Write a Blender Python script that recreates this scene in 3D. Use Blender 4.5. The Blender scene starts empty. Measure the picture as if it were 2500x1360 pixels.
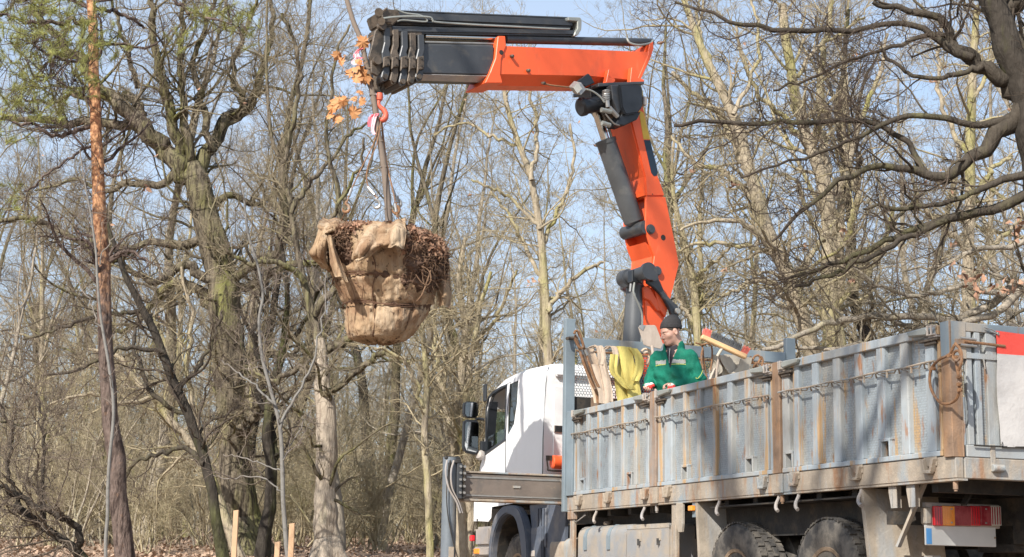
import bpy, bmesh, math, random
import numpy as np
from mathutils import Vector, Matrix
rng = np.random.default_rng(11); random.seed(11)
SC = bpy.context.scene; COL = SC.collection
# ---------------------------------------------------------------- camera
PITCH, ROLL, FPX = math.radians(10.7), math.radians(1.04), 3840.0
CAM = np.array([0.0, 0.0, 0.55])
_fw = np.array([0, math.cos(PITCH), math.sin(PITCH)]); _U0 = np.array([0, -math.sin(PITCH), math.cos(PITCH)])
_Rt = math.cos(ROLL)*np.array([1., 0, 0]) + math.sin(ROLL)*_U0
_Up = -math.sin(ROLL)*np.array([1., 0, 0]) + math.cos(ROLL)*_U0
cd = bpy.data.cameras.new('camera'); cam = bpy.data.objects.new('camera', cd); COL.objects.link(cam)
cd.sensor_width = 36.0; cd.lens = FPX/2500*36; cd.clip_start = 0.1; cd.clip_end = 2000
m = Matrix.Identity(4)
for i in range(3):
    m[i][0] = _Rt[i]; m[i][1] = _Up[i]; m[i][2] = -_fw[i]; m[i][3] = CAM[i]
cam.matrix_world = m; SC.camera = cam
# ---------------------------------------------------------------- sky, sun, exposure
SUNL = np.array([1.58, 2.62, -2.35]); SUNL /= np.linalg.norm(SUNL)          # direction the sunlight travels
W = bpy.data.worlds.new('World'); SC.world = W; W.use_nodes = True
nt = W.node_tree; bg = nt.nodes['Background']; sky = nt.nodes.new('ShaderNodeTexSky')
sky.sky_type = 'NISHITA'; sky.sun_disc = False; sky.sun_elevation = math.asin(-SUNL[2])
sky.sun_rotation = math.atan2(-SUNL[0], -SUNL[1]); sky.air_density = 1.0; sky.dust_density = 1.0; sky.ozone_density = 1.0
veil = nt.nodes.new('ShaderNodeMix'); veil.data_type = 'RGBA'; nt.links.new(sky.outputs[0], veil.inputs[6]); veil.inputs[7].default_value = (3.5, 4.15, 5.1, 1)   # thin high cloud veil
tcw = nt.nodes.new('ShaderNodeTexCoord'); mpw = nt.nodes.new('ShaderNodeMapping'); mpw.inputs['Scale'].default_value = (1, 1, 2.5); nzw = nt.nodes.new('ShaderNodeTexNoise'); nzw.inputs['Scale'].default_value = 3.5; nzw.inputs['Detail'].default_value = 4
rmw = nt.nodes.new('ShaderNodeMapRange'); rmw.inputs[1].default_value = .35; rmw.inputs[2].default_value = .7; rmw.inputs[3].default_value = .42; rmw.inputs[4].default_value = .72
nt.links.new(tcw.outputs['Generated'], mpw.inputs[0]); nt.links.new(mpw.outputs[0], nzw.inputs['Vector']); nt.links.new(nzw.outputs[0], rmw.inputs[0]); nt.links.new(rmw.outputs[0], veil.inputs[0])
nt.links.new(veil.outputs[2], bg.inputs[0]); bg.inputs[1].default_value = 0.115
sd = bpy.data.lights.new('sun', 'SUN'); sd.energy = 4.2; sd.angle = math.radians(0.53); sd.color = (1.0, 0.95, 0.87)
sun = bpy.data.objects.new('sun', sd); COL.objects.link(sun); sun.location = (-20, -30, 30)
sun.rotation_euler = Vector(SUNL).to_track_quat('-Z', 'Y').to_euler()
SC.view_settings.view_transform = 'Standard'; SC.view_settings.look = 'None'; SC.view_settings.gamma = 1
SC.view_settings.use_curve_mapping = False; SC.view_settings.exposure = 0.84
SC.render.engine = 'CYCLES'

# ---------------------------------------------------------------- frames of reference
A1 = math.radians(20.1)
D1 = np.array([-math.sin(A1), math.cos(A1), 0]); D2 = np.array([math.cos(A1), math.sin(A1), 0])
ORG = np.array([3.2203, 11.5035, 0.0])               # rear left corner of the bed, on the ground
CK = ORG + 7.95*D1 + 1.27*D2                         # foot of the crane column
CA = np.array([.85, .527, 0]); CA /= np.linalg.norm(CA); CN = np.array([-CA[1], CA[0], 0])
def at(x, y, Y):                                     # a sight line of the photograph met at depth Y
    d = (x-1250)/FPX*_Rt - (y-680)/FPX*_Up + _fw
    return CAM + d/d[1]*Y
def TL(P): P = np.asarray(P, float); return np.stack([P[..., 0], -P[..., 1], P[..., 2]], -1)   # (u, v, z) -> truck local
def CL(P):                                           # (s, w, z) of the crane plane -> truck local
    P = np.asarray(P, float); Wd = CK + P[..., 0:1]*CA - P[..., 1:2]*CN - ORG
    return np.stack([Wd@D1, -(Wd@D2), P[..., 2]], -1)
def W2T(P): Wd = np.asarray(P, float)-ORG; return np.stack([Wd@D1, -(Wd@D2), Wd[..., 2]], -1)
def T2W(P): P = np.asarray(P, float); return ORG + P[..., 0:1]*D1 + P[..., 1:2]*D2 + P[..., 2:3]*np.array([0, 0, 1.])  # (u,v,z) -> world
def C2W(P): P = np.asarray(P, float); return CK + P[..., 0:1]*CA - P[..., 1:2]*CN + P[..., 2:3]*np.array([0, 0, 1.])
def nrm(v): v = np.asarray(v, float); return v/np.maximum(np.linalg.norm(v, axis=-1, keepdims=True), 1e-9)

# ---------------------------------------------------------------- materials
def mat(name, base, rough=.6, metal=0., var=.12, vs=4., layers=(), bump=None, spec=.4, alpha=None, trans=0., attr=None):
    m = bpy.data.materials.new(name); m.use_nodes = True; t = m.node_tree; N = t.nodes; L = t.links
    b = N['Principled BSDF']; b.inputs['Roughness'].default_value = rough; b.inputs['Metallic'].default_value = metal
    b.inputs['Specular IOR Level'].default_value = spec; b.inputs['Transmission Weight'].default_value = trans
    g = N.new('ShaderNodeNewGeometry')
    def noise(scale, detail=5, vec=(1, 1, 1)):
        mp = N.new('ShaderNodeMapping'); mp.inputs['Scale'].default_value = vec; L.new(g.outputs['Position'], mp.inputs[0])
        n = N.new('ShaderNodeTexNoise'); n.inputs['Scale'].default_value = scale; n.inputs['Detail'].default_value = detail
        n.inputs['Roughness'].default_value = .62; L.new(mp.outputs[0], n.inputs['Vector']); return n.outputs[0]
    def mix(f, a, c):
        x = N.new('ShaderNodeMix'); x.data_type = 'RGBA'
        if isinstance(f, float): x.inputs[0].default_value = f
        else: L.new(f, x.inputs[0])
        for k, v in ((6, a), (7, c)):
            if isinstance(v, (tuple, list)): x.inputs[k].default_value = (*v, 1)
            else: L.new(v, x.inputs[k])
        return x.outputs[2]
    def rmp(s, lo, hi, a=0., c=1.):
        r = N.new('ShaderNodeMapRange'); r.inputs[1].default_value = lo; r.inputs[2].default_value = hi
        r.inputs[3].default_value = a; r.inputs[4].default_value = c; L.new(s, r.inputs[0]); return r.outputs[0]
    cur = mix(rmp(noise(vs), .3, .7), tuple(c*(1-var) for c in base), tuple(min(1, c*(1+var)) for c in base))
    for (col, sc, vec, lo, hi, st) in layers:
        cur = mix(rmp(noise(sc, 6, vec), lo, hi, 0, st), cur, col)
    if attr:                                         # (attribute, lo, hi, colour at hi)
        at_ = N.new('ShaderNodeAttribute'); at_.attribute_name = attr[0]
        cur = mix(rmp(at_.outputs['Fac'], attr[1], attr[2]), cur, attr[3])
    L.new(cur, b.inputs['Base Color'])
    if bump:
        sc, st, vec = bump[0], bump[1], (bump[2] if len(bump) > 2 else (1, 1, 1))
        bp = N.new('ShaderNodeBump'); bp.inputs['Strength'].default_value = st; bp.inputs['Distance'].default_value = bump[3] if len(bump) > 3 else .02
        L.new(noise(sc, 5, vec), bp.inputs['Height']); L.new(bp.outputs[0], b.inputs['Normal'])
    m['_'] = 1; return m
V1 = (1, 1, 1); VZ = (1, 1, .12); VZ2 = (1, 1, .25)
RUST = (.30, .13, .045); DUST = (.36, .27, .18); TAN = (.46, .37, .27)
M = {}
M['paint'] = mat('grey_blue_paint', (.32, .36, .385), .55, 0, .10, 5, [((.37, .32, .25), 2.6, VZ2, .46, .60, .45), ((.44, .26, .10), 9, (1, 1, .08), .54, .62, .8), ((.17, .15, .13), 4, (1, 1, .3), .56, .68, .45), (RUST, 8, VZ2, .60, .68, .85), ((.2, .22, .24), 30, V1, .60, .70, .4)], (60, .15))
M['tread'] = mat('worn_tread_plate', (.305, .345, .37), .5, .1, .14, 6, [((.44, .37, .25), 3.3, VZ2, .50, .62, .35), ((.46, .27, .10), 8, (1, 1, .14), .56, .63, .8), (RUST, 11, VZ2, .60, .68, .8), ((.16, .18, .2), 40, V1, .52, .66, .5)], (45, .25))
t = M['tread'].node_tree; N = t.nodes; L = t.links     # raised lozenges of the tread plate
tc = N.new('ShaderNodeTexCoord'); sx_ = N.new('ShaderNodeSeparateXYZ'); cb = N.new('ShaderNodeCombineXYZ'); L.new(tc.outputs['Object'], sx_.inputs[0]); L.new(sx_.outputs[0], cb.inputs[0]); L.new(sx_.outputs[2], cb.inputs[1])
br = N.new('ShaderNodeTexBrick'); br.inputs['Scale'].default_value = 22; br.inputs['Mortar Size'].default_value = .10; br.inputs['Brick Width'].default_value = .9; br.inputs['Row Height'].default_value = .45
L.new(cb.outputs[0], br.inputs['Vector']); bpn = [n for n in N if n.type == 'BUMP'][0]
b2 = N.new('ShaderNodeBump'); b2.inputs['Strength'].default_value = 1.0; b2.inputs['Distance'].default_value = .006
L.new(br.outputs['Fac'], b2.inputs['Height']); L.new(bpn.outputs[0], b2.inputs['Normal']); L.new(b2.outputs[0], N['Principled BSDF'].inputs['Normal'])
src_ = N['Principled BSDF'].inputs['Base Color'].links[0].from_socket; mw_ = N.new('ShaderNodeMix'); mw_.data_type = 'RGBA'; mf_ = N.new('ShaderNodeMath'); mf_.operation = 'MULTIPLY'; mf_.inputs[1].default_value = .28   # darker grey-brown mixed in between the lozenges
L.new(br.outputs['Fac'], mf_.inputs[0]); L.new(mf_.outputs[0], mw_.inputs[0]); L.new(src_, mw_.inputs[6]); mw_.inputs[7].default_value = (.20, .19, .17, 1); L.new(mw_.outputs[2], N['Principled BSDF'].inputs['Base Color'])
M['rustpost'] = mat('rusty_post', (.25, .165, .11), .75, .1, .3, 6, [((.30, .31, .31), 3, VZ, .48, .60, .7), ((.36, .20, .10), 9, VZ2, .48, .62, .6)], (40, .3))
M['frame'] = mat('dusty_frame', (.31, .26, .205), .8, 0, .2, 5, [((.24, .30, .34), 2.6, VZ2, .50, .62, .75), (RUST, 7, VZ2, .54, .66, .6), ((.44, .36, .27), 14, V1, .52, .66, .5)], (50, .3))
M['bluegrey'] = mat('blue_grey_post', (.20, .245, .275), .5, .1, .12, 3, [((.42, .34, .25), 2.4, VZ, .56, .68, .8), (RUST, 12, VZ2, .64, .74, .7)], (60, .12))
M['dustmetal'] = mat('dusty_underbody', (.34, .29, .23), .85, 0, .2, 5, [((.26, .31, .36), 3, VZ, .52, .7, .7), ((.16, .13, .1), 9, V1, .6, .75, .6)], (40, .3))
M['tank'] = mat('dusty_grey_tank', (.27, .275, .28), .6, .1, .12, 3, [((.37, .31, .24), 3.5, V1, .42, .6, .8)], (40, .15))
M['dark'] = mat('black_dirty_metal', (.03, .028, .026), .7, .1, .3, 8, [((.12, .09, .06), 6, V1, .5, .75, .7)], (40, .3))
M['rubber'] = mat('dusty_tyre_rubber', (.055, .052, .05), .85, 0, .2, 10, [((.27, .235, .19), 5, V1, .42, .72, .8)], (60, .25))
M['rim'] = mat('rusty_rim', (.30, .22, .15), .7, .2, .3, 10, [((.12, .08, .05), 9, V1, .5, .7, .7)], (50, .3))
M['white'] = mat('white_cab_paint', (.80, .80, .80), .28, 0, .03, 3, [((.62, .58, .52), 2.2, V1, .60, .78, .35)], None, .5)
M['plastic'] = mat('grey_blue_plastic', (.085, .10, .13), .5, 0, .15, 6, [((.30, .27, .24), 4, V1, .5, .75, .55)], (80, .1))
M['dirtplastic'] = mat('dirty_grey_plastic', (.32, .30, .29), .6, 0, .15, 6, [((.42, .35, .28), 4, V1, .4, .7, .8)], (60, .1))
M['blackpl'] = mat('black_plastic', (.022, .025, .03), .35, 0, .2, 8, [], (90, .05))
M['orange'] = mat('orange_crane_paint', (.80, .115, .034), .38, 0, .07, 2, [((.42, .10, .05), 4.5, (1, 1, .5), .56, .72, .45), ((.60, .07, .03), 3, VZ, .6, .75, .5), ((.25, .06, .03), 60, V1, .68, .74, .6), ((.75, .25, .12), 12, VZ2, .62, .78, .35)], (30, .04))
M['yellow'] = mat('yellow_decal', (.62, .40, .05), .45)
M['blackst'] = mat('dark_blue_decal', (.015, .03, .05), .4)
M['leggrey'] = mat('leg_grey_paint', (.15, .17, .19), .45, .2, .15, 4, [((.3, .28, .25), 6, VZ2, .52, .66, .6)], (60, .1))
M['cranegrey'] = mat('dark_grey_crane_steel', (.060, .064, .070), .42, .2, .15, 3, [((.16, .14, .11), 7, (.4, 1, 1), .55, .75, .5), ((.2, .2, .2), 50, (.1, 1, 1), .66, .72, .4)], (50, .06))
M['barrel'] = mat('grey_cylinder_barrel', (.10, .105, .11), .42, .2, .2, 2.5, [((.2, .19, .17), 4, V1, .55, .7, .5)], (60, .05))
M['greasy'] = mat('greasy_brown_steel', (.115, .09, .068), .55, .2, .35, 9, [((.03, .028, .025), 6, V1, .5, .62, .85), ((.26, .21, .16), 13, V1, .6, .75, .5)], (50, .3))
M['chrome'] = mat('chrome_rod', (.62, .60, .56), .18, 1., .08, 6)
M['pipe'] = mat('grey_green_pipe', (.33, .34, .31), .45, .3, .1, 8, [((.2, .15, .1), 8, V1, .6, .75, .5)])
M['hookred'] = mat('red_hook_paint', (.62, .12, .07), .45, 0, .15, 14, [((.25, .1, .05), 20, V1, .6, .75, .6)], (60, .1))
M['rustwire'] = mat('rusty_steel_rope', (.27, .145, .075), .75, .2, .3, 20, [((.4, .36, .32), 15, V1, .55, .7, .6)], (200, .4))
M['galv'] = mat('galvanised_steel', (.36, .35, .33), .4, .6, .15, 12)
M['burlap'] = mat('burlap', (.36, .25, .155), .95, 0, .18, 7, [((.25, .15, .09), 2.6, V1, .46, .60, .75), ((.48, .38, .27), 6, VZ, .50, .60, .6), ((.20, .12, .075), 22, VZ, .55, .63, .5), ((.08, .05, .035), 15, V1, .59, .66, .8)], (34, .8, (1, 1, .14), .03), .1)
M['soil'] = mat('dark_soil', (.10, .062, .045), .95, 0, .4, 14, [((.26, .165, .11), 9, V1, .5, .66, .7)], (40, .9), .1)
M['root'] = mat('brown_root', (.20, .125, .08), .9, 0, .3, 9, [], (60, .3), .1)
M['twine'] = mat('dark_twine', (.12, .065, .04), .9)
M['dryleaf'] = mat('dry_brown_leaf', (.33, .19, .125), .8, 0, .35, 8, [((.42, .29, .20), 5, V1, .5, .66, .8), ((.12, .07, .05), 12, V1, .52, .62, .7)], None, .2)
M['leaf'] = mat('orange_maple_leaf', (.54, .27, .12), .6, 0, .2, 9, [((.38, .15, .05), 9, V1, .46, .6, .8)], None, .25)
M['tape'] = mat('pink_tape', (.85, .16, .2), .5)
M['tapew'] = mat('white_pink_tape', (.85, .55, .58), .5)
M['jacket'] = mat('green_work_jacket', (.009, .150, .096), .8, 0, .15, 8, [((.03, .13, .09), 5, V1, .55, .72, .5)], (22, .5, V1, .03), .2)
M['reflect'] = mat('grey_reflective_band', (.36, .36, .33), .6, 0, .15, 12)
M['piping'] = mat('yellow_piping', (.40, .45, .12), .6)
M['fleece'] = mat('dark_fleece', (.045, .04, .045), .95, 0, .2, 30)
M['beanie'] = mat('charcoal_knit', (.035, .033, .034), .95, 0, .15, 60, [], (150, .6, (1, 1, .2)))
M['skin'] = mat('skin', (.52, .31, .235), .55, 0, .08, 14, [((.42, .22, .17), 11, V1, .48, .66, .6)], (120, .05))
M['hair'] = mat('short_dark_hair', (.06, .045, .035), .8)
M['eye'] = mat('eye_dark', (.03, .025, .02), .3)
M['lip'] = mat('lip', (.42, .19, .155), .5)
M['trouser'] = mat('dark_green_trousers', (.02, .12, .09), .85)
M['boot'] = mat('brown_boot', (.06, .04, .03), .7)
M['redglove'] = mat('red_glove', (.72, .05, .04), .6, 0, .1, 20)
M['whiteglove'] = mat('off_white_glove', (.70, .66, .58), .8, 0, .1, 20)
M['strapbeige'] = mat('beige_webbing', (.62, .49, .37), .9, 0, .1, 9, [((.42, .30, .21), 6, VZ2, .5, .72, .6), ((.2, .14, .1), 30, VZ, .62, .72, .4)], (120, .3, (1, 1, .2)), .15)
M['strapgrey'] = mat('grey_beige_webbing', (.50, .45, .37), .9, 0, .1, 9, [((.36, .30, .24), 6, VZ2, .5, .72, .6)], (120, .3, (1, 1, .2)), .15)
M['strapyel'] = mat('yellow_webbing', (.66, .55, .17), .9, 0, .12, 9, [((.50, .40, .12), 26, (1, 1, .08), .5, .6, .7)], (120, .4, (1, 1, .2)), .15)
M['oldwood'] = mat('weathered_wood', (.42, .35, .29), .85, 0, .12, 5, [((.28, .22, .18), 8, (1, 1, .2), .5, .7, .6)], (60, .2))
M['newwood'] = mat('pine_board', (.68, .43, .22), .6, 0, .08, 6, [((.55, .32, .15), 7, (.2, 1, 1), .5, .7, .5)], (50, .1))
M['bristle'] = mat('dark_bristles', (.12, .12, .12), .8)
M['redbristle'] = mat('red_bristles', (.74, .19, .14), .6)
M['tarp'] = mat('mottled_white_tarp', (.50, .48, .46), .55, 0, .05, 3, [((.33, .31, .29), 2.2, V1, .48, .66, .7), ((.25, .23, .21), 25, V1, .64, .74, .4)], (7, .35, V1, .03))  # broad grey mottling over the white, with finer dark specks
M['tarpred'] = mat('red_tarp', (.78, .085, .06), .5, 0, .06, 4, [((.6, .1, .08), 4, V1, .55, .75, .5)], (7, .35, V1, .03))
M['lensred'] = mat('red_lens', (.62, .02, .03), .12, 0, .1, 9, spec=.6)
M['lensdark'] = mat('dull_red_lens', (.26, .02, .03), .15, 0, .15, 9, [((.45, .12, .12), 5, V1, .5, .62, .5)], spec=.6)
M['lensamber'] = mat('amber_lens', (.85, .30, .03), .12, 0, .1, 9, spec=.6)
M['lenswhite'] = mat('clear_lens', (.50, .48, .42), .15, 0, .1, 9, spec=.6)
M['plate'] = mat('white_number_plate', (.56, .56, .54), .4, 0, .05, 9, [((.55, .5, .42), 6, V1, .55, .75, .4)])
M['bluepl'] = mat('blue_plate_band', (.10, .32, .66), .4)
M['glassdark'] = mat('tinted_glass', (.02, .025, .025), .04, 0, .1, 3, spec=.8)
M['mirror'] = mat('mirror_glass', (.55, .57, .58), .06, 1.)
gm = bpy.data.materials.new('window_glass'); gm.use_nodes = True; _n = gm.node_tree.nodes; _l = gm.node_tree.links
_t = _n.new('ShaderNodeBsdfTransparent'); _t.inputs[0].default_value = (.62, .74, .70, 1); _g = _n.new('ShaderNodeBsdfGlossy'); _g.inputs['Roughness'].default_value = .03
_mx = _n.new('ShaderNodeMixShader'); _fr = _n.new('ShaderNodeFresnel'); _fr.inputs[0].default_value = 1.7
_l.new(_fr.outputs[0], _mx.inputs[0]); _l.new(_t.outputs[0], _mx.inputs[1]); _l.new(_g.outputs[0], _mx.inputs[2]); _l.new(_mx.outputs[0], _n['Material Output'].inputs[0])
M['glass'] = gm
BK = (26, .9, (1, 1, .16), .05)
ALG = lambda c, lo, st: (c, 1.6, VZ2, lo, lo+.18, st)
M['bark_oak'] = mat('oak_bark', (.17, .142, .105), .95, 0, .25, 9, [ALG((.19, .19, .06), .46, .8), ((.045, .036, .028), 15, VZ, .48, .58, .85)], BK, .1, attr=('rad', .03, .004, (.26, .215, .145)))
M['bark_tan'] = mat('tan_bark', (.38, .32, .235), .95, 0, .2, 8, [ALG((.31, .29, .10), .47, .85), ((.12, .095, .07), 28, VZ, .56, .68, .6)], BK, .1, attr=('rad', .035, .004, (.36, .30, .195)))
M['bark_grey'] = mat('grey_bark', (.35, .305, .245), .95, 0, .2, 8, [ALG((.24, .23, .10), .55, .7), ((.12, .10, .08), 28, VZ, .56, .68, .6)], BK, .1, attr=('rad', .03, .004, (.31, .26, .18)))
M['bark_dark'] = mat('dark_bark', (.055, .047, .039), .95, 0, .3, 8, [ALG((.13, .14, .045), .52, .7)], BK, .1, attr=('rad', .03, .004, (.20, .16, .125)))
M['bark_pale'] = mat('pale_bark', (.42, .355, .28), .9, 0, .15, 8, [((.24, .19, .15), 20, VZ, .52, .64, .85), ALG((.25, .27, .09), .60, .7)], BK, .1, attr=('rad', .03, .004, (.38, .31, .24)))
M['bark_mid'] = mat('brown_grey_bark', (.075, .063, .050), .95, 0, .25, 8, [ALG((.19, .18, .08), .52, .6), ((.06, .05, .04), 24, VZ, .54, .66, .6)], BK, .1, attr=('rad', .03, .004, (.12, .092, .072)))
M['bark_sap'] = mat('smooth_grey_bark', (.20, .19, .175), .8, 0, .1, 12, [((.12, .11, .095), 20, V1, .52, .64, .6)], (60, .2), .15, attr=('rad', .012, .003, (.20, .16, .13)))
M['pinelow'] = mat('dark_pine_bark', (.15, .112, .095), .95, 0, .3, 9, [((.045, .032, .028), 17, (1, 1, .22), .48, .6, .9)], (22, 1., (1, 1, .25), .06), .1)
M['pinetop'] = mat('orange_pine_bark', (.52, .245, .105), .85, 0, .2, 9, [((.28, .13, .07), 14, (1, 1, .35), .5, .62, .8), ((.62, .40, .24), 20, V1, .58, .7, .7)], (25, .8, V1, .03), .15)
M['needle'] = mat('pine_needles', (.27, .275, .085), .6, 0, .3, 3, [((.24, .26, .06), 5, V1, .5, .7, .8)], None, .2)
M['moss'] = mat('green_moss', (.13, .17, .02), .95, 0, .3, 30, [], (80, .8))
M['deadtw'] = mat('undergrowth_twigs', (.40, .34, .225), .95, 0, .3, 3, [((.25, .24, .10), 1.4, V1, .52, .7, .7)], None, .1)
M['litter'] = mat('leaf_litter_ground', (.33, .235, .17), .95, 0, .3, 1.2, [((.22, .15, .10), 4, V1, .5, .68, .8), ((.50, .36, .25), 13, V1, .52, .68, .75), ((.16, .15, .05), .5, V1, .6, .72, .5)], (14, 1., V1, .08), .1)
M['litleaf'] = mat('fallen_leaf', (.40, .285, .205), .85, 0, .35, 2.5, [((.26, .165, .115), 7, V1, .5, .66, .8)], None, .15)
M['stake'] = mat('fresh_timber', (.50, .33, .20), .75, 0, .08, 6, [((.50, .30, .17), 9, (1, 1, .1), .5, .7, .6)], (50, .15))
# ---------------------------------------------------------------- mesh helpers
def mesh_np(name, V, F4=None, F3=None, attr=None, smooth=False):
    me = bpy.data.meshes.new(name); V = np.ascontiguousarray(V, np.float32); me.vertices.add(len(V)); me.vertices.foreach_set('co', V.ravel())
    f4 = np.zeros((0, 4), np.int32) if F4 is None else np.asarray(F4, np.int32); f3 = np.zeros((0, 3), np.int32) if F3 is None else np.asarray(F3, np.int32)
    lp = np.concatenate([f4.ravel(), f3.ravel()]); me.loops.add(len(lp)); me.loops.foreach_set('vertex_index', lp)
    n4, n3 = len(f4), len(f3); me.polygons.add(n4+n3)
    me.polygons.foreach_set('loop_start', np.concatenate([np.arange(n4)*4, n4*4+np.arange(n3)*3]).astype(np.int32))
    if smooth: me.polygons.foreach_set('use_smooth', np.ones(n4+n3, bool))
    me.update(calc_edges=True)
    if attr:
        for k, a in attr.items():
            A = me.attributes.new(k, 'FLOAT', 'POINT'); A.data.foreach_set('value', np.asarray(a, np.float32))
    return me
def tag(o, label=None, cat=None, group=None, kind=None):
    if label: o['label'] = label
    if cat: o['category'] = cat
    if group: o['group'] = group
    if kind: o['kind'] = kind
    return o
def link(name, me, mt=None, parent=None):
    o = bpy.data.objects.new(name, me); COL.objects.link(o)
    if mt and not me.materials: me.materials.append(M[mt] if isinstance(mt, str) else mt)
    if parent: o.parent = parent
    return o
def empty(name, loc, label=None, cat=None, group=None, rz=0):
    o = bpy.data.objects.new(name, None); COL.objects.link(o); o.location = tuple(loc); o.rotation_euler = (0, 0, rz)
    o.empty_display_size = .2; return tag(o, label, cat, group)
class MB:
    def __init__(s, xf=None): s.v = []; s.f = []; s.n = 0; s.xf = xf
    def add(s, V, F):
        V = np.asarray(V, float).reshape(-1, 3); s.v.append(V); s.f += [tuple(int(i)+s.n for i in f) for f in F]; s.n += len(V); return s
    def box(s, x0, x1, y0, y1, z0, z1):
        V = [(x, y, z) for x in (x0, x1) for y in (y0, y1) for z in (z0, z1)]
        return s.add(V, [(0, 1, 3, 2), (4, 6, 7, 5), (0, 4, 5, 1), (2, 3, 7, 6), (0, 2, 6, 4), (1, 5, 7, 3)])
    def obox(s, c, ax, ay, az):                      # centre and three half-axes
        c, ax, ay, az = map(np.asarray, (c, ax, ay, az))
        V = [c+i*ax+j*ay+k*az for i in (-1, 1) for j in (-1, 1) for k in (-1, 1)]
        return s.add(V, [(0, 1, 3, 2), (4, 6, 7, 5), (0, 4, 5, 1), (2, 3, 7, 6), (0, 2, 6, 4), (1, 5, 7, 3)])
    def bar(s, p, q, w, h, up=(0, 0, 1)):            # rectangular bar from p to q
        p, q = np.asarray(p, float), np.asarray(q, float); d = nrm(q-p); a = nrm(np.cross(d, up)); b = np.cross(a, d)
        return s.obox((p+q)/2, (q-p)/2, a*w/2, b*h/2)
    def prism(s, pts, ax, lo, hi):                   # polygon in the other two axes, extruded along axis ax
        n = len(pts); V = []
        for e in (lo, hi):
            for (a, b) in pts:
                V.append([(e, a, b), (a, e, b), (a, b, e)][ax])
        return s.add(V, [tuple(range(n)), tuple(range(2*n-1, n-1, -1))]+[(i, (i+1) % n, n+(i+1) % n, n+i) for i in range(n)])
    def loft(s, rings, cap=True):
        n = len(rings[0]); V = np.concatenate([np.asarray(r, float) for r in rings]); F = []
        for k in range(len(rings)-1):
            for i in range(n): F.append((k*n+i, k*n+(i+1) % n, (k+1)*n+(i+1) % n, (k+1)*n+i))
        if cap: F += [tuple(range(n-1, -1, -1)), tuple((len(rings)-1)*n+i for i in range(n))]
        return s.add(V, F)
    def tube(s, pts, r, n=8, cap=True, sx=1.):
        P = np.asarray(pts, float); r = np.broadcast_to(np.asarray(r, float), (len(P),)); T = nrm(np.gradient(P, axis=0))
        a = np.array([0, 0, 1.]) if abs(T[0][2]) < .9 else np.array([1., 0, 0]); rings = []
        u = nrm(np.cross(T[0], a))
        for i in range(len(P)):
            u = nrm(u-T[i]*(u@T[i])); w = np.cross(T[i], u); th = np.arange(n)*2*math.pi/n
            rings.append(P[i]+r[i]*(np.cos(th)[:, None]*u*sx+np.sin(th)[:, None]*w))
        return s.loft(rings, cap)
    def lathe(s, prof, c, axis, n=32, ph=0.):        # prof [(radius, offset along axis)]
        c = np.asarray(c, float); axis = nrm(axis); a = nrm(np.cross(axis, (0, 0, 1.) if abs(axis[2]) < .9 else (1., 0, 0))); b = np.cross(axis, a)
        th = np.arange(n)*2*math.pi/n+ph
        return s.loft([c+axis*o+r*(np.cos(th)[:, None]*a+np.sin(th)[:, None]*b) for (r, o) in prof])
    def ribbon(s, pts, wv, thick=.004, rip=0., ns=5, seed=0):     # flat webbing through pts, wv = width vector(s)
        P = np.asarray(pts, float); wv = np.broadcast_to(np.asarray(wv, float), P.shape); T = nrm(np.gradient(P, axis=0)); Nn = nrm(np.cross(T, wv))
        rr = np.random.default_rng(seed); t = np.linspace(-.5, .5, ns); ph = rr.uniform(0, 6, 3)
        rp = rip*(np.sin(t[None, :]*9+ph[0]+np.arange(len(P))[:, None]*.13)+.5*np.sin(t[None, :]*17+ph[1]))
        top = P[:, None, :]+t[None, :, None]*wv[:, None, :]+rp[..., None]*Nn[:, None, :]
        bot = top-thick*Nn[:, None, :]
        n, k = len(P), ns; V = np.concatenate([top.reshape(-1, 3), bot.reshape(-1, 3)]); F = []
        for i in range(n-1):
            for j in range(k-1):
                a = i*k+j; F.append((a, a+1, a+k+1, a+k)); o = n*k; F.append((o+a, o+a+k, o+a+k+1, o+a+1))
            for j in (0, k-1):
                a = i*k+j; o = n*k; F.append((a, a+k, o+a+k, o+a) if j == 0 else (a, o+a, o+a+k, a+k))
        for i in (0, n-1):
            for j in range(k-1):
                a = i*k+j; o = n*k; F.append((a, o+a, o+a+1, a+1))
        return s.add(V, F)
    def mesh(s, name, smooth=False, bevel=0.):
        V = np.concatenate(s.v); V = s.xf(V) if s.xf else V
        me = bpy.data.meshes.new(name); me.from_pydata(V.tolist(), [], s.f)
        bm = bmesh.new(); bm.from_mesh(me); bmesh.ops.recalc_face_normals(bm, faces=bm.faces)
        if bevel:
            ed = [e for e in bm.edges if len(e.link_faces) == 2 and e.calc_face_angle(0) > .5]
            bmesh.ops.bevel(bm, geom=ed, offset=bevel, segments=2 if bevel > .012 else 1, affect='EDGES', clamp_overlap=True)
        bm.to_mesh(me); bm.free()
        if smooth: me.polygons.foreach_set('use_smooth', [True]*len(me.polygons)); me.set_sharp_from_angle(angle=smooth if smooth is not True else math.radians(40))
        return me
    def build(s, name, mt, parent=None, smooth=False, bevel=0., label=None):
        o = link(name, s.mesh(name, smooth, bevel), mt, parent)
        if label: o['label'] = label
        return o
def crv(pts, n=8, closed=False):                     # Catmull-Rom
    P = np.asarray(pts, float); out = []
    Q = np.concatenate([[P[-1]], P, P[:2]]) if closed else np.concatenate([[2*P[0]-P[1]], P, [2*P[-1]-P[-2]]])
    for i in range(len(Q)-3):
        for k in range(n):
            t = k/n; a, b, c, d = Q[i:i+4]
            out.append(.5*((2*b)+(-a+c)*t+(2*a-5*b+4*c-d)*t*t+(-a+3*b-3*c+d)*t**3))
    if not closed: out.append(P[-1])
    return np.array(out)
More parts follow.
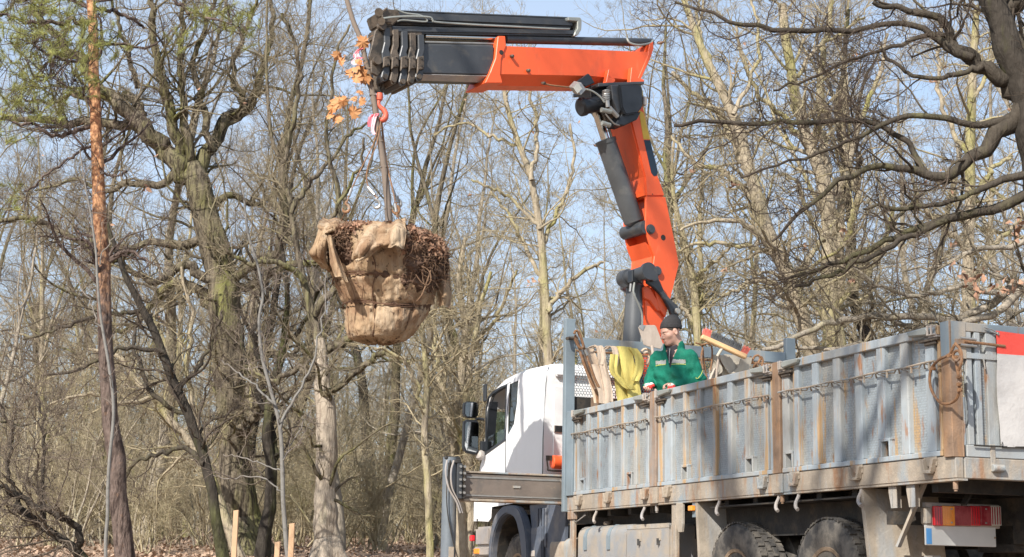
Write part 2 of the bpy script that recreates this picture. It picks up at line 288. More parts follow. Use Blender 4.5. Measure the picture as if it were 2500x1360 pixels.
# surface nets: a closed smooth surface from a distance function
def nets(f, lo, hi, h):
    lo = np.asarray(lo, float); ax = [np.arange(lo[i], hi[i]+h, h) for i in range(3)]
    G = np.stack(np.meshgrid(*ax, indexing='ij'), -1).astype(np.float32); Fv = f(G); S = Fv < 0
    n = np.array(Fv.shape)-1; c = [(i, j, k) for i in (0, 1) for j in (0, 1) for k in (0, 1)]
    sl = lambda A, o: A[o[0]:o[0]+n[0], o[1]:o[1]+n[1], o[2]:o[2]+n[2]]
    cnt = sum(sl(S, o).astype(np.int8) for o in c); act = (cnt > 0) & (cnt < 8)
    ids = -np.ones(act.shape, np.int64); I = np.argwhere(act); ids[act] = np.arange(len(I))
    acc = np.zeros((len(I), 3)); w = np.zeros(len(I)); base = lo+I*h
    for a in c:
        for d in range(3):
            if a[d] == 0:
                b = list(a); b[d] = 1; fa = Fv[I[:, 0]+a[0], I[:, 1]+a[1], I[:, 2]+a[2]]; fb = Fv[I[:, 0]+b[0], I[:, 1]+b[1], I[:, 2]+b[2]]
                m_ = (fa < 0) != (fb < 0); t = np.where(m_, fa/np.where(np.abs(fa-fb) < 1e-9, 1, fa-fb), 0)
                p = np.array(a, float)[None].repeat(len(I), 0); p[:, d] = t; acc += p*m_[:, None]; w += m_
    V = base+acc/w[:, None]*h; Q = []
    for d in range(3):
        e = [slice(1, -1)]*3; e[d] = slice(0, -1); s0 = S[tuple(e)]; e[d] = slice(1, None); s1 = S[tuple(e)]
        J = np.argwhere(s0 != s1); fl = s0[tuple(J.T)]
        off = np.array([1, 1, 1]); off[d] = 0; J = J+off; b, c2 = [(1, 2), (2, 0), (0, 1)][d]
        eb = np.zeros(3, int); eb[b] = 1; ec = np.zeros(3, int); ec[c2] = 1
        q = np.stack([ids[tuple((J-eb-ec).T)], ids[tuple((J-ec).T)], ids[tuple(J.T)], ids[tuple((J-eb).T)]], 1)
        q[~fl] = q[~fl][:, ::-1]; Q.append(q)
    return V, np.concatenate(Q)
def cap(P, a, b, ra, rb=None, sc=None):              # tapered capsule distance
    rb = ra if rb is None else rb; a = np.asarray(a, np.float32); b = np.asarray(b, np.float32); ba = b-a
    if sc is not None: sc = np.asarray(sc, np.float32); P = a+(P-a)/sc; ba = ba/sc
    pa = P-a; t = np.clip((pa@ba)/(ba@ba+1e-9), 0, 1); return np.linalg.norm(pa-t[..., None]*ba, axis=-1)-(ra+(rb-ra)*t)
def ell(P, c, r): q = (P-np.asarray(c, np.float32))/np.asarray(r, np.float32); k = np.linalg.norm(q, axis=-1); return (k-1)*min(r)
def sm(a, b, k=.03): h = np.clip(.5+.5*(b-a)/k, 0, 1); return b*(1-h)+a*h-k*h*(1-h)
# ---------------------------------------------------------------- cheap noise
def vnoise(P, s=1., seed=0):
    P = np.asarray(P, float)*s; r = np.random.default_rng(seed); o = 0.
    for k in range(5):
        d = nrm(r.normal(size=3))*(1+.8*k); o = o+np.sin(P@d*2+r.uniform(0, 6)+1.3*np.sin(P@np.roll(d, 1)*1.7+r.uniform(0, 6)))/(1+.6*k)
    return o/2.4
# ---------------------------------------------------------------- branching
def grow(P0, Dr, r0, Ln, nseg, wob=.25, up=.05, taper=.75, g=rng, droop=0.):
    N = len(P0); P = np.empty((N, nseg+1, 3)); P[:, 0] = P0; d = nrm(Dr); R = np.empty((N, nseg+1)); R[:, 0] = r0
    for k in range(nseg):
        d = d+g.normal(0, wob, (N, 3)); d[:, 2] += up; d = nrm(d); P[:, k+1] = P[:, k]+d*(Ln/nseg)[:, None]; R[:, k+1] = r0*(1-taper*(k+1)/nseg)
    return P, R
def kids(P, R, n, t0=.15, t1=1., ang=(30, 70), lf=(.3, .6), rf=.55, lref=None, g=rng, rmin=.002, up=.1):
    N, K, _ = P.shape; L = np.linalg.norm(np.diff(P, axis=1), axis=2).sum(1); idx = np.repeat(np.arange(N), n) if np.isscalar(n) else np.repeat(np.arange(N), n)
    m_ = len(idx); t = g.uniform(t0, t1, m_)*(K-1)*.999; i = t.astype(int); fr = (t-i)[:, None]
    p = P[idx, i]*(1-fr)+P[idx, i+1]*fr; T = nrm(P[idx, i+1]-P[idx, i]); q = nrm(np.cross(T, nrm(g.normal(size=(m_, 3)))))
    a = np.radians(g.uniform(*ang, m_))[:, None]; d = T*np.cos(a)+q*np.sin(a); d[:, 2] += up
    rp = R[idx, i]*(1-fr[:, 0])+R[idx, i+1]*fr[:, 0]; Lr = L[idx] if lref is None else lref
    ln = Lr*g.uniform(*lf, m_)*(1-.45*t/(K-1)); r = np.maximum(rp*rf*g.uniform(.6, 1, m_), rmin)
    return p, d, r, ln
def tubes(P, R, n):
    N, K, _ = P.shape; T = nrm(np.gradient(P, axis=1)); ref = nrm(np.array([.31, .77, .41])+0*T); u = nrm(np.cross(T, ref)); w = np.cross(T, u)
    th = np.arange(n)*2*math.pi/n; V = P[:, :, None]+R[:, :, None, None]*(np.cos(th)[:, None]*u[:, :, None]+np.sin(th)[:, None]*w[:, :, None])
    b = (np.arange(N)*K*n)[:, None, None]+(np.arange(K-1)*n)[None, :, None]; j = np.arange(n)[None, None]; j2 = (j+1) % n
    F = np.stack([b+j, b+j2, b+n+j2, b+n+j], -1).reshape(-1, 4)
    return V.reshape(-1, 3), F, np.repeat(R.reshape(-1), n)
class TM:                                            # gathers tubes into one mesh
    def __init__(s): s.V = []; s.F = []; s.R = []; s.n = 0
    def add(s, P, R, n):
        if len(P) == 0: return s
        V, F, r = tubes(P, R, n); s.V.append(V); s.F.append(F+s.n); s.R.append(r); s.n += len(V); return s
    def mesh(s, name, off=(0, 0, 0)): return mesh_np(name, np.concatenate(s.V)-np.asarray(off), np.concatenate(s.F), attr={'rad': np.concatenate(s.R)}, smooth=True)
def resamp(P, R, K):
    P = np.asarray(P, float); d = np.r_[0, np.cumsum(np.linalg.norm(np.diff(P, axis=0), axis=1))]; t = np.linspace(0, d[-1], K)
    return np.stack([np.interp(t, d, P[:, i]) for i in range(3)], 1), np.interp(t, d, R)
def hero(name, label, cat, Y, lines, mt, dens=1., lv=(1.0, .5, .25), spread=.25, seed=1, tw=1., group=None, mt2=None, wob=.012, bushy=1.):
    """a tree from its limbs; the first line is the trunk. lines: [(x, y, radius in px), ...]"""
    g = np.random.default_rng(seed); root = None; crown = TM(); trunkT = TM(); LP = []; LR = []; base = None
    for li, ln in enumerate(lines):
        ln = np.array(ln, float); K = 40; t = np.linspace(0, 1, len(ln))
        dep = Y+(0 if li == 0 else 1)*g.choice([-1, 1])*spread*t**1.0*g.uniform(.5, 1)*Y*.12
        if li and spread: dep = dep+g.normal(0, .08)
        P = crv([at(x, y, dd) for (x, y, _), dd in zip(ln, dep)], 6); R = np.interp(np.linspace(0, 1, len(P)), t, ln[:, 2])*Y/FPX
        P, R = resamp(P, R, K); k1 = g.normal(0, wob*(.25 if li == 0 else 1), (K//2+1, 3)); k1[0] = 0
        P = P+np.stack([np.interp(np.arange(K), np.arange(K//2+1)*2, k1[:, i]) for i in range(3)], 1)*(1+R[:, None]*25)
        if li == 0:
            gz = ground_z(P[0][0], P[0][1])          # run the trunk down into the ground
            if P[0][2] > gz-.2:
                dd = nrm(P[0]-P[3]); kk = (P[0][2]-gz+.3)/max(.3, -dd[2]); P = np.concatenate([[P[0]+dd*kk], P[:-1]]); R = np.concatenate([[R[0]*1.25], R[:-1]])
            base = np.array([P[0][0], P[0][1], gz])
            P9, R9 = resamp(P, R, 120); nr_ = 30; V9, F9, q9 = tubes(P9[None], R9[None], nr_); ctr = np.repeat(P9, nr_, 0); ang = np.tile(np.arange(nr_)*2*math.pi/nr_, 120); rad = V9-ctr
            big = np.clip(R9.max()/.2, .3, 1); fl = 1+big*(.10*vnoise(V9*np.array([1, 1, .5]), 2.2, seed)+.05*vnoise(V9*np.array([1, 1, .25]), 9, seed+1)+.03*np.sin(ang*7+3*vnoise(V9, .8, seed)))
            bz = np.clip(1-(V9[:, 2]-gz)/.9, 0, 1)**2; fl = fl+bz*(.35+.35*np.sin(ang*5+seed))*big; trunkT.V.append(ctr+rad*fl[:, None]); trunkT.F.append(F9); trunkT.R.append(q9); trunkT.n += len(V9)
        else: crown.add(P[None], R[None], 9)
        LP.append(P); LR.append(R)
    P0 = np.array(LP); R0 = np.array(LR); nl = []
    Lm = np.linalg.norm(np.diff(P0, axis=1), axis=2).sum(1)
    n1 = np.maximum(2, (Lm*3.2*dens)).astype(int); a = kids(P0, R0, n1, .25, 1, (30, 80), (1, 1), .42, lref=1., g=g, rmin=.006*tw)
    ln1 = g.uniform(.7, 2.2, len(a[0]))*lv[0]; idx = np.argsort(a[0][:, 2]); P1, R1 = grow(a[0], a[1], np.minimum(a[2], .04), ln1, 9, .24, .04, .75, g)
    crown.add(P1, R1, 5)
    b = kids(P1, R1, int(7*bushy), .12, 1, (30, 75), (.28, .6), .55, g=g, rmin=.0045*tw); P2, R2 = grow(b[0], b[1], b[2], b[3], 5, .26, .04, .6, g); crown.add(P2, R2, 4)
    c_ = kids(P2, R2, int(8*bushy), .1, 1, (30, 70), (.3, .8), .6, g=g, rmin=.0028*tw); P3, R3 = grow(c_[0], c_[1], c_[2], c_[3], 3, .24, .05, .5, g); crown.add(P3, R3, 3)
    root = empty(name, base, label, cat, group)
    link('trunk', trunkT.mesh('trunk', base), mt, root); link('crown', crown.mesh('crown', base), mt2 or mt, root)
    return root, P3, base
# ---------------------------------------------------------------- ground
def ground_z(x, y):
    x = np.asarray(x, float); y = np.asarray(y, float)
    z = np.interp(y, [-60, 0, 8, 21, 27, 400], [-1.3, -1.05, -.3, 0, .72, .72+.031*373])
    k = np.clip((y-23)/8, 0, 1); P = np.stack([x, y, 0*x], -1)
    return z+k*(.10*vnoise(P, .35, 3)+.04*vnoise(P, 1.6, 4))
gx = np.r_[np.linspace(-260, -32, 24), np.linspace(-30, 30, 161), np.linspace(32, 260, 24)]; gy = np.r_[np.linspace(-60, 10, 18), np.linspace(12, 60, 150), np.linspace(63, 400, 60)]
X, Y = np.meshgrid(gx, gy); V = np.stack([X.ravel(), Y.ravel(), ground_z(X.ravel(), Y.ravel())], 1)
nx = len(gx); a = (np.arange(len(gy)-1)[:, None]*nx+np.arange(nx-1)[None]).ravel()
tag(link('ground', mesh_np('ground', V, np.stack([a, a+1, a+nx+1, a+nx], 1), smooth=True), 'litter'), kind='structure')
# fallen leaves: little bent faces
n = 42000; px = rng.uniform(-.48, .40, n); py = 22+rng.uniform(0, 1, n)**1.6*45; px = px*py; s = rng.uniform(.018, .045, n)*(1+py/70)
th = rng.uniform(0, 6.3, n); c = np.stack([px, py, ground_z(px, py)+rng.uniform(.01, .05, n)], 1)
ta = np.stack([np.cos(th), np.sin(th), rng.normal(0, .5, n)], 1); tb = np.stack([-np.sin(th), np.cos(th), rng.normal(0, .5, n)], 1)
V = np.stack([c-ta*s[:, None], c-tb*s[:, None]*.6, c+ta*s[:, None], c+tb*s[:, None]*.6], 1).reshape(-1, 3)
tag(link('fallen_leaves', mesh_np('fallen_leaves', V, np.arange(4*n).reshape(-1, 4)), 'litleaf'), kind='stuff')

# ---------------------------------------------------------------- the truck
def TV(x, y, v=0.): d = at(x, y, 1.)-CAM; o = ORG+v*D2-CAM; P = CAM+d*((o@D2)/(d@D2)); return np.array([(P-ORG)@D1, v, P[2]])
def TU(x, y, u): d = at(x, y, 1.)-CAM; o = ORG+u*D1-CAM; P = CAM+d*((o@D1)/(d@D1)); return np.array([u, (P-ORG)@D2, P[2]])
def CS(x, y, w=0.): d = at(x, y, 1.)-CAM; o = CK-w*CN-CAM; P = CAM+d*((o@CN)/(d@CN)); return np.array([(P-CK)@CA, w, P[2]])
truck = empty('crane_truck', ORG, 'white cab truck with rusty grey dropside bed and tall orange loader crane', 'truck', rz=math.atan2(D1[1], D1[0]))
def T(): return MB(TL)
def C(): return MB(CL)
def part(mb, name, mt, parent=None, **k): return mb.build(name, mt, parent or truck, **k)
def inst(o, name, off, parent=None):                 # a further copy sharing the mesh
    c = bpy.data.objects.new(name, o.data); COL.objects.link(c); c.parent = parent or o.parent; c.location = tuple(TL(np.array(off, float))); return c
WD = 3.0
# bed floor, frame, chassis
part(T().box(.02, 7.36, .05, WD-.05, 1.43, 1.49), 'bed_floor', 'dustmetal')
fr = part(T().box(-.06, 7.43, .0, .07, 1.302, 1.468), 'side_rail', 'frame', bevel=.006)
part(T().box(-.06, 7.43, WD-.07, WD, 1.302, 1.468), 'side_rail', 'frame')
part(T().box(-.068, .0, .075, WD-.075, 1.302, 1.456), 'rear_rail', 'frame', bevel=.006)
part(T().box(-.075, 7.43, .004, .09, 1.286, 1.301), 'rail_lip', 'frame')
b = T(); [b.box(u, u+.08, .1, WD-.1, 1.22, 1.428) for u in np.arange(.3, 7.3, .55)]; o = part(b, 'cross_member', 'dark'); o['kind'] = 'stuff'
for v in (.95, 1.85): part(T().box(-.2, 10.2, v, v+.13, .86, 1.215), 'chassis_beam', 'dark')
part(T().box(1.3, 7.3, .32, .34, .95, 1.30), 'splash_board', 'dark')
# the dropsides
SEC = [('rear', .085, 2.411, [(2.30, 2.225), (2.141, 1.904), (1.817, 1.576), (1.479, 1.25), (1.157, .926), (.825, .605), (.509, .277), (.175, .115)], [(.78, .874), (2.257, 2.356)]),
       ('mid', 2.56, 4.93, [(4.838, 4.782), (4.615, 4.357), (4.304, 4.056), (3.992, 3.728), (3.671, 3.425), (3.342, 3.098), (3.008, 2.742), (2.677, 2.62)], [(4.267, 4.372), (2.96, 3.063)]),
       ('front', 5.10, 7.165, [(7.15, 7.10), (7.04, 6.82), (6.74, 6.509), (6.425, 6.192), (6.11, 5.853), (5.775, 5.527), (5.46, 5.227), (5.165, 5.12)], [(6.869, 6.971), (5.579, 5.678)])]
lash_u = [6.165, 5.21, 4.688, 2.743, 2.209, 1.23, .239, 6.98]
def lash(): return T().prism([(-.085, 0), (.085, 0), (.055, -.03), (.045, -.085), (-.035, -.1), (-.06, -.03)], 1, -.035, -.005).mesh('hinge', bevel=.006)
hm = MB(TL)
for sgn in (1, -1): hm.prism([(sgn*.085, .004), (sgn*.05, .004), (sgn*.022, -.095), (sgn*.05, -.095)] , 1, -.045, .0)
hm.box(-.045, .045, -.05, -.01, -.105, -.08).box(-.08, .08, -.012, .0, -.05, .02)
hingeme = hm.mesh('hinge', bevel=.004)
pegm = MB(TL).box(-.006, .006, -.05, -.038, -.055, .0).mesh('peg')
vbm = MB(TL).bar((-.055, .0, -.03), (0, -.045, 0), .012, .008).bar((.055, .0, -.03), (0, -.045, 0), .012, .008).mesh('rod_bracket')
lm = MB(TL); lm.prism([(0, 2.35), (.20, 2.372), (.24, 2.40), (.235, 2.43), (.02, 2.425)], 1, -.045, .0)
latchme = {}
def latch(u, sgn, parent, z=0):                       # lever, cage and rusty catch beside a post
    if sgn not in latchme:
        latchme[sgn] = (MB(TL).prism([(sgn*a, b_) for a, b_ in ((.13, -.03), (.36, -.012), (.385, .03), (.13, .035), (.10, .0))], 1, -.055, -.012).mesh('latch', bevel=.01),
            MB(TL).tube([(sgn*.03, -.03, .03), (sgn*.12, -.05, .03)], .007, 6).tube([(sgn*.03, -.03, -.03), (sgn*.12, -.05, -.03)], .007, 6).tube([(sgn*.06, -.05, -.035), (sgn*.06, -.05, .04)], .009, 6).tube([(sgn*.10, -.055, -.035), (sgn*.10, -.055, .04)], .009, 6).box(*(sorted((sgn*.02, sgn*.13))), -.03, .0, -.05, -.036).mesh('latch_cage'),
            MB(TL).box(*(sorted((sgn*.02, sgn*.24))), -.035, .0, -.075, -.055).box(*(sorted((sgn*.05, sgn*.2))), -.022, .0, -.10, -.075).mesh('latch_catch', bevel=.004))
    q = None
    for me, nm, mt in zip(latchme[sgn], ('latch', 'cage', 'catch'), ('pipe', 'dirtplastic', 'greasy')):
        o = link(nm, me, mt, parent if q is None else q); o.location = tuple(TL(np.array([u, 0, 2.405+z]))) if q is None else (0, 0, 0)
        if q is None: q = o
for nm, u0, u1, pans, wins in SEC:
    ds = bpy.data.objects.new('dropside', None); COL.objects.link(ds); ds.parent = truck; ds.empty_display_size = .1
    def P(mb, n_, mt, **k): return mb.build(n_, mt, ds, **k)
    P(T().box(u0, u1, -.012, .055, 2.372, 2.444), 'top_rail', 'paint', bevel=.006)
    P(T().box(u0, u1, -.010, .055, 1.471, 1.512), 'bottom_rail', 'paint', bevel=.005)
    edges = sorted([u0, u1]+[e for p_ in pans for e in p_])
    for a, b_ in pans:
        lo, hi = min(a, b_), max(a, b_); zb = 1.512
        if any(w0 < hi-.01 and w1 > lo+.01 and (hi-lo) > .12 and (min(hi, w1)-max(lo, w0)) > .03 for w0, w1 in wins): zb = 1.648
        P(T().box(lo-.004, hi+.004, .038, .044, zb, 2.374), 'tread_panel', 'tread')
        if zb > 1.6:
            for w0, w1 in wins:
                if w0 < hi and w1 > lo:
                    if w0 > lo: P(T().box(lo-.004, w0-.02, .039, .045, 1.512, zb), 'tread_panel', 'tread')
                    if w1 < hi: P(T().box(w1+.02, hi+.004, .039, .045, 1.512, zb), 'tread_panel', 'tread')
    rb = []
    for i in range(0, len(edges), 2):
        lo, hi = edges[i], edges[i+1]
        if hi-lo < .01: continue
        w = [x for x in wins if x[0] < hi and x[1] > lo]; zb = 1.650 if w else 1.512
        P(T().box(lo, hi, -.003+.002*(i % 3), .050, zb, 2.373), 'rib', 'paint', bevel=.004)
        P(T().box(lo-.010, lo+.002, .006, .040, max(zb, 1.52), 2.372), 'rib_edge', 'paint'); rb.append((lo+hi)/2)
        if w:
            w = w[0]
            if lo < w[0]-.02: P(T().box(lo, w[0]-.018, 0, .05, 1.512, 1.65), 'rib', 'paint')
            if hi > w[1]+.02: P(T().box(w[1]+.018, hi, 0, .05, 1.512, 1.65), 'rib', 'paint')
    for w0, w1 in wins:
        f = T().box(w0-.018, w0, -.008, .05, 1.512, 1.650).box(w1, w1+.018, -.008, .05, 1.512, 1.650).box(w0-.018, w1+.018, -.009, .05, 1.630, 1.655)
        P(f, 'pocket_frame', 'paint', bevel=.003)
        P(T().box(w0-.015, w1+.015, .16, .165, 1.50, 1.66).box(w0-.018, w0-.012, .05, .16, 1.50, 1.66).box(w1+.012, w1+.018, .05, .16, 1.50, 1.66), 'pocket_back', 'dark')
    P(T().tube([(u, -.045, 2.17+.004*math.sin(u*9)) for u in np.linspace(u0+.01, u1-.01, 30)], .0085, 6), 'lashing_rod', 'frame')
    for u in rb:
        o = link('rod_bracket', vbm, 'frame', ds); o.location = tuple(TL(np.array([u, 0, 2.17])))
    for k in range(len(rb)-1):
        o = link('rod_peg', pegm, 'frame', ds); o.location = tuple(TL(np.array([(rb[k]+rb[k+1])/2, 0, 2.17])))
        P(T().tube([(rb[k]+.04, -.04, 2.168), (rb[k]+.09, -.028, 2.145), (rb[k+1]-.06, -.03, 2.16)], .006, 5), 'rod_tie', 'dustmetal')
    latch(u0-.03, 1, ds); latch(u1+.03, -1, ds)
    for u in lash_u:
        if u0 < u < u1: o = link('hinge', hingeme, 'frame', ds); o.location = tuple(TL(np.array([u, 0, 1.452])))
for (u0, u1) in ((2.423, 2.548), (4.94, 5.09)):
    part(T().box(u0, u1, -.022, .07, 1.469, 2.452), 'side_post', 'rustpost', bevel=.006)
    part(T().box(u0-.02, u1+.02, -.018, .0, 1.300, 1.466), 'post_bracket', 'frame', bevel=.004)
for u in (5.02, 2.48, -.01): part(T().lathe([(.0, 0), (.019, 0), (.019, .06), (.013, .062), (.013, .075), (0, .075)], (u, .03, 1.285), (0, 0, -1), 10), 'bolt', 'rustpost')
part(T().box(-.066, .045, -.022, .075, 1.457, 2.452).box(-.072, -.066, .06, .075, 1.457, 2.45), 'corner_post', 'rustpost', bevel=.005)
part(T().box(-.062, .04, -.024, -.0221, 2.20, 2.455).box(-.0725, -.0721, -.01, .118, 2.18, 2.455), 'corner_plate', 'bluegrey')
part(T().box(-.06, .05, WD-.08, WD, 1.457, 2.452), 'corner_post', 'rustpost')
# far side and interior
part(T().box(.05, 7.3, WD-.05, WD, 1.469, 2.44), 'far_dropside', 'paint')
# J hooks under the rail
jm = MB(TL).tube(crv([(-.02, .03, .04), (-.01, .02, -.01), (.0, .0, -.06), (-.03, -.02, -.10), (-.07, -.025, -.125)], 5), .016, 8).mesh('rope_hook', smooth=True)
for u in (6.569, 5.309, 3.651, 2.537, 2.201, 1.225): o = link('rope_hook', jm, 'dirtplastic', truck); o.location = tuple(TL(np.array([u, 0, 1.27])))
# tailgate
tg = bpy.data.objects.new('tailgate', None); COL.objects.link(tg); tg.parent = truck
def G(mb, n_, mt, **k): return mb.build(n_, mt, tg, **k)
G(T().box(-.066, -.02, .122, WD-.12, 2.385, 2.452), 'top_rail', 'bluegrey', bevel=.005)
G(T().box(-.066, -.02, .10, WD-.12, 1.460, 1.548), 'bottom_rail', 'paint', bevel=.005)
vs_ = [.122, .20, .30, .345]+list(np.arange(.62, 2.85, .36))
for v in vs_: G(T().box(-.063, -.022, v, v+.05, 1.549, 2.384), 'rib', 'paint', bevel=.004)
for a, b_ in zip(vs_[:-1], vs_[1:]): G(T().box(-.030, -.024, a+.045, b_+.005, 1.55, 2.383), 'tread_panel', 'tread')
G(T().box(-.075, -.063, .12, 2.8, 2.185, 2.225), 'middle_bar', 'paint'); G(T().tube([(-.09, .09, 2.305), (-.09, .45, 2.292)], .011, 8), 'lock_rod', 'rustwire')
for z in (2.325, 2.275): G(T().tube([(-.085, .06, z+.003), (-.085, .2, z)], .011, 8), 'lock_handle', 'galv')
G(T().box(-.09, -.06, .02, .12, 2.28, 2.32), 'lock_bracket', 'rustpost')
G(T().box(-.072, -.064, .30, .345, 1.36, 1.56).lathe([(0, 0), (.028, 0), (.028, .10), (0, .10)], (-.085, .30, 1.385), (0, 1, 0), 12), 'hinge', 'frame', bevel=.004)
for z in (2.11, ): G(T().tube([(-.07, .27, z+.08), (-.085, .27, z)], .006, 6), 'rod_peg', 'frame')
# banner hung over the tailgate
nu, nv = 46, 26; vv = np.linspace(.375, 2.62, nu); zz = np.linspace(2.405, 1.545, nv)
Vg, Zg = np.meshgrid(vv, zz); sag = -.012*np.sin((Vg-.375)*4)*(Zg > 2.3)
Ug = -.088-.010*vnoise(np.stack([Vg*2, Zg*2, 0*Vg], -1), 1.4, 5)-.006*np.sin(Vg*14)*np.clip((1.8-Zg), 0, 1)
def sheet(i0, i1):
    m_ = T(); V = np.stack([Ug[i0:i1], Vg[i0:i1]+.006*np.sin(Zg[i0:i1]*9), Zg[i0:i1]+sag[i0:i1]], -1); r = i1-i0
    F = [(i*nu+j, i*nu+j+1, (i+1)*nu+j+1, (i+1)*nu+j) for i in range(r-1) for j in range(nu-1)]
    V2 = V.copy(); V2[..., 0] += .004; o = r*nu; F += [tuple(o+q for q in f[::-1]) for f in F]
    for i in range(r-1): F.append((i*nu, (i+1)*nu, o+(i+1)*nu, o+i*nu))
    for j in range(nu-1): F += [(j, j+1, o+j+1, o+j), ((r-1)*nu+j, o+(r-1)*nu+j, o+(r-1)*nu+j+1, (r-1)*nu+j+1)]
    m_.v.append(np.concatenate([V.reshape(-1, 3), V2.reshape(-1, 3)])); m_.f += F; m_.n = 2*r*nu; return m_
ban = empty('banner', T2W(np.array([-.09, .375, 1.545])), 'red topped mottled white tarp banner tied across the tailgate', 'banner', rz=math.atan2(D1[1], D1[0]))
bo = TL(np.array([-.09, .375, 1.545]))
for i0, i1, nm, mt in ((0, 6, 'red_band', 'tarpred'), (5, nv, 'white_sheet', 'tarp')):
    mb = sheet(i0, i1); mb.xf = lambda V: TL(V)-bo; mb.build(nm, mt, ban, smooth=True)
for v_, z_ in ((.39, 2.38), (.385, 1.565), (.62, 1.555), (.9, 1.555), (1.2, 1.555)):
    mb = MB(lambda V: TL(V)-bo); mb.tube([(-.097+.006*math.cos(t), v_+.012*math.cos(t*1.0), z_+.012*math.sin(t)) for t in np.linspace(0, 6.28, 9)], .004, 5, cap=False); mb.build('eyelet', 'galv', ban)
MB(lambda V: TL(V)-bo).tube([(-.10, .39, 2.38), (-.09, .34, 2.41), (-.085, .27, 2.425), (-.08, .33, 2.40), (-.10, .39, 2.375)], .005, 5).build('tie_cord', 'galv', ban)
MB(lambda V: TL(V)-bo).tube([(-.085, v_, 1.548-.004*math.sin(v_*6)) for v_ in np.linspace(.15, 2.6, 20)], .007, 5).build('bottom_cord', 'dark', ban)
# rope loop on the rear corner
rl = empty('wire_rope_sling', T2W(np.array([-.05, 0, 2.3])), 'rusty wire rope loop with clamps hanging on the rear corner of the bed', 'rope')
def wloc(o): b = np.array(o.location); return lambda V: V-b
mb = MB(lambda V: V-np.array(rl.location)); L2 = lambda px, v=-.06: T2W(TV(px[0], px[1], v))
mb.tube(crv([L2(p) for p in ((2330, 842), (2318, 865), (2290, 880), (2272, 905), (2272, 945), (2290, 978), (2312, 986), (2334, 975), (2342, 950), (2340, 920), (2336, 895), (2332, 870))], 6), .011, 7)
mb.tube(crv([L2(p, -.09) for p in ((2332, 838), (2345, 855), (2348, 880), (2340, 905))], 6), .011, 7); mb.build('rope', 'rustwire', rl, smooth=True)
for p in ((2341, 920), (2342, 938), (2343, 952), (2335, 872), (2278, 900), (2318, 868)):
    c = L2(p, -.07); MB(lambda V: V-np.array(rl.location)).obox(c, D1*.014, D2*.014, np.array([0, 0, .012])).tube([c-D1*.02, c-D1*.045+D2*-.02], .006, 5).build('clamp', 'rustwire', rl)
mb = MB(lambda V: V-np.array(rl.location)); c = L2((2336, 868), -.09); th = np.linspace(0, 2*math.pi, 15)
mb.tube([c+D2*.0+D1*-.045*math.cos(t)+np.array([0, 0, .035])*math.sin(t) for t in th], .011, 6, cap=False); mb.build('shackle', 'rustwire', rl, smooth=True)
# under the rear: mud plates, tail lamp, number plate
def plate(u, v0, v1, z0, z1, ut=0., nm='mudguard', mt='dustmetal'):
    mb = T(); mb.prism([(u+ut, z1), (u+ut+.012, z1), (u+.012, z0), (u, z0)], 1, v0, v1); mb.prism([(u+ut, z1), (u+ut+.05, z1), (u+.05, z0), (u, z0)], 1, v0-.004, v0); return part(mb, nm, mt)
plate(1.02, .02, .72, .25, 1.285, .17); plate(3.98, .02, .62, .25, 1.285, .10); part(T().box(1.2, 3.9, .06, .9, 1.22, 1.235), 'wheel_well_top', 'dark')
def hang(u, v, h): return part(T().prism([(u-.05, 1.286), (u+.05, 1.286), (u+.05, 1.286-h), (u-.05, 1.286-h)], 1, v, v+.006).prism([(v, 1.286), (v+.05, 1.23), (v+.05, 1.10), (v, 1.10)], 0, u-.006, u), 'bracket', 'bluegrey')
for u in (.80, .56): part(T().prism([(u-.055, 1.286), (u+.05, 1.286), (u+.05, 1.24), (u+.02, 1.286-.17), (u-.055, 1.286-.17)], 1, .03, .037).box(u-.004, u+.004, .03, .11, 1.12, 1.286), 'bracket', 'dustmetal')
part(T().bar(TU(2258, 1178, .55), TU(2193, 1335, .78), .05, .02), 'brace', 'dustmetal'); part(T().bar(TU(2382, 1178, .5), TU(2352, 1232, .45), .05, .02), 'brace', 'dark')
part(T().box(.72, .84, .33, .40, .66, .76), 'brace_foot', 'frame')
U0 = .6
def LB(x0, y0, x1, y1, d0, d1):
    a = TU(x0, y1, U0); b_ = TU(x1, y0, U0); return T().box(U0-d1, U0-d0, a[1], b_[1], a[2], b_[2])
tl = part(LB(2262, 1233, 2440, 1285, -.05, .0), 'tail_lamp', 'dirtplastic', bevel=.006)
for x0, x1, mt, nm in ((2276, 2296, 'lensred', 'red_lens'), (2297, 2326, 'lensamber', 'amber_lens'), (2327, 2365, 'lensdark', 'dull_red_lens'), (2366, 2389, 'lensred', 'red_lens'), (2390, 2415, 'lensdark', 'dull_red_lens'), (2416, 2439, 'lenswhite', 'clear_lens')):
    LB(x0, 1236, x1, 1283, .0005, .028).build(nm, mt, tl, bevel=.005)
for _x in range(2279, 2438, 6): LB(_x, 1238, _x+1, 1281, .028, .030).build('lens_rib', 'lensdark' if _x < 2296 or _x > 2326 else 'lensamber', tl)
for _x, _y in ((2318, 1243), (2318, 1276), (2402, 1277), (2402, 1243)): LB(_x-2, _y-2, _x+2, _y+2, .028, .033).build('screw', 'galv', tl, bevel=.002)
LB(2258, 1238, 2272, 1280, -.06, .015).build('lamp_bracket', 'frame', tl, bevel=.01)
pl = part(LB(2259, 1287, 2431, 1331, -.01, .0), 'number_plate', 'plate', bevel=.004); LB(2262, 1290, 2274, 1328, .0005, .002).build('blue_band', 'bluepl', pl)
c = TU(2428, 1313, U0); T().lathe([(0, .0), (.008, .0), (.008, .004), (0, .004)], c+np.array([-.005, 0, 0]), (-1, 0, 0), 8).build('screw', 'rim', pl)
part(LB(2464, 1222, 2492, 1258, -.05, .02), 'reversing_lamp', 'dark', bevel=.008); part(LB(2466, 1225, 2490, 1254, .021, .026), 'reversing_lens', 'dirtplastic')
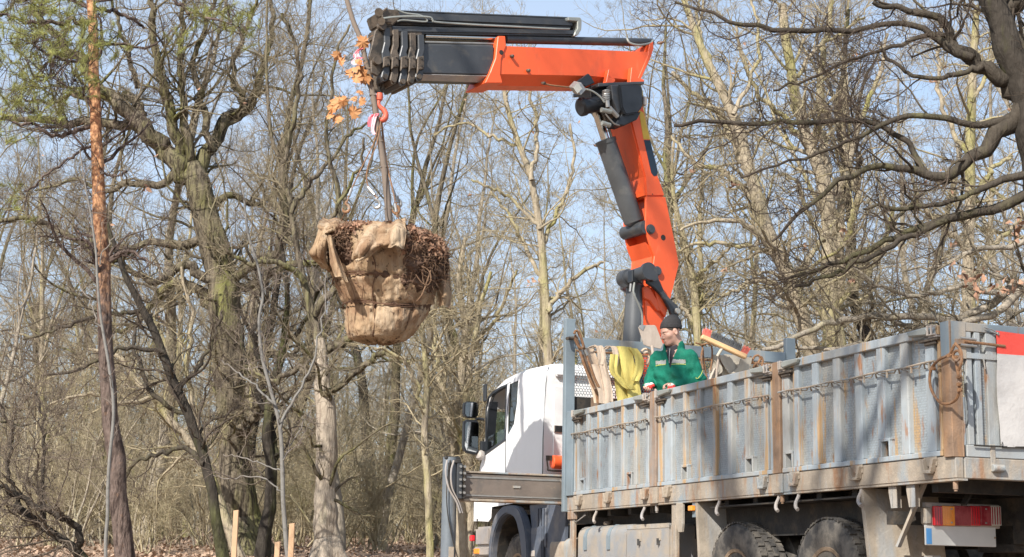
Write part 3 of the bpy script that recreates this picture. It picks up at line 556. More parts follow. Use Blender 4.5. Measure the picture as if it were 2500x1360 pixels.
part(T().box(.72, .84, .0, 2.9, .99, 1.09), 'rear_crossbar', 'dark')
part(T().box(.55, 1.0, .95, 2.05, .80, 1.0), 'rear_axle_frame', 'dark')
# wheels
def wheel(u, v0, nm='rear_wheel', w=.30, R=.54, n_ax=1):
    root = bpy.data.objects.new(nm, None); COL.objects.link(root); root.parent = truck; root.location = tuple(TL(np.array([u, v0, R])))
    o = MB(TL).lathe([(.29, .03), (.34, .008), (.44, .0), (.505, .015), (R-.012, .045), (R-.006, w*.5), (R-.012, w-.045), (.505, w-.015), (.44, w), (.29, w-.03)], (0, 0, 0), (0, 1, 0), 64); o.build('tyre', 'rubber', root, smooth=math.radians(35))
    tm = MB(TL); k = 66
    for i in range(k):
        a = 2*math.pi*i/k; e = np.array([math.cos(a), 0, math.sin(a)]); t_ = np.array([-math.sin(a), 0, math.cos(a)])
        for j, (y0, y1) in enumerate(((.028, .088), (.098, .145), (.155, .202), (.212, .272))):
            sh = .01*((j+i) % 2); tm.obox(e*(R-.004)+np.array([0, (y0+y1)/2, 0])+t_*sh, e*.008, t_*.021+np.array([0, .004*(1 if j % 2 else -1), 0]), np.array([0, (y1-y0)/2, 0]))
    o = tm.build('tread_blocks', 'rubber', root); o['kind'] = 'stuff'
    MB(TL).lathe([(.0, .12), (.11, .12), (.12, .02), (.13, .015), (.14, .09), (.24, .10), (.265, .02), (.295, .012), (.297, .04), (.28, .05), (.27, .13), (0, .14)], (0, 0, 0), (0, 1, 0), 40).build('rim', 'rim', root, smooth=math.radians(30))
    for i in range(10):
        a = 2*math.pi*i/10; MB(TL).lathe([(0, 0), (.014, 0), (.014, .03), (0, .03)], (.17*math.cos(a), .07, .17*math.sin(a)), (0, 1, 0), 6).build('wheel_nut', 'dark', root)
    return root
wheel(1.93, .10); wheel(3.52, .10); wheel(9.46, .16, 'front_wheel')
part(T().lathe([(0, 0), (.29, 0), (.44, .0), (.53, .03), (.53, .27), (.44, .3), (0, .3)], (1.93, .46, .54), (0, 1, 0), 48), 'inner_tyre', 'rubber', smooth=math.radians(35))
part(T().lathe([(0, 0), (.29, 0), (.44, .0), (.53, .03), (.53, .27), (.44, .3), (0, .3)], (3.52, .46, .54), (0, 1, 0), 48), 'inner_tyre', 'rubber', smooth=math.radians(35))
for u in (1.93, 3.52):
    for v in (2.0, 2.35): part(T().lathe([(0, 0), (.44, .0), (.53, .03), (.53, .27), (.44, .3), (0, .3)], (u, v, .54), (0, 1, 0), 40), 'far_tyre', 'rubber')
part(T().lathe([(0, 0), (.44, .0), (.53, .03), (.53, .27), (.44, .3), (0, .3)], (9.46, 2.5, .54), (0, 1, 0), 40), 'far_tyre', 'rubber')
part(T().tube([(1.93, .4, .54), (1.93, 2.6, .54)], .09, 10), 'axle', 'dark'); part(T().tube([(3.52, .4, .54), (3.52, 2.6, .54)], .09, 10), 'axle', 'dark'); part(T().tube([(9.46, .4, .5), (9.46, 2.6, .5)], .08, 10), 'axle', 'dark')
part(T().tube([(2.7, .55, .85), (2.7, .95, .80)], .11, 12), 'brake_chamber', 'dustmetal')
# tank, tool box, posts
def rbx(u0, u1, v0, v1, z0, z1, r, n=6):
    pts = []
    for (cy, cz, a0) in ((v1-r, z1-r, 0), (v0+r, z1-r, 90), (v0+r, z0+r, 180), (v1-r, z0+r, 270)):
        for k in range(n): a = math.radians(a0+90*k/(n-1)); pts.append((cy+r*math.cos(a), cz+r*math.sin(a)))
    return T().prism(pts, 0, u0, u1)
fu = part(rbx(5.84, 7.17, .06, .70, .42, 1.12, .12), 'fuel_tank', 'tank', smooth=math.radians(35), bevel=.0)
for u in (6.95, 6.30): T().prism([(v, z) for v, z in ((.30, 1.13), (.16, 1.125), (.08, 1.08), (.045, 1.0), (.045, .85), (.058, .85), (.062, 1.0), (.09, 1.065), (.17, 1.11), (.30, 1.118))], 0, u-.04, u+.04).build('tank_strap', 'bluegrey', fu)
T().lathe([(0, .06), (.045, .06), (.055, .045), (.055, .02), (.03, .02), (.03, 0), (0, 0)], (6.62, .20, 1.115), (0, -.2, 1), 16).build('filler_cap', 'greasy', fu, smooth=math.radians(35))
tb = part(T().box(4.74, 5.80, .04, .62, .45, 1.10), 'tool_box', 'tank', bevel=.02)
T().box(4.745, 5.795, .035, .040, 1.055, 1.10).build('lid_lip', 'dustmetal', tb)
for u in (5.45, 4.98): T().box(u-.04, u+.04, .032, .040, .93, 1.03).build('latch_plate', 'dustmetal', tb); T().bar((u+.005, .028, .95), (u-.005, .024, .885), .035, .012).build('latch_lever', 'dark', tb)
part(T().box(4.56, 4.66, .02, .06, .2, 1.286), 'side_bracket', 'frame', bevel=.004); part(T().prism([(4.38, 1.286), (4.52, 1.286), (4.52, 1.08), (4.47, 1.0), (4.40, 1.0), (4.38, 1.08)], 1, .0, .03), 'side_bracket', 'dustmetal', bevel=.004)
part(T().prism([(4.12, 1.286), (4.20, 1.286), (4.20, 1.14), (4.12, 1.14)], 1, .02, .04), 'lamp_bracket', 'bluegrey'); part(T().box(4.13, 4.22, -.02, .02, 1.20, 1.25), 'marker_lamp', 'lensamber', bevel=.006)
part(T().box(7.22, 7.33, .02, .06, .3, 1.286), 'side_bracket', 'frame', bevel=.004); part(T().box(7.2, 7.36, .0, .06, 1.20, 1.285), 'marker_bracket', 'rustpost', bevel=.004)
part(rbx(7.40, 8.15, .10, .60, .45, 1.0, .10), 'battery_box', 'frame', smooth=math.radians(35))
part(T().tube(crv([(7.3, .05, 1.22), (7.1, .0, 1.17), (6.9, .03, 1.24)], 6), .007, 6), 'cable', 'galv')
# ---- headboard
hb = bpy.data.objects.new('headboard', None); COL.objects.link(hb); hb.parent = truck
def H(mb, n_, mt, **k): return mb.build(n_, mt, hb, **k)
H(T().box(7.36, 7.44, -.045, .078, 1.288, 3.56), 'post', 'bluegrey', bevel=.005); H(T().box(7.17, 7.358, -.025, .01, 1.469, 2.45), 'post', 'bluegrey', bevel=.004)
H(T().box(7.36, 7.44, WD-.075, WD+.055, 1.288, 3.53), 'post', 'bluegrey', bevel=.005)
H(T().box(7.37, 7.43, .08, WD-.08, 3.212, 3.345), 'top_rail', 'bluegrey', bevel=.004)
H(T().box(7.375, 7.425, .30, WD-.08, 1.50, 2.64), 'lower_plate', 'rustpost'); H(T().box(7.40, 7.425, .08, .30, 1.50, 2.64), 'lower_plate', 'dark')
H(T().tube([(7.33, .08, 3.175), (7.33, WD-.08, 3.175)], .013, 8), 'hanging_rod', 'rustwire')
H(T().tube([(7.26, -.07, 3.30), (7.33, -.01, 3.32), (7.34, .10, 3.33)], .02, 8), 'hook_pin', 'greasy', smooth=True)
# perforated sheet: every hole is open
pt = .0355; k6 = np.arange(6); Vs = []; Fs = []; nn = 0
hexo = np.stack([np.cos(math.pi/6+k6*math.pi/3), np.sin(math.pi/6+k6*math.pi/3)], 1)*pt/math.sqrt(3); hexi = hexo*.80
for r_, z in enumerate(np.arange(2.66, 3.205, pt*.866)):
    for v in np.arange(.10+(r_ % 2)*pt/2, WD-.09, pt):
        for (x_, hx) in ((7.396, hexo), (7.396, hexi), (7.401, hexi)): Vs.append(np.stack([np.full(6, x_), v+hx[:, 0], z+hx[:, 1]], 1))
        for i in range(6):
            j = (i+1) % 6; Fs += [(nn+i, nn+j, nn+6+j, nn+6+i), (nn+6+i, nn+6+j, nn+12+j, nn+12+i)]
        nn += 18
o = link('perforated_sheet', mesh_np('perforated_sheet', TL(np.concatenate(Vs)), np.array(Fs)), 'bluegrey', hb); o['kind'] = 'stuff'
M['perf'] = M['bluegrey']
# ---- cab
def bend(V):                                         # the side walls lean in towards the roof
    V = np.array(V, float); z = V[:, 2]; k = np.clip(z-2.2, 0, 2); d = .06*k*k; V[:, 1] += np.where(V[:, 1] < 1.45, d, -d); return TL(V)
SIDE = [(8.27, 1.44), (8.27, 2.2), (8.27, 3.0), (8.33, 3.09), (9.0, 3.12), (9.5, 3.11), (9.9, 3.08), (10.2, 3.00), (10.35, 2.91), (10.43, 2.72), (10.46, 2.4), (10.51, 2.13), (10.62, 2.02), (10.67, 1.9), (10.68, 1.6), (10.67, 1.27), (10.25, 1.25), (10.14, 1.30), (10.12, 1.44), (9.2, 1.46)]
WIN = [tuple(TV(x, y, .06)[[0, 2]]) for x, y in ((1188, 1106), (1187, 1000), (1190, 972), (1200, 960), (1218, 948), (1232, 941), (1235, 1072))]
QWIN = [tuple(TV(x, y, .06)[[0, 2]]) for x, y in ((1242, 1062), (1239, 938), (1260, 928), (1261, 985), (1256, 1035))]
def panel(v, t, holes):
    bm = bmesh.new(); ed = []
    for lp in [SIDE]+holes:
        vs = [bm.verts.new((u, v, z)) for u, z in crv2(lp)]; ed += [bm.edges.new((vs[i], vs[(i+1) % len(vs)])) for i in range(len(vs))]
    bmesh.ops.triangle_fill(bm, edges=ed, use_beauty=True); V = np.array([x.co[:] for x in bm.verts]); F = [tuple(l.index for l in f.verts) for f in bm.faces]; 
    bm.verts.index_update(); F = [tuple(l.index for l in f.verts) for f in bm.faces]; bm.free(); return V, F
def crv2(lp):
    out = []
    for i in range(len(lp)):
        a, b_ = np.array(lp[i]), np.array(lp[(i+1) % len(lp)]); n_ = max(1, int(np.linalg.norm(b_-a)/.12))
        out += [tuple(a+(b_-a)*k/n_) for k in range(n_)]
    return out
cabo = bpy.data.objects.new('cab', None); COL.objects.link(cabo); cabo.parent = truck
def K(mb, n_, mt, **k): return mb.build(n_, mt, cabo, **k)
for v, nm in ((.05, 'side_wall'), (2.85, 'side_wall')):
    mb = MB(bend); V, F = panel(v, .02, [WIN, QWIN]); mb.add(V, F); K(mb, nm, 'white')
top = [p for p in SIDE if p[0] >= 8.27 and p[1] >= 2.69 and not (p == (8.27, 2.2))]
rings = []
for (u, z) in [(8.27, 3.0)]+top[1:]:
    k = max(0, z-2.2); d = .06*k*k; a = .05+d; b_ = 2.85-d
    rings.append([(u, a, z), (u, a+.03, z+.035), (u, a+.10, z+.055), (u, a+.35, z+.065), (u, 1.45, z+.07), (u, b_-.35, z+.065), (u, b_-.10, z+.055), (u, b_-.03, z+.035), (u, b_, z)])
mb = T(); V = np.concatenate([np.array(r) for r in rings]); F = [(i*9+j, i*9+j+1, (i+1)*9+j+1, (i+1)*9+j) for i in range(len(rings)-1) for j in range(8)]; mb.add(V, F); K(mb, 'roof', 'white', smooth=math.radians(60))
# rear wall follows the side's lean
rw = MB(bend); zs = [1.44, 2.0, 2.2, 2.4, 2.6, 2.8, 3.0]
V = []; [V.extend([(8.272, .05, z), (8.272, .12, z), (8.272, 2.78, z), (8.272, 2.85, z)]) for z in zs]
V += [(8.272, .07, 3.03), (8.272, .15, 3.052), (8.272, 2.75, 3.052), (8.272, 2.83, 3.03)]
rw.add(V, [(i*4+j, i*4+j+1, i*4+j+5, i*4+j+4) for i in range(len(zs)) for j in range(3)]); K(rw, 'rear_wall', 'white')
K(T().box(8.20, 8.27, .17, 2.7, 2.98, 3.07), 'roof_lip', 'white', bevel=.02)
K(T().box(8.255, 8.2705, .17, 1.0, 1.9, 2.86), 'rear_panel', 'white', bevel=.006)
vt = K(T().box(8.235, 8.255, .17, .34, 2.29, 2.375), 'vent', 'dirtplastic', bevel=.004)
for k in range(6): T().box(8.228, 8.236, .18, .33, 2.297+k*.013, 2.304+k*.013).build('vent_slat', 'blackpl', vt)
K(T().box(8.3, 10.6, .12, 2.78, 1.44, 1.50), 'cab_floor', 'dark'); 
# front with windscreen
fz = [(10.41, 2.73), (10.46, 2.4), (10.51, 2.13)]
K(T().prism([(10.40, 2.74), (10.405, 2.74), (10.505, 2.14), (10.495, 2.14)], 1, .16, 2.74), 'windscreen', 'glass')
K(T().prism([(10.48, 2.14), (10.62, 2.03), (10.66, 1.9), (10.665, 1.27), (10.60, 1.27), (10.5, 2.0)], 1, .055, 2.845), 'front_panel', 'white')
for v in (.06, 2.72): K(T().prism([(10.33, 2.86), (10.42, 2.73), (10.52, 2.13), (10.46, 2.13), (10.36, 2.7)], 1, v+.0, v+.12), 'windscreen_pillar', 'blackpl')
for v, side in ((.062, 1), (2.838, -1)):
    mb = MB(bend); V, F = [], []; mb.add([(u, v, z) for u, z in WIN[:]], [tuple(range(len(WIN)))]); 
    if side == 1:
        mb = MB(bend); mb.add([(u, v, z) for u, z in [tuple(TV(x, y, .065)[[0, 2]]) for x, y in ((1190, 1104), (1190, 1068), (1234, 1045), (1234, 1070))]], [(0, 1, 2, 3)])
    K(mb, 'window_glass', 'glass')
    mb = MB(bend); mb.add([(u, v-.004*side, z) for u, z in QWIN], [tuple(range(len(QWIN)))]); K(mb, 'quarter_window', 'glassdark')
    def ringof(P_, w): 
        P_ = np.array(P_); c = P_.mean(0); return c+(P_-c)*(1+w/np.linalg.norm(P_-c, axis=1, keepdims=True))
    o_ = ringof(WIN, .03); i_ = ringof(WIN, -.012); n_ = len(WIN); mb = MB(bend)
    mb.add([(u, v-.022*side, z) for u, z in o_]+[(u, v-.022*side, z) for u, z in i_]+[(u, v+.03*side, z) for u, z in i_]+[(u, v+.0*side, z) for u, z in o_], [(i, (i+1) % n_, n_+(i+1) % n_, n_+i) for i in range(n_)]+[(n_+i, n_+(i+1) % n_, 2*n_+(i+1) % n_, 2*n_+i) for i in range(n_)]+[(i, 3*n_+i, 3*n_+(i+1) % n_, (i+1) % n_) for i in range(n_)]); K(mb, 'window_frame', 'blackpl')
K(MB(bend).tube([(9.62, .045, 2.30), (9.615, .045, 2.1), (9.60, .045, 1.8), (9.60, .045, 1.46)], .005, 5), 'door_seam', 'blackpl')
K(MB(bend).tube([(9.63, .045, 2.3), (9.62, .045, 2.7), (9.60, .05, 3.05), (9.95, .05, 3.02), (10.2, .05, 2.92), (10.36, .05, 2.75)], .005, 5), 'door_seam', 'blackpl')
K(MB(bend).tube([(8.285, .045, 1.46), (8.285, .045, 2.2), (8.285, .045, 2.9), (8.30, .06, 3.1)], .006, 5), 'corner_seam', 'blackpl')
K(T().box(8.75, 9.15, .25, .95, 1.5, 2.5).box(8.72, 8.85, .25, .95, 2.3, 2.75), 'driver_seat', 'dark', bevel=.04)
for v in (.12, .9, 1.5): K(T().box(10.1, 10.2, v, v+.5, 3.03, 3.06), 'roof_beacon_base', 'galv')
K(T().tube(crv([(9.9, .35, 3.14), (10.05, .35, 3.18), (10.2, .36, 3.14), (10.3, .38, 3.06)], 5), .02, 6), 'roof_bar', 'galv')
K(T().box(10.34, 10.44, -.0, .03, 2.86, 3.10), 'sun_visor_end', 'blackpl', bevel=.012)
# arch, bumper
def arch(P_o, P_i, v0, v1, nm, mt, bv=0.):
    n_ = len(P_o); V = [(u, v, z) for v in (v0, v1) for u, z in list(P_o)+list(P_i)]; F = []
    for i in range(n_-1): F += [(i, i+1, n_+i+1, n_+i), (2*n_+i, 3*n_+i, 3*n_+i+1, 2*n_+i+1), (i, 2*n_+i, 2*n_+i+1, i+1), (n_+i, n_+i+1, 3*n_+i+1, 3*n_+i)]
    mb = T(); mb.add(V, F); return K(mb, nm, mt, smooth=math.radians(40), bevel=bv)
PO = crv([(10.14, .55), (10.13, .95), (10.0, 1.25), (9.75, 1.40), (9.45, 1.435), (9.1, 1.40), (8.87, 1.22), (8.74, .95), (8.70, .55)], 4)
PI = crv([(10.03, .55), (10.02, .9), (9.90, 1.14), (9.7, 1.28), (9.45, 1.33), (9.18, 1.26), (9.02, 1.08), (8.93, .85), (8.92, .55)], 4)
arch(PO, PI, .02, .12, 'wheel_arch', 'plastic', .015); arch(PI, PI*.97+np.array([9.46, .5])*.03, .1, .62, 'wheel_well', 'dark')
K(T().box(8.92, 10.03, .62, .64, .5, 1.44), 'wheel_well', 'dark')
K(T().prism([(8.9, 1.42), (8.68, .6), (7.75, .6), (7.7, 1.30), (8.1, 1.42)], 1, .12, .16), 'rear_mudguard', 'plastic')
for k in range(4): K(T().prism([(8.60-k*.09, .9), (8.60-k*.09, 1.37), (8.56-k*.09, 1.37), (8.56-k*.09, .9)], 1, .095, .121), 'mudguard_rib', 'plastic', bevel=.008)
K(T().box(8.35, 8.72, .07, .12, .75, 1.15), 'step_panel', 'plastic', bevel=.015); K(T().box(8.55, 8.66, .05, .07, .78, .86), 'step_latch', 'dirtplastic', bevel=.01)
K(T().box(10.16, 10.72, .03, 2.87, .93, 1.19), 'bumper', 'dirtplastic', bevel=.03); K(T().box(10.14, 10.76, .02, 2.88, .80, .925), 'bumper', 'dirtplastic', bevel=.02)
K(T().box(10.15, 10.74, .04, 2.86, .45, .795), 'bumper', 'tank', bevel=.03); K(T().box(10.5, 10.70, .005, .03, .83, .90), 'indicator', 'lensamber', bevel=.006); K(T().box(10.74, 10.82, -.02, .04, 1.0, 1.08), 'marker_lamp', 'lensred', bevel=.01)
gr = K(T().box(10.68, 10.76, .06, 2.84, 1.27, 1.68), 'grille', 'blackpl')
for k in range(4): T().prism([(10.70, 1.30+k*.09), (10.79, 1.345+k*.09), (10.70, 1.39+k*.09)], 1, .04, .07).build('grille_fin', 'white', gr)
K(T().box(10.79, 10.80, .03, 2.87, 1.27, 1.70), 'grille_edge', 'white')
# mirrors
mir = K(T().tube(crv([(10.42, .02, 2.62), (10.43, -.05, 2.63), (10.42, -.10, 2.62)], 4), .02, 8).tube([(10.44, -.02, 2.15), (10.44, -.12, 2.2)], .018, 8), 'mirror_arm', 'blackpl')
def mirr(z0, z1, v0, v1, cut=0.):
    pts = [(v0+.02, z1), (v1-.02, z1), (v1, z1-.03), (v1, z0+.02), (v1-.03, z0), (v0+.03, z0+cut*.5), (v0, z0+.04+cut), (v0, z1-.04)]
    o = K(T().prism(pts, 0, 10.40, 10.50), 'mirror', 'blackpl', bevel=.018); c = np.mean(pts, 0); T().prism([tuple(c+(np.array(p)-c)*.86) for p in pts], 0, 10.396, 10.399).build('mirror_glass', 'mirror', o); return o
mirr(2.635, 2.855, -.275, -.07); mirr(2.14, 2.61, -.27, -.055, .05)
K(T().lathe([(0, .07), (.05, .055), (.07, .02), (.07, 0), (0, 0)], (10.45, -.01, 2.14), (-.4, -.6, .1), 16), 'round_mirror', 'dirtplastic', smooth=True); K(T().box(10.42, 10.5, -.01, .06, 2.2, 2.33), 'mirror_bracket', 'blackpl', bevel=.01)
# orange cylinder behind the cab
K(T().lathe([(0, 0), (.07, 0), (.082, .012), (.082, .7), (.07, .712), (0, .712)], (8.12, .10, 1.915), (0, 1, 0), 24), 'air_cylinder', 'orange', smooth=math.radians(35))
K(T().tube(crv([(8.12, .03, 1.99), (8.12, .05, 1.85), (8.12, .09, 1.81), (8.12, .5, 1.82)], 5), .010, 6).box(8.10, 8.14, .03, .10, 1.93, 1.99), 'cylinder_bracket', 'dark')
# ---- outrigger
og = bpy.data.objects.new('outrigger', None); COL.objects.link(og); og.parent = truck
def O_(mb, n_, mt, **k): return mb.build(n_, mt, og, **k)
M['beam'] = mat('brown_grey_beam', (.20, .165, .14), .45, .3, .15, 4, [((.12, .115, .11), 5, (1, 1, .5), .5, .68, .7), ((.34, .27, .2), 9, V1, .6, .74, .5)], (40, .1))
O_(T().box(7.52, 7.74, -1.22, 2.8, 1.41, 1.70), 'beam', 'beam', bevel=.012)
O_(T().box(7.505, 7.755, -1.22, 1.2, 1.702, 1.724), 'beam_flange', 'frame', bevel=.003); O_(T().box(7.505, 7.755, -1.22, 1.2, 1.383, 1.409), 'beam_flange', 'frame', bevel=.003)
O_(T().box(7.512, 7.518, -1.19, .2, 1.645, 1.665).box(7.512, 7.518, -1.19, .2, 1.44, 1.455), 'wear_or_sunlit_strip', 'galv'); O_(T().box(7.508, 7.518, -.62, -.53, 1.55, 1.575), 'label_plate', 'frame')
O_(T().box(7.45, 7.80, -1.262, -1.224, 1.40, 1.79), 'end_plate', 'dark', bevel=.006); O_(T().box(7.44, 7.52, -1.325, -1.262, 1.40, 1.80), 'end_plate', 'cranegrey', bevel=.006)
for k in range(5):
    for vv_ in (-1.238, -1.29): O_(T().lathe([(0, 0), (.016, 0), (.016, .018), (0, .018)], (7.45 if vv_ > -1.25 else 7.44, vv_, 1.765-k*.074), (-1, 0, 0), 6), 'bolt', 'galv')
O_(T().lathe([(.0, 0), (.085, 0), (.085, 1.15), (.0, 1.15)], (7.55, -1.38, .72), (0, 0, 1), 24), 'leg_housing', 'leggrey', smooth=math.radians(35))
O_(T().lathe([(.0, 0), (.055, 0), (.055, .66), (.0, .66)], (7.55, -1.38, .08), (0, 0, 1), 20), 'leg_ram', 'chrome', smooth=math.radians(35)); O_(T().lathe([(0, 0), (.2, 0), (.2, .03), (.07, .09), (0, .09)], (7.55, -1.38, .0), (0, 0, 1), 24), 'foot', 'dark')
O_(T().box(7.48, 7.6, -1.46, -1.28, 1.845, 1.88).box(7.45, 7.5, -1.35, -1.28, 1.80, 1.85), 'leg_cap', 'dark', bevel=.008); O_(T().box(7.46, 7.47, -1.40, -1.34, .70, .86), 'label_plate', 'frame')
for k, (a, b_) in enumerate((((-1.42), .02), ((-1.40), .05), ((-1.38), .08))):
    O_(T().tube(crv([(7.45, a-.03+.02*k, 1.83), (7.43, a-.05+.012*k, 1.70), (7.43, a-.01, 1.52), (7.43, -1.33+.012*k, 1.36), (7.44, -1.28+.012*k, 1.24)], 6), .011, 6), 'hose', ('dirtplastic', 'dark', 'dirtplastic')[k])
O_(T().tube(crv([(7.45, -1.40, 1.8), (7.44, -1.445, 1.6), (7.44, -1.44, 1.3), (7.44, -1.38, 1.0), (7.44, -1.30, .74)], 6), .007, 6), 'cable', 'dark')
O_(T().box(7.44, 7.5, -.02, .03, 1.56, 1.66).tube([(7.46, -.06, 1.66), (7.45, -.01, 1.62)], .012, 6), 'valve', 'galv')
# ---- crane
cr = bpy.data.objects.new('crane_column', None); COL.objects.link(cr); cr.parent = truck
def R_(mb, n_, mt, par=None, **k): return mb.build(n_, mt, par or cr, **k)
R_(C().prism([tuple(CS(x, y, .2)[[0, 2]]) for x, y in ((1574, 835), (1571, 705), (1602, 700), (1622, 760), (1630, 835))]+[(.14, 1.3), (-.17, 1.3)], 1, -.2, .2), 'column', 'orange', bevel=.02); R_(C().box(-.5, .5, -.42, .42, 1.0, 1.75), 'base', 'dark', bevel=.05)
a, b_ = CS(1547, 845, .05), CS(1552, 690, .05)
R_(C().lathe([(0, 0), (.142, 0), (.140, 1.0), (.118, 1.72), (.10, 1.74), (.10, 1.80), (0, 1.80)], a+(a-b_)*1.2, b_-a, 28), 'lift_cylinder', 'barrel', smooth=math.radians(35))
c0 = CS(1540, 672, .1)
R_(C().lathe([(0, 0), (.10, 0), (.11, .02), (.11, .14), (.085, .15), (.085, .5), (.11, .51), (.11, .56), (0, .56)], CS(1522, 686, -.05)+np.array([-.05, .35-.3, 0]), (0, 1, .05), 20), 'clevis_pin', 'cranegrey', smooth=math.radians(35))
R_(C().obox(CS(1549, 676, .30), (.07, 0, .0), (0, .05, 0), (0, 0, .075)), 'valve_block', 'blackpl', bevel=.008)
for dx in (0, .04): R_(C().tube([CS(1540+dx*200, 693, .32), CS(1538+dx*200, 712, .33)], .014, 6), 'fitting', 'galv')
R_(C().tube(crv([CS(1549, 690, .34), CS(1547, 715, .35), CS(1560, 745, .34), CS(1568, 775, .33), CS(1566, 835, .33)], 6), .012, 8), 'hose', 'pipe', smooth=True)
bs = CS(1587, 680, .25); be = CS(1648, 765, .25)
dl = nrm(be-bs); pl_ = np.array([-dl[2], 0, dl[0]])
def lk(w): return C().prism([tuple((bs+dl*t+pl_*h)[[0, 2]]) for t, h in ((-.08, -.02), (-.06, .07), (.02, .10), (.10, .075), (.25, .035), (.40, .05), (.50, .08), (.58, .05), (.60, -.03), (.52, -.08), (.42, -.05), (.25, -.03), (.1, -.06), (0, -.10))], 1, w, w+.05)
R_(lk(.24), 'link', 'cranegrey', bevel=.01); R_(lk(-.29), 'link', 'cranegrey', bevel=.01)
R_(C().lathe([(0, 0), (.06, 0), (.06, .09), (0, .09)], CS(1587, 677, .27), (0, 1, 0), 16), 'pin', 'cranegrey'); R_(C().lathe([(0, 0), (.035, 0), (.035, .05), (0, .05)], CS(1650, 760, .28), (0, 1, 0), 14), 'pin', 'frame')
R_(C().prism([tuple(CS(x, y, .2)[[0, 2]]) for x, y in ((1567, 702), (1582, 697), (1590, 715), (1608, 745), (1626, 752), (1622, 762), (1600, 760), (1583, 735), (1570, 730))], 1, .19, .235), 'ear_plate', 'orange', bevel=.01)
bm_ = bpy.data.objects.new('crane_boom', None); COL.objects.link(bm_); bm_.parent = truck
S2 = lambda pts, w=.24: [tuple(CS(x, y, w)[[0, 2]]) for x, y in pts]
up = S2([(1520, 215), (1540, 296), (1574, 431), (1577, 480), (1625, 480), (1619, 460), (1604, 418), (1572, 260), (1566, 215)])
b = C().prism(up, 1, -.24, .24); o = R_(b, 'boom_box', 'orange', bm_, bevel=.02)
low = S2([(1577, 481), (1576, 557), (1588, 600), (1598, 625), (1594, 655), (1598, 700), (1608, 752), (1625, 775), (1636, 733), (1658, 645), (1650, 601), (1625, 481)])
R_(C().prism(low, 1, .205, .24), 'side_plate', 'orange', bm_, bevel=.006); R_(C().prism(low, 1, -.24, -.205), 'side_plate', 'orange', bm_, bevel=.006)
R_(C().prism(S2([(1596, 481), (1600, 560), (1618, 620), (1612, 680), (1625, 770), (1634, 733), (1655, 645), (1648, 601), (1622, 481)]), 1, -.204, .204), 'boom_web', 'orange', bm_)
R_(C().prism(S2([(1580, 590), (1600, 612), (1606, 640), (1600, 655), (1594, 655), (1596, 625)]), 1, -.204, .204), 'web_plate', 'orange', bm_)
for x, y, r in ((1587, 560, .050), (1603, 662, .048)): R_(C().lathe([(0, 0), (r+.012, 0), (r+.012, .02), (r, .022), (r, .04), (0, .04)], CS(x, y, .24), (0, 1, 0), 20), 'pin', 'cranegrey', bm_, smooth=math.radians(30))
R_(C().lathe([(0, 0), (.036, 0), (.036, .003), (0, .003)], CS(1619, 580, .24), (0, 1, 0), 18), 'hole', 'dark', bm_)
R_(C().prism(S2([(1559, 268), (1571, 275), (1587, 340), (1571, 340)], .242), 1, .2405, .2435), 'yellow_decal', 'yellow', bm_)
dk = [(1572, 342), (1587, 342), (1603, 405), (1606, 420), (1603, 429), (1596, 430), (1590, 422)]
R_(C().prism(S2(dk, .242), 1, .2405, .2435), 'dark_decal', 'blackst', bm_)
for x, y in ((1593, 473), (1597, 474)): R_(C().lathe([(0, 0), (.008, 0), (.008, .003), (0, .003)], CS(1593, 474, .24), (0, 1, 0), 8), 'hole', 'dark', bm_); break
# outer cylinder on the boom's left face
a, b_ = CS(1551, 552, .0), CS(1479, 345, .0); d_ = nrm(b_-a); ln = np.linalg.norm(b_-a)
R_(C().lathe([(0, 0), (.06, 0), (.125, .06), (.125, ln-.03), (.135, ln-.03), (.135, ln+.02), (.07, ln+.03), (0, ln+.03)], a, d_, 28), 'boom_cylinder', 'barrel', bm_, smooth=math.radians(35))
c = CS(1456, 272, .0); R_(C().lathe([(0, 0), (.055, 0), (.055, 1.), (0, 1.)], b_, (c-b_), 18) if False else C().tube([b_, c], .055, 18), 'cylinder_rod', 'chrome', bm_, smooth=math.radians(35))
R_(C().tube([b_+np.array([.10, 0, .03]), c+np.array([.13, 0, -.02])], .018, 8), 'rod_pipe', 'galv', bm_)
R_(C().lathe([(0, 0), (.085, 0), (.085, .46), (0, .46)], CS(1551, 562, .0)-np.array([0, .23, 0]), (0, 1, 0), 20), 'cylinder_foot', 'cranegrey', bm_, smooth=math.radians(35))
# knuckle
kn = bpy.data.objects.new('knuckle', None); COL.objects.link(kn); kn.parent = truck
a = CS(1418, 262, .2); b_ = CS(1500, 245, .2)
R_(C().lathe([(0, -.02), (.09, -.02), (.115, 0), (.115, .05), (.10, .06), (.10, .30), (.12, .31), (.12, .6), (0, .6)], a, (b_-a), 24), 'pin_housing', 'blackpl', kn, smooth=math.radians(35))
R_(C().prism(S2([(1435, 210), (1470, 208), (1500, 215), (1510, 260), (1490, 275), (1455, 262), (1440, 235)], .1), 1, -.15, .15), 'knuckle_plate', 'cranegrey', kn, bevel=.015)
R_(C().lathe([(0, 0), (.19, 0), (.20, .02), (.20, .42), (.19, .44), (0, .44)], CS(1508, 265, .0)-np.array([0, .22, 0]), (0, 1, 0), 30), 'swivel_drum', 'greasy', kn, smooth=math.radians(35))
bx = S2([(1512, 208), (1563, 207), (1568, 216), (1568, 262), (1556, 276), (1526, 280), (1518, 262)], .45)
R_(C().prism(bx, 1, .24, .46), 'cover', 'blackpl', kn, bevel=.015)
R_(C().prism(S2([(1519, 277), (1566, 273), (1556, 292), (1524, 307), (1502, 304)], .40), 1, .18, .40), 'cover_bottom', 'blackpl', kn, bevel=.012)
R_(C().prism(S2([(1493, 207), (1512, 206), (1520, 262), (1512, 280), (1497, 240)], .42), 1, .30, .41), 'cover_side', 'cranegrey', kn, bevel=.01)
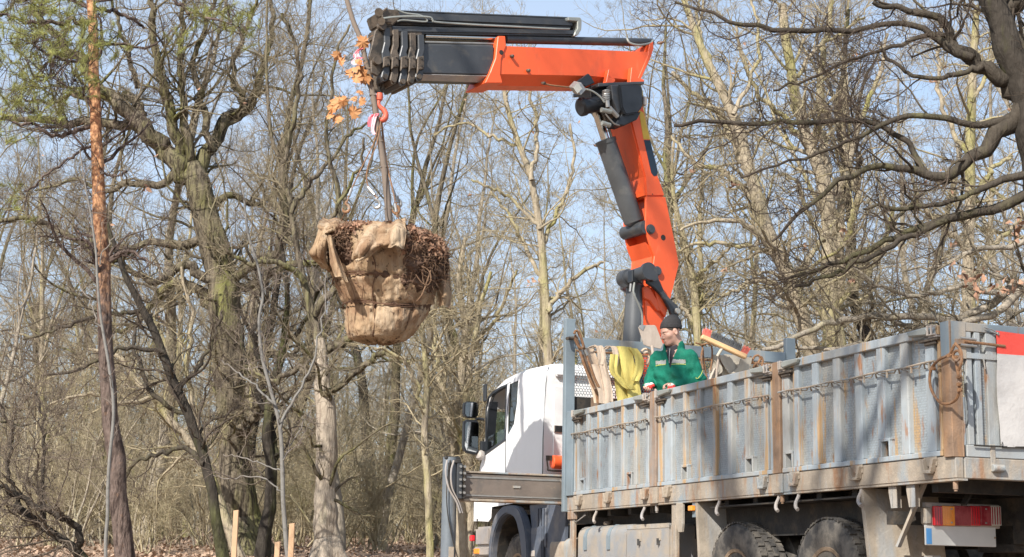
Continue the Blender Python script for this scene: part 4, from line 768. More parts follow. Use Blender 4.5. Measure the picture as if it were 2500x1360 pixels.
R_(C().box(*sorted((CS(1569, 240, .4)[0], CS(1577, 240, .4)[0])), .30, .42, CS(1570, 256, .4)[2], CS(1570, 236, .4)[2]), 'side_tab', 'dirtplastic', kn)
sp = CS(1480, 222, .36); th = np.linspace(0, 2*math.pi*6, 90); R_(C().tube([sp+np.array([.045*math.cos(t), .045*math.sin(t), -.022*t/6.28*1.0]) for t in th], .010, 5), 'spring', 'galv', kn)
for p_, q_ in (((1468, 268), (1492, 273)), ((1487, 262), (1508, 285)), ((1470, 300), (1489, 306)), ((1482, 246), (1484, 262))):
    R_(C().tube([CS(*p_, .40), CS(*q_, .40)], .03, 10), 'fitting', 'galv' if p_[0] > 1475 else 'pipe', kn)
R_(C().tube(crv([CS(1478, 278, .42), CS(1488, 290, .42), CS(1500, 302, .42), CS(1512, 306, .4)], 5), .010, 6), 'hose', 'galv', kn)
R_(C().tube(crv([CS(1421, 216, .3), CS(1445, 222, .35), CS(1465, 236, .38), CS(1476, 250, .40)], 5), .012, 6), 'hose', 'pipe', kn)
# arm
ar = bpy.data.objects.new('crane_arm', None); COL.objects.link(ar); ar.parent = truck
def hexbeam(xl, xr, tl, tr, cl, crr, bl, br_, w, wb, bev=.012):
    def ring(x, t_, c_, b2): 
        T_, C_, B_ = CS(x, t_, w), CS(x, c_, w), CS(x, b2, wb); s_ = (T_[0]+C_[0])/2
        return [(s_, w, T_[2]), (s_, w, C_[2]), (s_, wb, B_[2]), (s_, -wb, B_[2]), (s_, -w, C_[2]), (s_, -w, T_[2]), (s_, -wb, T_[2]+.06), (s_, wb, T_[2]+.06)]
    return C().loft([ring(xl, tl, cl, bl), ring(xr, tr, crr, br_)])
R_(C().loft([[(CS(x, t_, .22)[0], s_*.22, CS(x, y_, .22)[2]) for s_, y_ in ((1, t_), (1, c_), (k_, b2), (-k_, b2), (-1, c_), (-1, t_), (-.6, t_-3), (.6, t_-3))] for x, t_, c_, b2, k_ in ((1222, 112, 181, 204, .5), (1440, 121, 185, 207, .5), (1552, 126, 196, 200, .6), (1588, 127, 140, 146, .9))]), 'arm_box', 'orange', ar, smooth=math.radians(20))
R_(C().prism(S2([(1586, 108), (1595, 101), (1596, 118), (1590, 138), (1563, 198), (1555, 197), (1582, 135)], .225), 1, -.225, .225), 'end_plate', 'orange', ar, bevel=.006)
R_(C().prism(S2([(1216, 88), (1234, 88), (1236, 112), (1224, 143), (1222, 182), (1228, 203), (1184, 203), (1197, 176), (1210, 142)], .235), 1, -.235, .235), 'collar', 'orange', ar, bevel=.008)
R_(hexbeam(1000, 1205, 108, 112, 178, 182, 196, 201, .19, .085), 'inner_beam', 'cranegrey', ar, bevel=.008)
R_(C().loft([[(CS(x, y1, .1)[0], w_, CS(x, y_, w_)[2]) for w_, y_ in ((.188, y0), (.088, y1), (.086, y1+.6), (.192, y0+.8))] for x, y0, y1 in ((1018, 179, 196.5), (1190, 183, 201.5))]), 'wear_or_sunlit_strip', 'dirtplastic', ar)  # paler colour laid along the lower chamfer to paint sunlight on it
R_(C().tube([CS(1234, 96, .12), CS(1591, 104, .12)], .052, 18), 'extension_cylinder', 'cranegrey', ar, smooth=math.radians(35)); R_(C().tube([CS(1232, 97, -.08), CS(1591, 103, -.08)], .05, 16), 'extension_cylinder', 'cranegrey', ar, smooth=math.radians(35))
R_(C().tube([CS(1037, 88, .12), CS(1215, 94, .12)], .030, 14), 'rod', 'chrome', ar, smooth=math.radians(40)); R_(C().tube([CS(1037, 103, .14), CS(1205, 107, .14)], .015, 10), 'rod', 'galv', ar, smooth=math.radians(40))
R_(C().prism(S2([(1466, 207), (1478, 200), (1484, 170), (1487, 171), (1486, 190), (1500, 193), (1500, 200), (1490, 207)], .28), 1, .222, .30), 'bracket', 'orange', ar, bevel=.006)
R_(C().prism(S2([(1536, 203), (1540, 165), (1544, 165), (1554, 190), (1570, 195), (1571, 200), (1560, 206)], .28), 1, .222, .30), 'bracket', 'orange', ar, bevel=.006)
R_(C().prism(S2([(1460, 203), (1572, 199), (1572, 206), (1460, 212)], .3), 1, -.25, .31), 'mounting_plate', 'cranegrey', ar, bevel=.006)
for x, y in ((1247, 137), (1287, 172), (1324, 203)): R_(C().lathe([(0, 0), (.018, 0), (.022, .05), (.012, .06), (0, .06)], CS(x, y, .22), (0, 1, -.3), 10), 'stud', 'greasy', ar)
R_(C().lathe([(0, 0), (.03, 0), (.03, .003), (0, .003)], CS(1224, 128, .236), (0, 1, 0), 14), 'hole', 'dark', ar)
R_(C().tube(crv([CS(1530, 93, .2), CS(1538, 105, .22), CS(1560, 110, .22), CS(1588, 105, .2), CS(1594, 98, .2)], 5), .014, 7), 'pipe', 'pipe', ar, smooth=True)
R_(C().tube(crv([CS(1324, 203, .25), CS(1345, 208, .26), CS(1380, 212, .27), CS(1400, 213, .28)], 5), .010, 6), 'cable', 'rustwire', ar)
wl = R_(C().obox(CS(1410, 215, .34), (.042, 0, .046), (.02, .05, -.02), (.04, -.0, -.040)), 'work_lamp', 'galv', ar, bevel=.008)
C().obox(CS(1410, 215, .40), (.034, 0, .037), (.0, .003, .0), (.033, -.0, -.033)).build('lamp_lens', 'lenswhite', wl)
R_(C().prism(S2([(1398, 205), (1430, 182), (1436, 188), (1446, 205), (1425, 214)], .24), 1, .222, .30), 'lamp_bracket', 'blackpl', ar, bevel=.008)
# head of the extensions: stacked end plates with ears and hooks
hd = bpy.data.objects.new('arm_head', None); COL.objects.link(hd); hd.parent = truck
hx = [(1028, 84, 196), (1008, 80, 206), (988, 76, 208), (966, 72, 204), (945, 68, 196)]
for k, (x, t_, b2) in enumerate(hx):
    w = .235-.012*k
    prof = [(x-7, t_), (x+8, t_), (x+9, t_+40), (x+5, t_+52), (x+9, t_+64), (x+7, b2-20), (x+2, b2), (x-8, b2+3), (x-14, b2-8), (x-9, b2-30), (x-12, t_+60), (x-6, t_+35)]
    R_(C().prism(S2(prof, w), 1, -w, w), 'end_plate', 'greasy' if k % 2 else 'cranegrey', hd, bevel=.008)
    R_(C().prism(S2([(x-8, t_+55+k*4), (x+7, t_+52+k*4), (x+8, t_+85+k*2), (x-4, t_+86+k*2), (x-10, t_+98)], w+.03), 1, w+.002, w+.035), 'ear', 'greasy', hd, bevel=.008)
    R_(C().lathe([(.012, 0), (.03, 0), (.03, .03), (.012, .03)], CS(x-6, b2-8, w+.004), (0, 1, 0), 12), 'eye', 'greasy', hd)
    for dy in (60, 78): R_(C().lathe([(0, 0), (.009, 0), (.009, .012), (0, .012)], CS(x+2, t_+dy+k*3, w+.034), (0, 1, 0), 6), 'bolt', 'dark', hd)
tp = [(912, 78), (932, 58), (950, 62), (948, 90), (935, 120), (930, 150), (932, 175), (918, 188), (903, 180), (902, 150), (897, 140), (905, 110)]
for w in (.12, -.16): R_(C().prism(S2(tp, w), 1, w, w+.04), 'tip_plate', 'greasy', hd, bevel=.008)
R_(C().prism(S2([(932, 60), (1035, 66), (1035, 88), (950, 90), (935, 84)], .2), 1, -.18, .18), 'head_block', 'greasy', hd, bevel=.02)
for x in (915, 927): R_(C().lathe([(0, 0), (.05, 0), (.05, .06), (0, .06)], CS(x+2, 150 if x < 920 else 66, .16), (0, 1, 0), 14), 'pin', 'greasy', hd, smooth=math.radians(35))
R_(C().tube([CS(925, 30, -.1), CS(925, 30, .2)], .05, 12).tube([CS(931, 52, -.1), CS(931, 52, .25)], .045, 12), 'jib_pivot', 'greasy', hd, smooth=math.radians(40))
th = np.linspace(0, 2*math.pi, 17); ce = CS(926, 200, 0.02)
R_(C().tube([ce+np.array([.055*math.cos(t), .0, .125*math.sin(t)]) for t in th], .028, 8, cap=False), 'shackle', 'greasy', hd, smooth=True)
# fly jib
jb = bpy.data.objects.new('fly_jib', None); COL.objects.link(jb); jb.parent = truck
def rbeam(x0, x1, a0, a1, c0_, c1_, w, mt, nm, r=.03): return R_(C().loft([[(CS(x, (p_+q_)/2, w)[0], s_, CS(x, y_, w)[2]) for s_, y_ in ((w, p_), (w, q_), (-w, q_), (-w, p_))] for x, p_, q_ in ((x0, a0, c0_), (x1, a1, c1_))]), nm, mt, jb, bevel=r)
rbeam(942, 1402, 26, 45, 50, 68, .17, 'cranegrey', 'jib_beam', .03); rbeam(950, 1404, 23.5, 42, 27, 46, .09, 'cranegrey', 'jib_top_rail', .004); rbeam(955, 1407, 62, 73, 80, 87, .19, 'cranegrey', 'jib_beam', .02); rbeam(955, 1400, 51, 69, 61, 72, .12, 'dark', 'jib_core', .004)
R_(C().prism(S2([(1387, 41), (1417, 42), (1421, 48), (1420, 72), (1411, 86), (1401, 88), (1404, 78), (1410, 70), (1410, 52), (1388, 50)], .21), 1, -.2, .21), 'end_bracket', 'pipe', jb, bevel=.008)
R_(C().prism(S2([(925, 28), (945, 20), (972, 22), (985, 40), (960, 62), (935, 58)], .2), 1, -.14, .18), 'jib_root', 'greasy', jb, bevel=.015)
R_(C().tube(crv([CS(x, y, .235) for x, y in ((936, 45), (960, 42), (1000, 40), (1048, 42), (1056, 49), (1066, 54), (1150, 60), (1250, 65), (1350, 70), (1390, 71))], 5), .012, 7), 'pipe', 'pipe', jb, smooth=True)
R_(C().tube(crv([CS(x, y, .225) for x, y in ((965, 22), (990, 32), (1025, 37), (1040, 46), (1038, 53), (985, 49), (970, 52))], 5), .010, 7), 'pipe', 'pipe', jb, smooth=True)
R_(C().tube(crv([CS(x, y, .20) for x, y in ((945, 20), (935, 28), (934, 42), (940, 52), (955, 55))], 5), .012, 7), 'hose', 'greasy', jb, smooth=True)
# ---------------------------------------------------------------- the red hook under the arm tip
TIP = C2W(CS(924, 215, 0.02)); PXM = TIP[1]/FPX
def HK(x, y, dy=0.): return at(x, y, TIP[1]+dy)
hk = empty('crane_hook', HK(930, 232), 'red cast steel hook hanging from the crane arm tip', 'hook'); hx_ = wloc(hk)
MB(hx_).tube([HK(926, 212), HK(927, 232)], .014, 8).build('shank', 'dark', hk)
MB(hx_).lathe([(0, -.045), (.035, -.04), (.04, -.01), (.036, .04), (0, .045)], HK(927, 236), (0, 0, 1), 16).build('swivel', 'hookred', hk, smooth=math.radians(40))
P = crv([HK(x, y) for x, y in ((926, 243), (924, 255), (930, 263), (938, 270), (942, 280), (939, 290), (931, 294), (924, 291), (921, 285))], 6); MB(hx_).tube(P, np.interp(np.linspace(0, 1, len(P)), [0, .2, .6, .8, 1], [.022, .026, .036, .03, .012]), 10).build('hook', 'hookred', hk, smooth=True)
# ---------------------------------------------------------------- the worker
ZF = 1.49; PO_ = T2W(np.array([0, 0, 0]))
d0 = at(1643, 845, 16.62); PB = np.array([d0[0], d0[1], ZF])
FW = nrm(np.array([-.47, -.88, 0])); RT = np.array([-FW[1], FW[0], 0])          # RT: towards the right of the picture
def PW(V, s=1.0): V = np.asarray(V, float); return V[..., 0:1]*RT+V[..., 1:2]*FW+V[..., 2:3]*np.array([0, 0, 1.])   # (side, forward, up)
man = empty('person', PB, 'man in green work jacket and dark beanie standing in the truck bed holding gloves', 'person')
hc = np.array([-.012, .045, 1.640]); ha = math.radians(-38); HR = np.array([[math.cos(ha), -math.sin(ha), 0], [math.sin(ha), math.cos(ha), 0], [0, 0, 1]])  # the head turned to picture left, chin down
tp_ = math.radians(-19); HP = np.array([[1, 0, 0], [0, math.cos(tp_), -math.sin(tp_)], [0, math.sin(tp_), math.cos(tp_)]])
HM = HR.T@HP if False else HR@HP
ha_m = np.array([[math.cos(math.radians(38)), -math.sin(math.radians(38)), 0], [math.sin(math.radians(38)), math.cos(math.radians(38)), 0], [0, 0, 1]])@HP
def h2b(V): return np.asarray(V)@ha_m.T+hc           # head frame (x side, y face, z up) -> body frame
def headf(P):
    k = 1.12; P = P/k
    d = ell(P, (0, -.012, .035), (.077, .096, .088))
    d = sm(d, ell(P, (0, .018, -.045), (.060, .072, .078)), .04); d = sm(d, ell(P, (0, .058, -.098), (.028, .025, .018)), .03)      # jaw, chin
    for s in (-1, 1):
        d = sm(d, ell(P, (s*.042, .052, -.022), (.022, .020, .020)), .03); d = sm(d, cap(P, (s*.012, .080, .020), (s*.050, .062, .022), .010), .012)   # cheek, brow
        d = -sm(-d, ell(P, (s*.031, .093, .001), (.016, .014, .011)), .008)   # eye socket
        d = sm(d, ell(P, (s*.031, .077, .000), (.012, .012, .010)), .004)
        e = ell(P, (s*.082, -.012, -.008), (.010, .020, .034)); e = -sm(-e, ell(P, (s*.094, -.006, -.006), (.010, .011, .020)), .004); d = sm(d, e, .010)
    d = sm(d, cap(P, (0, .086, .008), (0, .108, -.030), .009, .012), .010); d = sm(d, ell(P, (0, .098, -.036), (.018, .012, .009)), .008)    # nose
    d = sm(d, ell(P, (0, .082, -.064), (.025, .012, .006)), .005); d = sm(d, ell(P, (0, .080, -.076), (.021, .012, .007)), .006)       # lips
    d = sm(d, cap(P, (0, -.022, -.05), (0, -.045, -.15), .052, .056), .03)
    return d*k
V1_, F1_ = nets(headf, (-.13, -.14, -.19), (.13, .15, .16), .0048)
Vh = PW(h2b(V1_))
def bodyf(P):
    d = cap(P, (0, -.03, .95), (0, -.01, 1.20), .115, .12, (1.25, .8, 1)); d = sm(d, cap(P, (0, 0, 1.2), (0, -.01, 1.36), .13, .12, (1.3, .8, 1)), .08)
    d = sm(d, cap(P, (0, -.02, 1.38), (0, .0, 1.52), .065, .056), .04)
    for s in (-1, 1):
        d = sm(d, cap(P, (s*.09, -.03, .92), (s*.11, .02, .50), .085, .06), .05); d = sm(d, cap(P, (s*.11, .02, .50), (s*.12, -.03, .09), .055, .04), .03)
        d = sm(d, cap(P, (s*.12, -.05, .05), (s*.13, .13, .04), .04, .035), .03)
        for a, b, r0, r1 in ARM[s]: d = sm(d, cap(P, a, b, r0, r1), .03)
    return d
ARM = {-1: [((-.185, -.01, 1.37), (-.265, -.03, 1.13), .052, .042), ((-.265, -.03, 1.13), (-.215, .17, 1.055), .040, .028)],
       1: [((.185, -.01, 1.37), (.285, -.03, 1.13), .052, .042), ((.285, -.03, 1.13), (.085, .17, 1.060), .040, .028)]}
V2_, F2_ = nets(bodyf, (-.42, -.25, -.02), (.42, .30, 1.50), .014)
# hands: palm, four unequal bent fingers, thumb from the side of the palm
def handf(P, wr, dr, up, s):
    dr = nrm(dr); up = nrm(up-dr*(np.array(up)@dr)); sd_ = np.cross(dr, up)*s; wr = np.array(wr)
    c = wr+dr*.045; d = cap(P, wr, wr+dr*.02, .026, .026); d = sm(d, cap(P, wr+dr*.03-sd_*.018, wr+dr*.07-sd_*.020, .016), .012); d = sm(d, cap(P, wr+dr*.03+sd_*.016, wr+dr*.07+sd_*.020, .016), .015); d = sm(d, cap(P, wr+dr*.03, wr+dr*.072, .018), .012)
    for i, (o, L_) in enumerate(((.031, .070), (.010, .078), (-.011, .073), (-.031, .058))):
        a = wr+dr*.078+sd_*o; b_ = a+(dr*.9-up*.35)*L_*.45; c_ = b_+(dr*.25-up*.95)*L_*.32; e = c_+(-dr*.5-up*.7)*L_*.25
        f = np.minimum(np.minimum(cap(P, a, b_, .0095, .009), cap(P, b_, c_, .009, .0085)), cap(P, c_, e, .0085, .0075)); d = sm(d, f, .004)
    a = wr+dr*.02+sd_*.024; b_ = a+sd_*.025+dr*.028-up*.012; c_ = b_+dr*.030-up*.014-sd_*.004
    return sm(d, np.minimum(cap(P, a, b_, .013, .011), cap(P, b_, c_, .011, .009)), .006)
HND = {-1: ((-.205, .185, 1.05), (.45, .8, -.05), (0, -.2, 1)), 1: ((.085, .18, 1.057), (-.80, .55, -.02), (0, -.2, 1))}
parts = [(Vh, F1_), (PW(V2_), F2_)]
for s in (-1, 1):
    w, dr, up = (np.array(q, float) for q in HND[s]); lo = np.minimum(w, w+nrm(dr)*.17)-.06; hi = np.maximum(w, w+nrm(dr)*.17)+.06
    v, f = nets(lambda P: handf(P, w, dr, up, s), lo, hi, .0045); parts.append((PW(v), f))
n_ = 0; VV = []; FF = []
for v, f in parts: VV.append(v); FF.append(f+n_); n_ += len(v)
link('body', mesh_np('body', np.concatenate(VV), np.concatenate(FF), smooth=True), 'skin', man)
# beanie, hair, eyes, brows, mouth
def beanf(P):
    q = P/1.12; d = ell(q, (0, -.024, .052), (.088, .107, .092)); d = sm(d, ell(q, (0, -.062, .10), (.060, .060, .055)), .05)
    pl_ = -(P[..., 2]-(.040+.30*P[..., 1])*1.0)      # cut: the rim rises over the brow
    d2 = np.maximum(d, pl_); brim = np.maximum(np.maximum(ell(q, (0, -.024, .045), (.092, .111, .096)), pl_), (P[..., 2]-(.085+.30*P[..., 1]))); return np.minimum(d2, brim)
v, f = nets(beanf, (-.13, -.17, -.03), (.13, .14, .21), .005); link('beanie', mesh_np('beanie', PW(h2b(v)), f, smooth=True), 'beanie', man)
def hairf(P): q = P/1.12; return np.maximum(np.maximum(ell(q, (0, -.014, .033), (.0795, .0975, .0885)), P[..., 2]-(.05+.32*P[..., 1])), -(P[..., 2]+.02+np.clip(P[..., 1], -1, .02)*.6)+np.where(P[..., 1] > .02, (P[..., 1]-.02)*1.2, 0))
v, f = nets(hairf, (-.1, -.12, -.06), (.1, .12, .1), .006); link('hair', mesh_np('hair', PW(h2b(v)), f, smooth=True), 'hair', man)
for s in (-1, 1):
    e = 1.12*np.array([s*.031, .0885, .000]); mb = MB(lambda V: PW(h2b(V))); mb.obox(e, (.0085, .002*s, 0), (0, .001, 0), (0, 0, .0022)); mb.build('eye', 'eye', man)
    mb = MB(lambda V: PW(h2b(V))); mb.tube(1.12*np.array([[s*.014, .0915, .017], [s*.032, .087, .0215], [s*.047, .074, .018]]), .0032, 6); mb.build('eyebrow', 'hair', man)
mb = MB(lambda V: PW(h2b(V))); mb.tube(1.12*np.array([[-.018, .089, -.0725], [0, .0945, -.0695], [.018, .089, -.0725]]), [.001, .0020, .001], 6); mb.build('mouth', 'lip', man)
# jacket
def jackf(P):
    wob = .006*np.sin(P[..., 2]*55+P[..., 0]*18+2*np.sin(P[..., 0]*14))*np.clip((1.36-P[..., 2])*5, 0, 1)+.004*np.sin(P[..., 0]*60+P[..., 2]*33)
    d = cap(P, (0, -.03, .90), (0, -.01, 1.20), .155, .155, (1.22, .85, 1)); d = sm(d, cap(P, (0, 0, 1.2), (0, -.01, 1.34), .155, .135, (1.28, .85, 1)), .08)
    d = sm(d, cap(P, (-.165, -.01, 1.375), (.165, -.01, 1.375), .072), .05)
    for s in (-1, 1):
        A_ = ARM[s]; d = sm(d, cap(P, A_[0][0], A_[0][1], .080, .070), .035); d = sm(d, cap(P, A_[1][0], A_[1][1], .066, .046), .03)
    d = d+wob+.010*vnoise(np.stack([P[..., 0]*1.2, P[..., 1], P[..., 2]*.8], -1), 9, 31)
    d = sm(d, np.abs(cap(P, (0, -.035, 1.42), (.0, -.03, 1.485), .100, .105, (1, .9, 1)))-.013+np.maximum(0, (P[..., 1]-.055)*1.4), .015)
    d = np.maximum(d, -cap(P, (0, .0, 1.40), (0, .035, 1.62), .062, .095)); 
    g_ = np.abs(P[..., 0]-.01-(1.38-P[..., 2])*.08); d = np.maximum(d, -np.where((P[..., 1] > 0) & (P[..., 2] > 1.24), g_-.052*(P[..., 2]-1.24)/.18, 1))

    return np.maximum(d, .88-P[..., 2])
VJ, FJ = nets(jackf, (-.42, -.26, .86), (.42, .30, 1.56), .0085)
link('jacket', mesh_np('jacket', PW(VJ), FJ, smooth=True), 'jacket', man)
def patch(sel, name, mt, off=.004):
    c = VJ[FJ].mean(1); nn_ = nrm(np.cross(VJ[FJ[:, 1]]-VJ[FJ[:, 0]], VJ[FJ[:, 2]]-VJ[FJ[:, 0]])); k = sel(c, nn_)
    f = FJ[k]; vn = np.zeros_like(VJ)
    for i in range(4): np.add.at(vn, FJ[:, i], nn_)
    vn = nrm(vn); u, iv = np.unique(f, return_inverse=True); a = VJ[u]+vn[u]*off; b_ = VJ[u]-vn[u]*.004; q = iv.reshape(f.shape); m_ = len(u)
    if len(u): link(name, mesh_np(name, PW(np.concatenate([a, b_])), np.concatenate([q, q[:, ::-1]+m_]), smooth=True), mt, man)
sg = 1.0
patch(lambda c, n: (c[:, 1] > .03) & (np.abs(c[:, 0]) < .17) & (np.abs(c[:, 0]) > .03) & (np.abs(c[:, 2]-1.315) < .021), 'reflective_band', 'reflect')
patch(lambda c, n: (c[:, 1] > .03) & (np.abs(c[:, 0]) < .17) & (np.abs(c[:, 0]) > .03) & (np.abs(c[:, 2]-1.287+0*c[:, 0]) < .006), 'piping', 'piping')
MB(PW).tube(crv([(.345, .02, 1.22), (.335, .05, 1.17), (.30, .06, 1.13), (.27, .055, 1.15)], 5), .004, 5).build('sleeve_piping', 'piping', man)
def fleecef(P): return np.maximum(np.minimum(cap(P, (0, .0, 1.22), (0, .0, 1.38), .142, .10, (1.05, .86, 1)), cap(P, (0, -.01, 1.38), (0, -.005, 1.50), .086, .074, (1., .95, 1))), -cap(P, (0, .02, 1.54), (0, .04, 1.64), .06, .07))
v, f = nets(fleecef, (-.16, -.14, 1.2), (.16, .16, 1.60), .010); link('fleece_top', mesh_np('fleece_top', PW(v), f, smooth=True), 'fleece', man)
MB(PW).tube([(.0, .085, 1.46), (.003, .108, 1.38), (.005, .120, 1.30)], .004, 5).build('zip', 'galv', man)
def trf(P):
    d = cap(P, (0, -.03, .98), (0, -.03, .88), .145, .14, (1.15, .85, 1))
    for s in (-1, 1): d = sm(d, cap(P, (s*.09, -.03, .88), (s*.11, .02, .50), .105, .085), .05); d = sm(d, cap(P, (s*.11, .02, .50), (s*.12, -.03, .12), .082, .072), .03)
    return np.maximum(d, P[..., 2]-1.0)
v, f = nets(trf, (-.3, -.25, .03), (.3, .2, 1.02), .016); link('trousers', mesh_np('trousers', PW(v), f, smooth=True), 'trouser', man)
for s in (-1, 1):
    v, f = nets(lambda P: np.maximum(sm(cap(P, (s*.12, -.05, .05), (s*.13, .15, .045), .052, .045), cap(P, (s*.12, -.04, .08), (s*.12, -.03, .18), .055, .058), .04), -P[..., 2]), (s*.12-.1, -.15, -.01), (s*.12+.1, .22, .2), .014); link('boot', mesh_np('boot', PW(v), f, smooth=True), 'boot', man)
# gloves held in the hands
def glove(c, lab, sd):
    c = np.array(c); o = PB+PW(c); e = empty('work_glove', o, lab, 'glove', 'gloves held by the worker')
    g = np.random.default_rng(sd); fs = [(np.array([.0, 0, 0]), np.array([g.uniform(-.045, .045), g.uniform(.0, .03), g.uniform(-.04, .02)])) for _ in range(4)]
    def gf(P):
        d = ell(P, (0, 0, 0), (.045, .028, .032))+.004*np.sin(P[..., 0]*120+P[..., 2]*90)
        for a, b_ in fs: d = sm(d, cap(P, a, a+b_*1.4, .014, .011), .01)
        return d
    v, f = nets(gf, (-.1, -.07, -.09), (.1, .09, .08), .006); k = v[f].mean(1)[:, 2] > .004+.3*v[f].mean(1)[:, 0]
    for sel, nm, mt in ((k, 'fabric_back', 'whiteglove'), (~k, 'rubber_palm', 'redglove')):
        u, iv = np.unique(f[sel], return_inverse=True); link(nm, mesh_np(nm, PW(v[u]), iv.reshape(-1, 4), smooth=True), mt, e)
glove((-.145, .27, 1.05), 'white and red work glove in the hand nearer the cab', 3)
glove((.075, .235, 1.035), 'mostly red work glove under the hand nearer the tailgate', 8)
# ---------------------------------------------------------------- things hung on the headboard
def HB(x, y, u=7.30): return T2W(TU(x, y, u))
def thing(name, o, lab, cat, grp=None):
    e = empty(name, o, lab, cat, grp); return e, MB(lambda V: V-np.asarray(o))
wv = D2
def hang_strap(name, lab, mt, paths, grp='lifting straps hung on the headboard'):
    e, _ = thing(name, HB(*paths[0][0][0]), lab, 'strap', grp)
    for i, (pts, w, du, rip) in enumerate(paths):
        P = crv([HB(x, y, 7.31-du-.01*k) for k, (x, y) in enumerate(pts)], 5); MB(lambda V: V-np.array(e.location)).ribbon(P, D2*w+D1*.01,   .007, rip*.55, 7, seed=i*3+len(lab)).build('webbing', mt, e, smooth=math.radians(50))
hang_strap('lifting_sling', 'worn beige lifting sling draped beside the rusty steel ropes', 'strapbeige', [([(1434, 850), (1444, 880), (1450, 920), (1462, 960), (1466, 985)], .16, .02, .012), ([(1442, 850), (1452, 845), (1463, 846), (1470, 870), (1468, 890)], .10, .05, .010), ([(1467, 850), (1470, 880), (1476, 910), (1484, 950), (1486, 980)], .12, .07, .012), ([(1455, 890), (1468, 925), (1475, 960), (1476, 985)], .15, .09, .010)])
hang_strap('lifting_sling', 'pale beige sling loop hanging just left of the yellow sling', 'strapbeige', [([(1478, 852), (1488, 845), (1500, 850), (1504, 875), (1500, 895), (1491, 903)], .08, .06, .006)])
hang_strap('lifting_sling', 'bright yellow ribbed lifting sling folded over the headboard rod', 'strapyel', [([(1510, 846), (1512, 880), (1515, 920), (1520, 960), (1524, 980)], .17, .03, .012), ([(1524, 846), (1530, 875), (1536, 905), (1544, 940), (1552, 978)], .18, .06, .012), ([(1545, 850), (1556, 865), (1562, 885), (1558, 910), (1550, 930)], .11, .08, .008), ([(1500, 865), (1498, 905), (1512, 925), (1530, 945), (1542, 950), (1536, 940)], .10, .11, .010), ([(1548, 900), (1552, 930), (1560, 975)], .10, .05, .008)])
hang_strap('lifting_sling', 'grey beige sling loop hanging under the broom handle', 'strapgrey', [([(1747, 868), (1744, 885), (1739, 898), (1738, 908), (1748, 912), (1757, 905), (1754, 890), (1748, 880)], .07, .05, .004), ([(1745, 866), (1748, 890), (1748, 903)], .09, .09, .004), ([(1740, 900), (1745, 925), (1748, 945)], .12, .02, .006)])
hang_strap('lifting_sling', 'wide beige sling bulging below the head of the broom', 'strapgrey', [([(1770, 868), (1776, 885), (1786, 902), (1794, 912), (1806, 908), (1816, 895), (1822, 872)], .16, .09, .008), ([(1786, 866), (1795, 882), (1800, 900), (1802, 912)], .22, .05, .012), ([(1768, 876), (1772, 900), (1770, 925)], .10, .02, .006), ([(1820, 872), (1824, 890), (1822, 912)], .09, .03, .006)])
def wirerope(name, lab, paths, clamps, r=.012, mt='rustwire'):
    e, _ = thing(name, HB(*paths[0][0]), lab, 'rope', 'wire ropes hung on the headboard'); off = np.array(e.location)
    for k, pts in enumerate(paths): MB(lambda V: V-off).tube(crv([HB(x, y, 7.22-.02*k) for x, y in pts], 6), r, 7).build('rope', mt, e, smooth=True)
    for (a, b_) in clamps: MB(lambda V: V-off).tube([HB(*a, 7.20), HB(*b_, 7.20)], .022, 8).build('ferrule', 'galv', e, smooth=math.radians(40))
wirerope('wire_rope_sling', 'rusty steel rope sling hanging from the left headboard post', [[(1404, 818), (1410, 835), (1418, 858), (1430, 895), (1446, 935), (1456, 960), (1460, 985)], [(1412, 812), (1420, 830), (1427, 852), (1436, 880), (1450, 920), (1462, 945)], [(1402, 815), (1406, 808), (1414, 812), (1420, 828), (1424, 845), (1418, 850), (1410, 838)], [(1416, 858), (1426, 890), (1440, 925), (1452, 950)], [(1403, 826), (1412, 845), (1420, 852)]], [((1416, 853), (1422, 866)), ((1427, 854), (1433, 868))], .016)
wirerope('wire_rope_sling', 'thin steel rope loops hanging right of the worker', [[(1698, 837), (1712, 842), (1716, 855), (1718, 880), (1724, 915), (1728, 930)], [(1712, 842), (1730, 840), (1738, 850), (1738, 880), (1734, 905)], [(1716, 850), (1712, 870), (1716, 900)]], [], .011)
wirerope('wire_rope_sling', 'rusty hooks and chain on the rod near the right headboard post', [[(1838, 878), (1843, 870), (1852, 868), (1856, 876), (1852, 884), (1848, 892), (1850, 900)], [(1858, 870), (1862, 880), (1860, 895), (1856, 905)], [(1832, 870), (1838, 884), (1846, 892), (1843, 905)], [(1848, 885), (1840, 896), (1846, 908)]], [], .014, 'rustwire')
wirerope('knotted_rope', 'pale knotted rope hanging between the yellow sling and the worker', [[(1566, 858), (1575, 852), (1586, 856), (1590, 866), (1582, 872)], [(1572, 862), (1582, 860), (1588, 870), (1580, 890)]], [], .015, 'strapbeige')
# brown handle behind the slings
e, mb = thing('wooden_handle', HB(1762, 875), 'orange brown wooden handle hanging behind the grey slings', 'handle'); mb.ribbon(crv([HB(1763, 872, 7.28), HB(1762, 900, 7.28), HB(1758, 938, 7.28)], 4), D2*.07, .02).build('handle', 'rustpost', e)
e2, mb = thing('timber_stick', HB(1735, 925), 'short grey stick leaning beside the grey sling loop', 'stick'); mb.bar(HB(1729, 938, 7.1), HB(1745, 900, 7.2), .025, .025).build('stick', 'oldwood', e2)
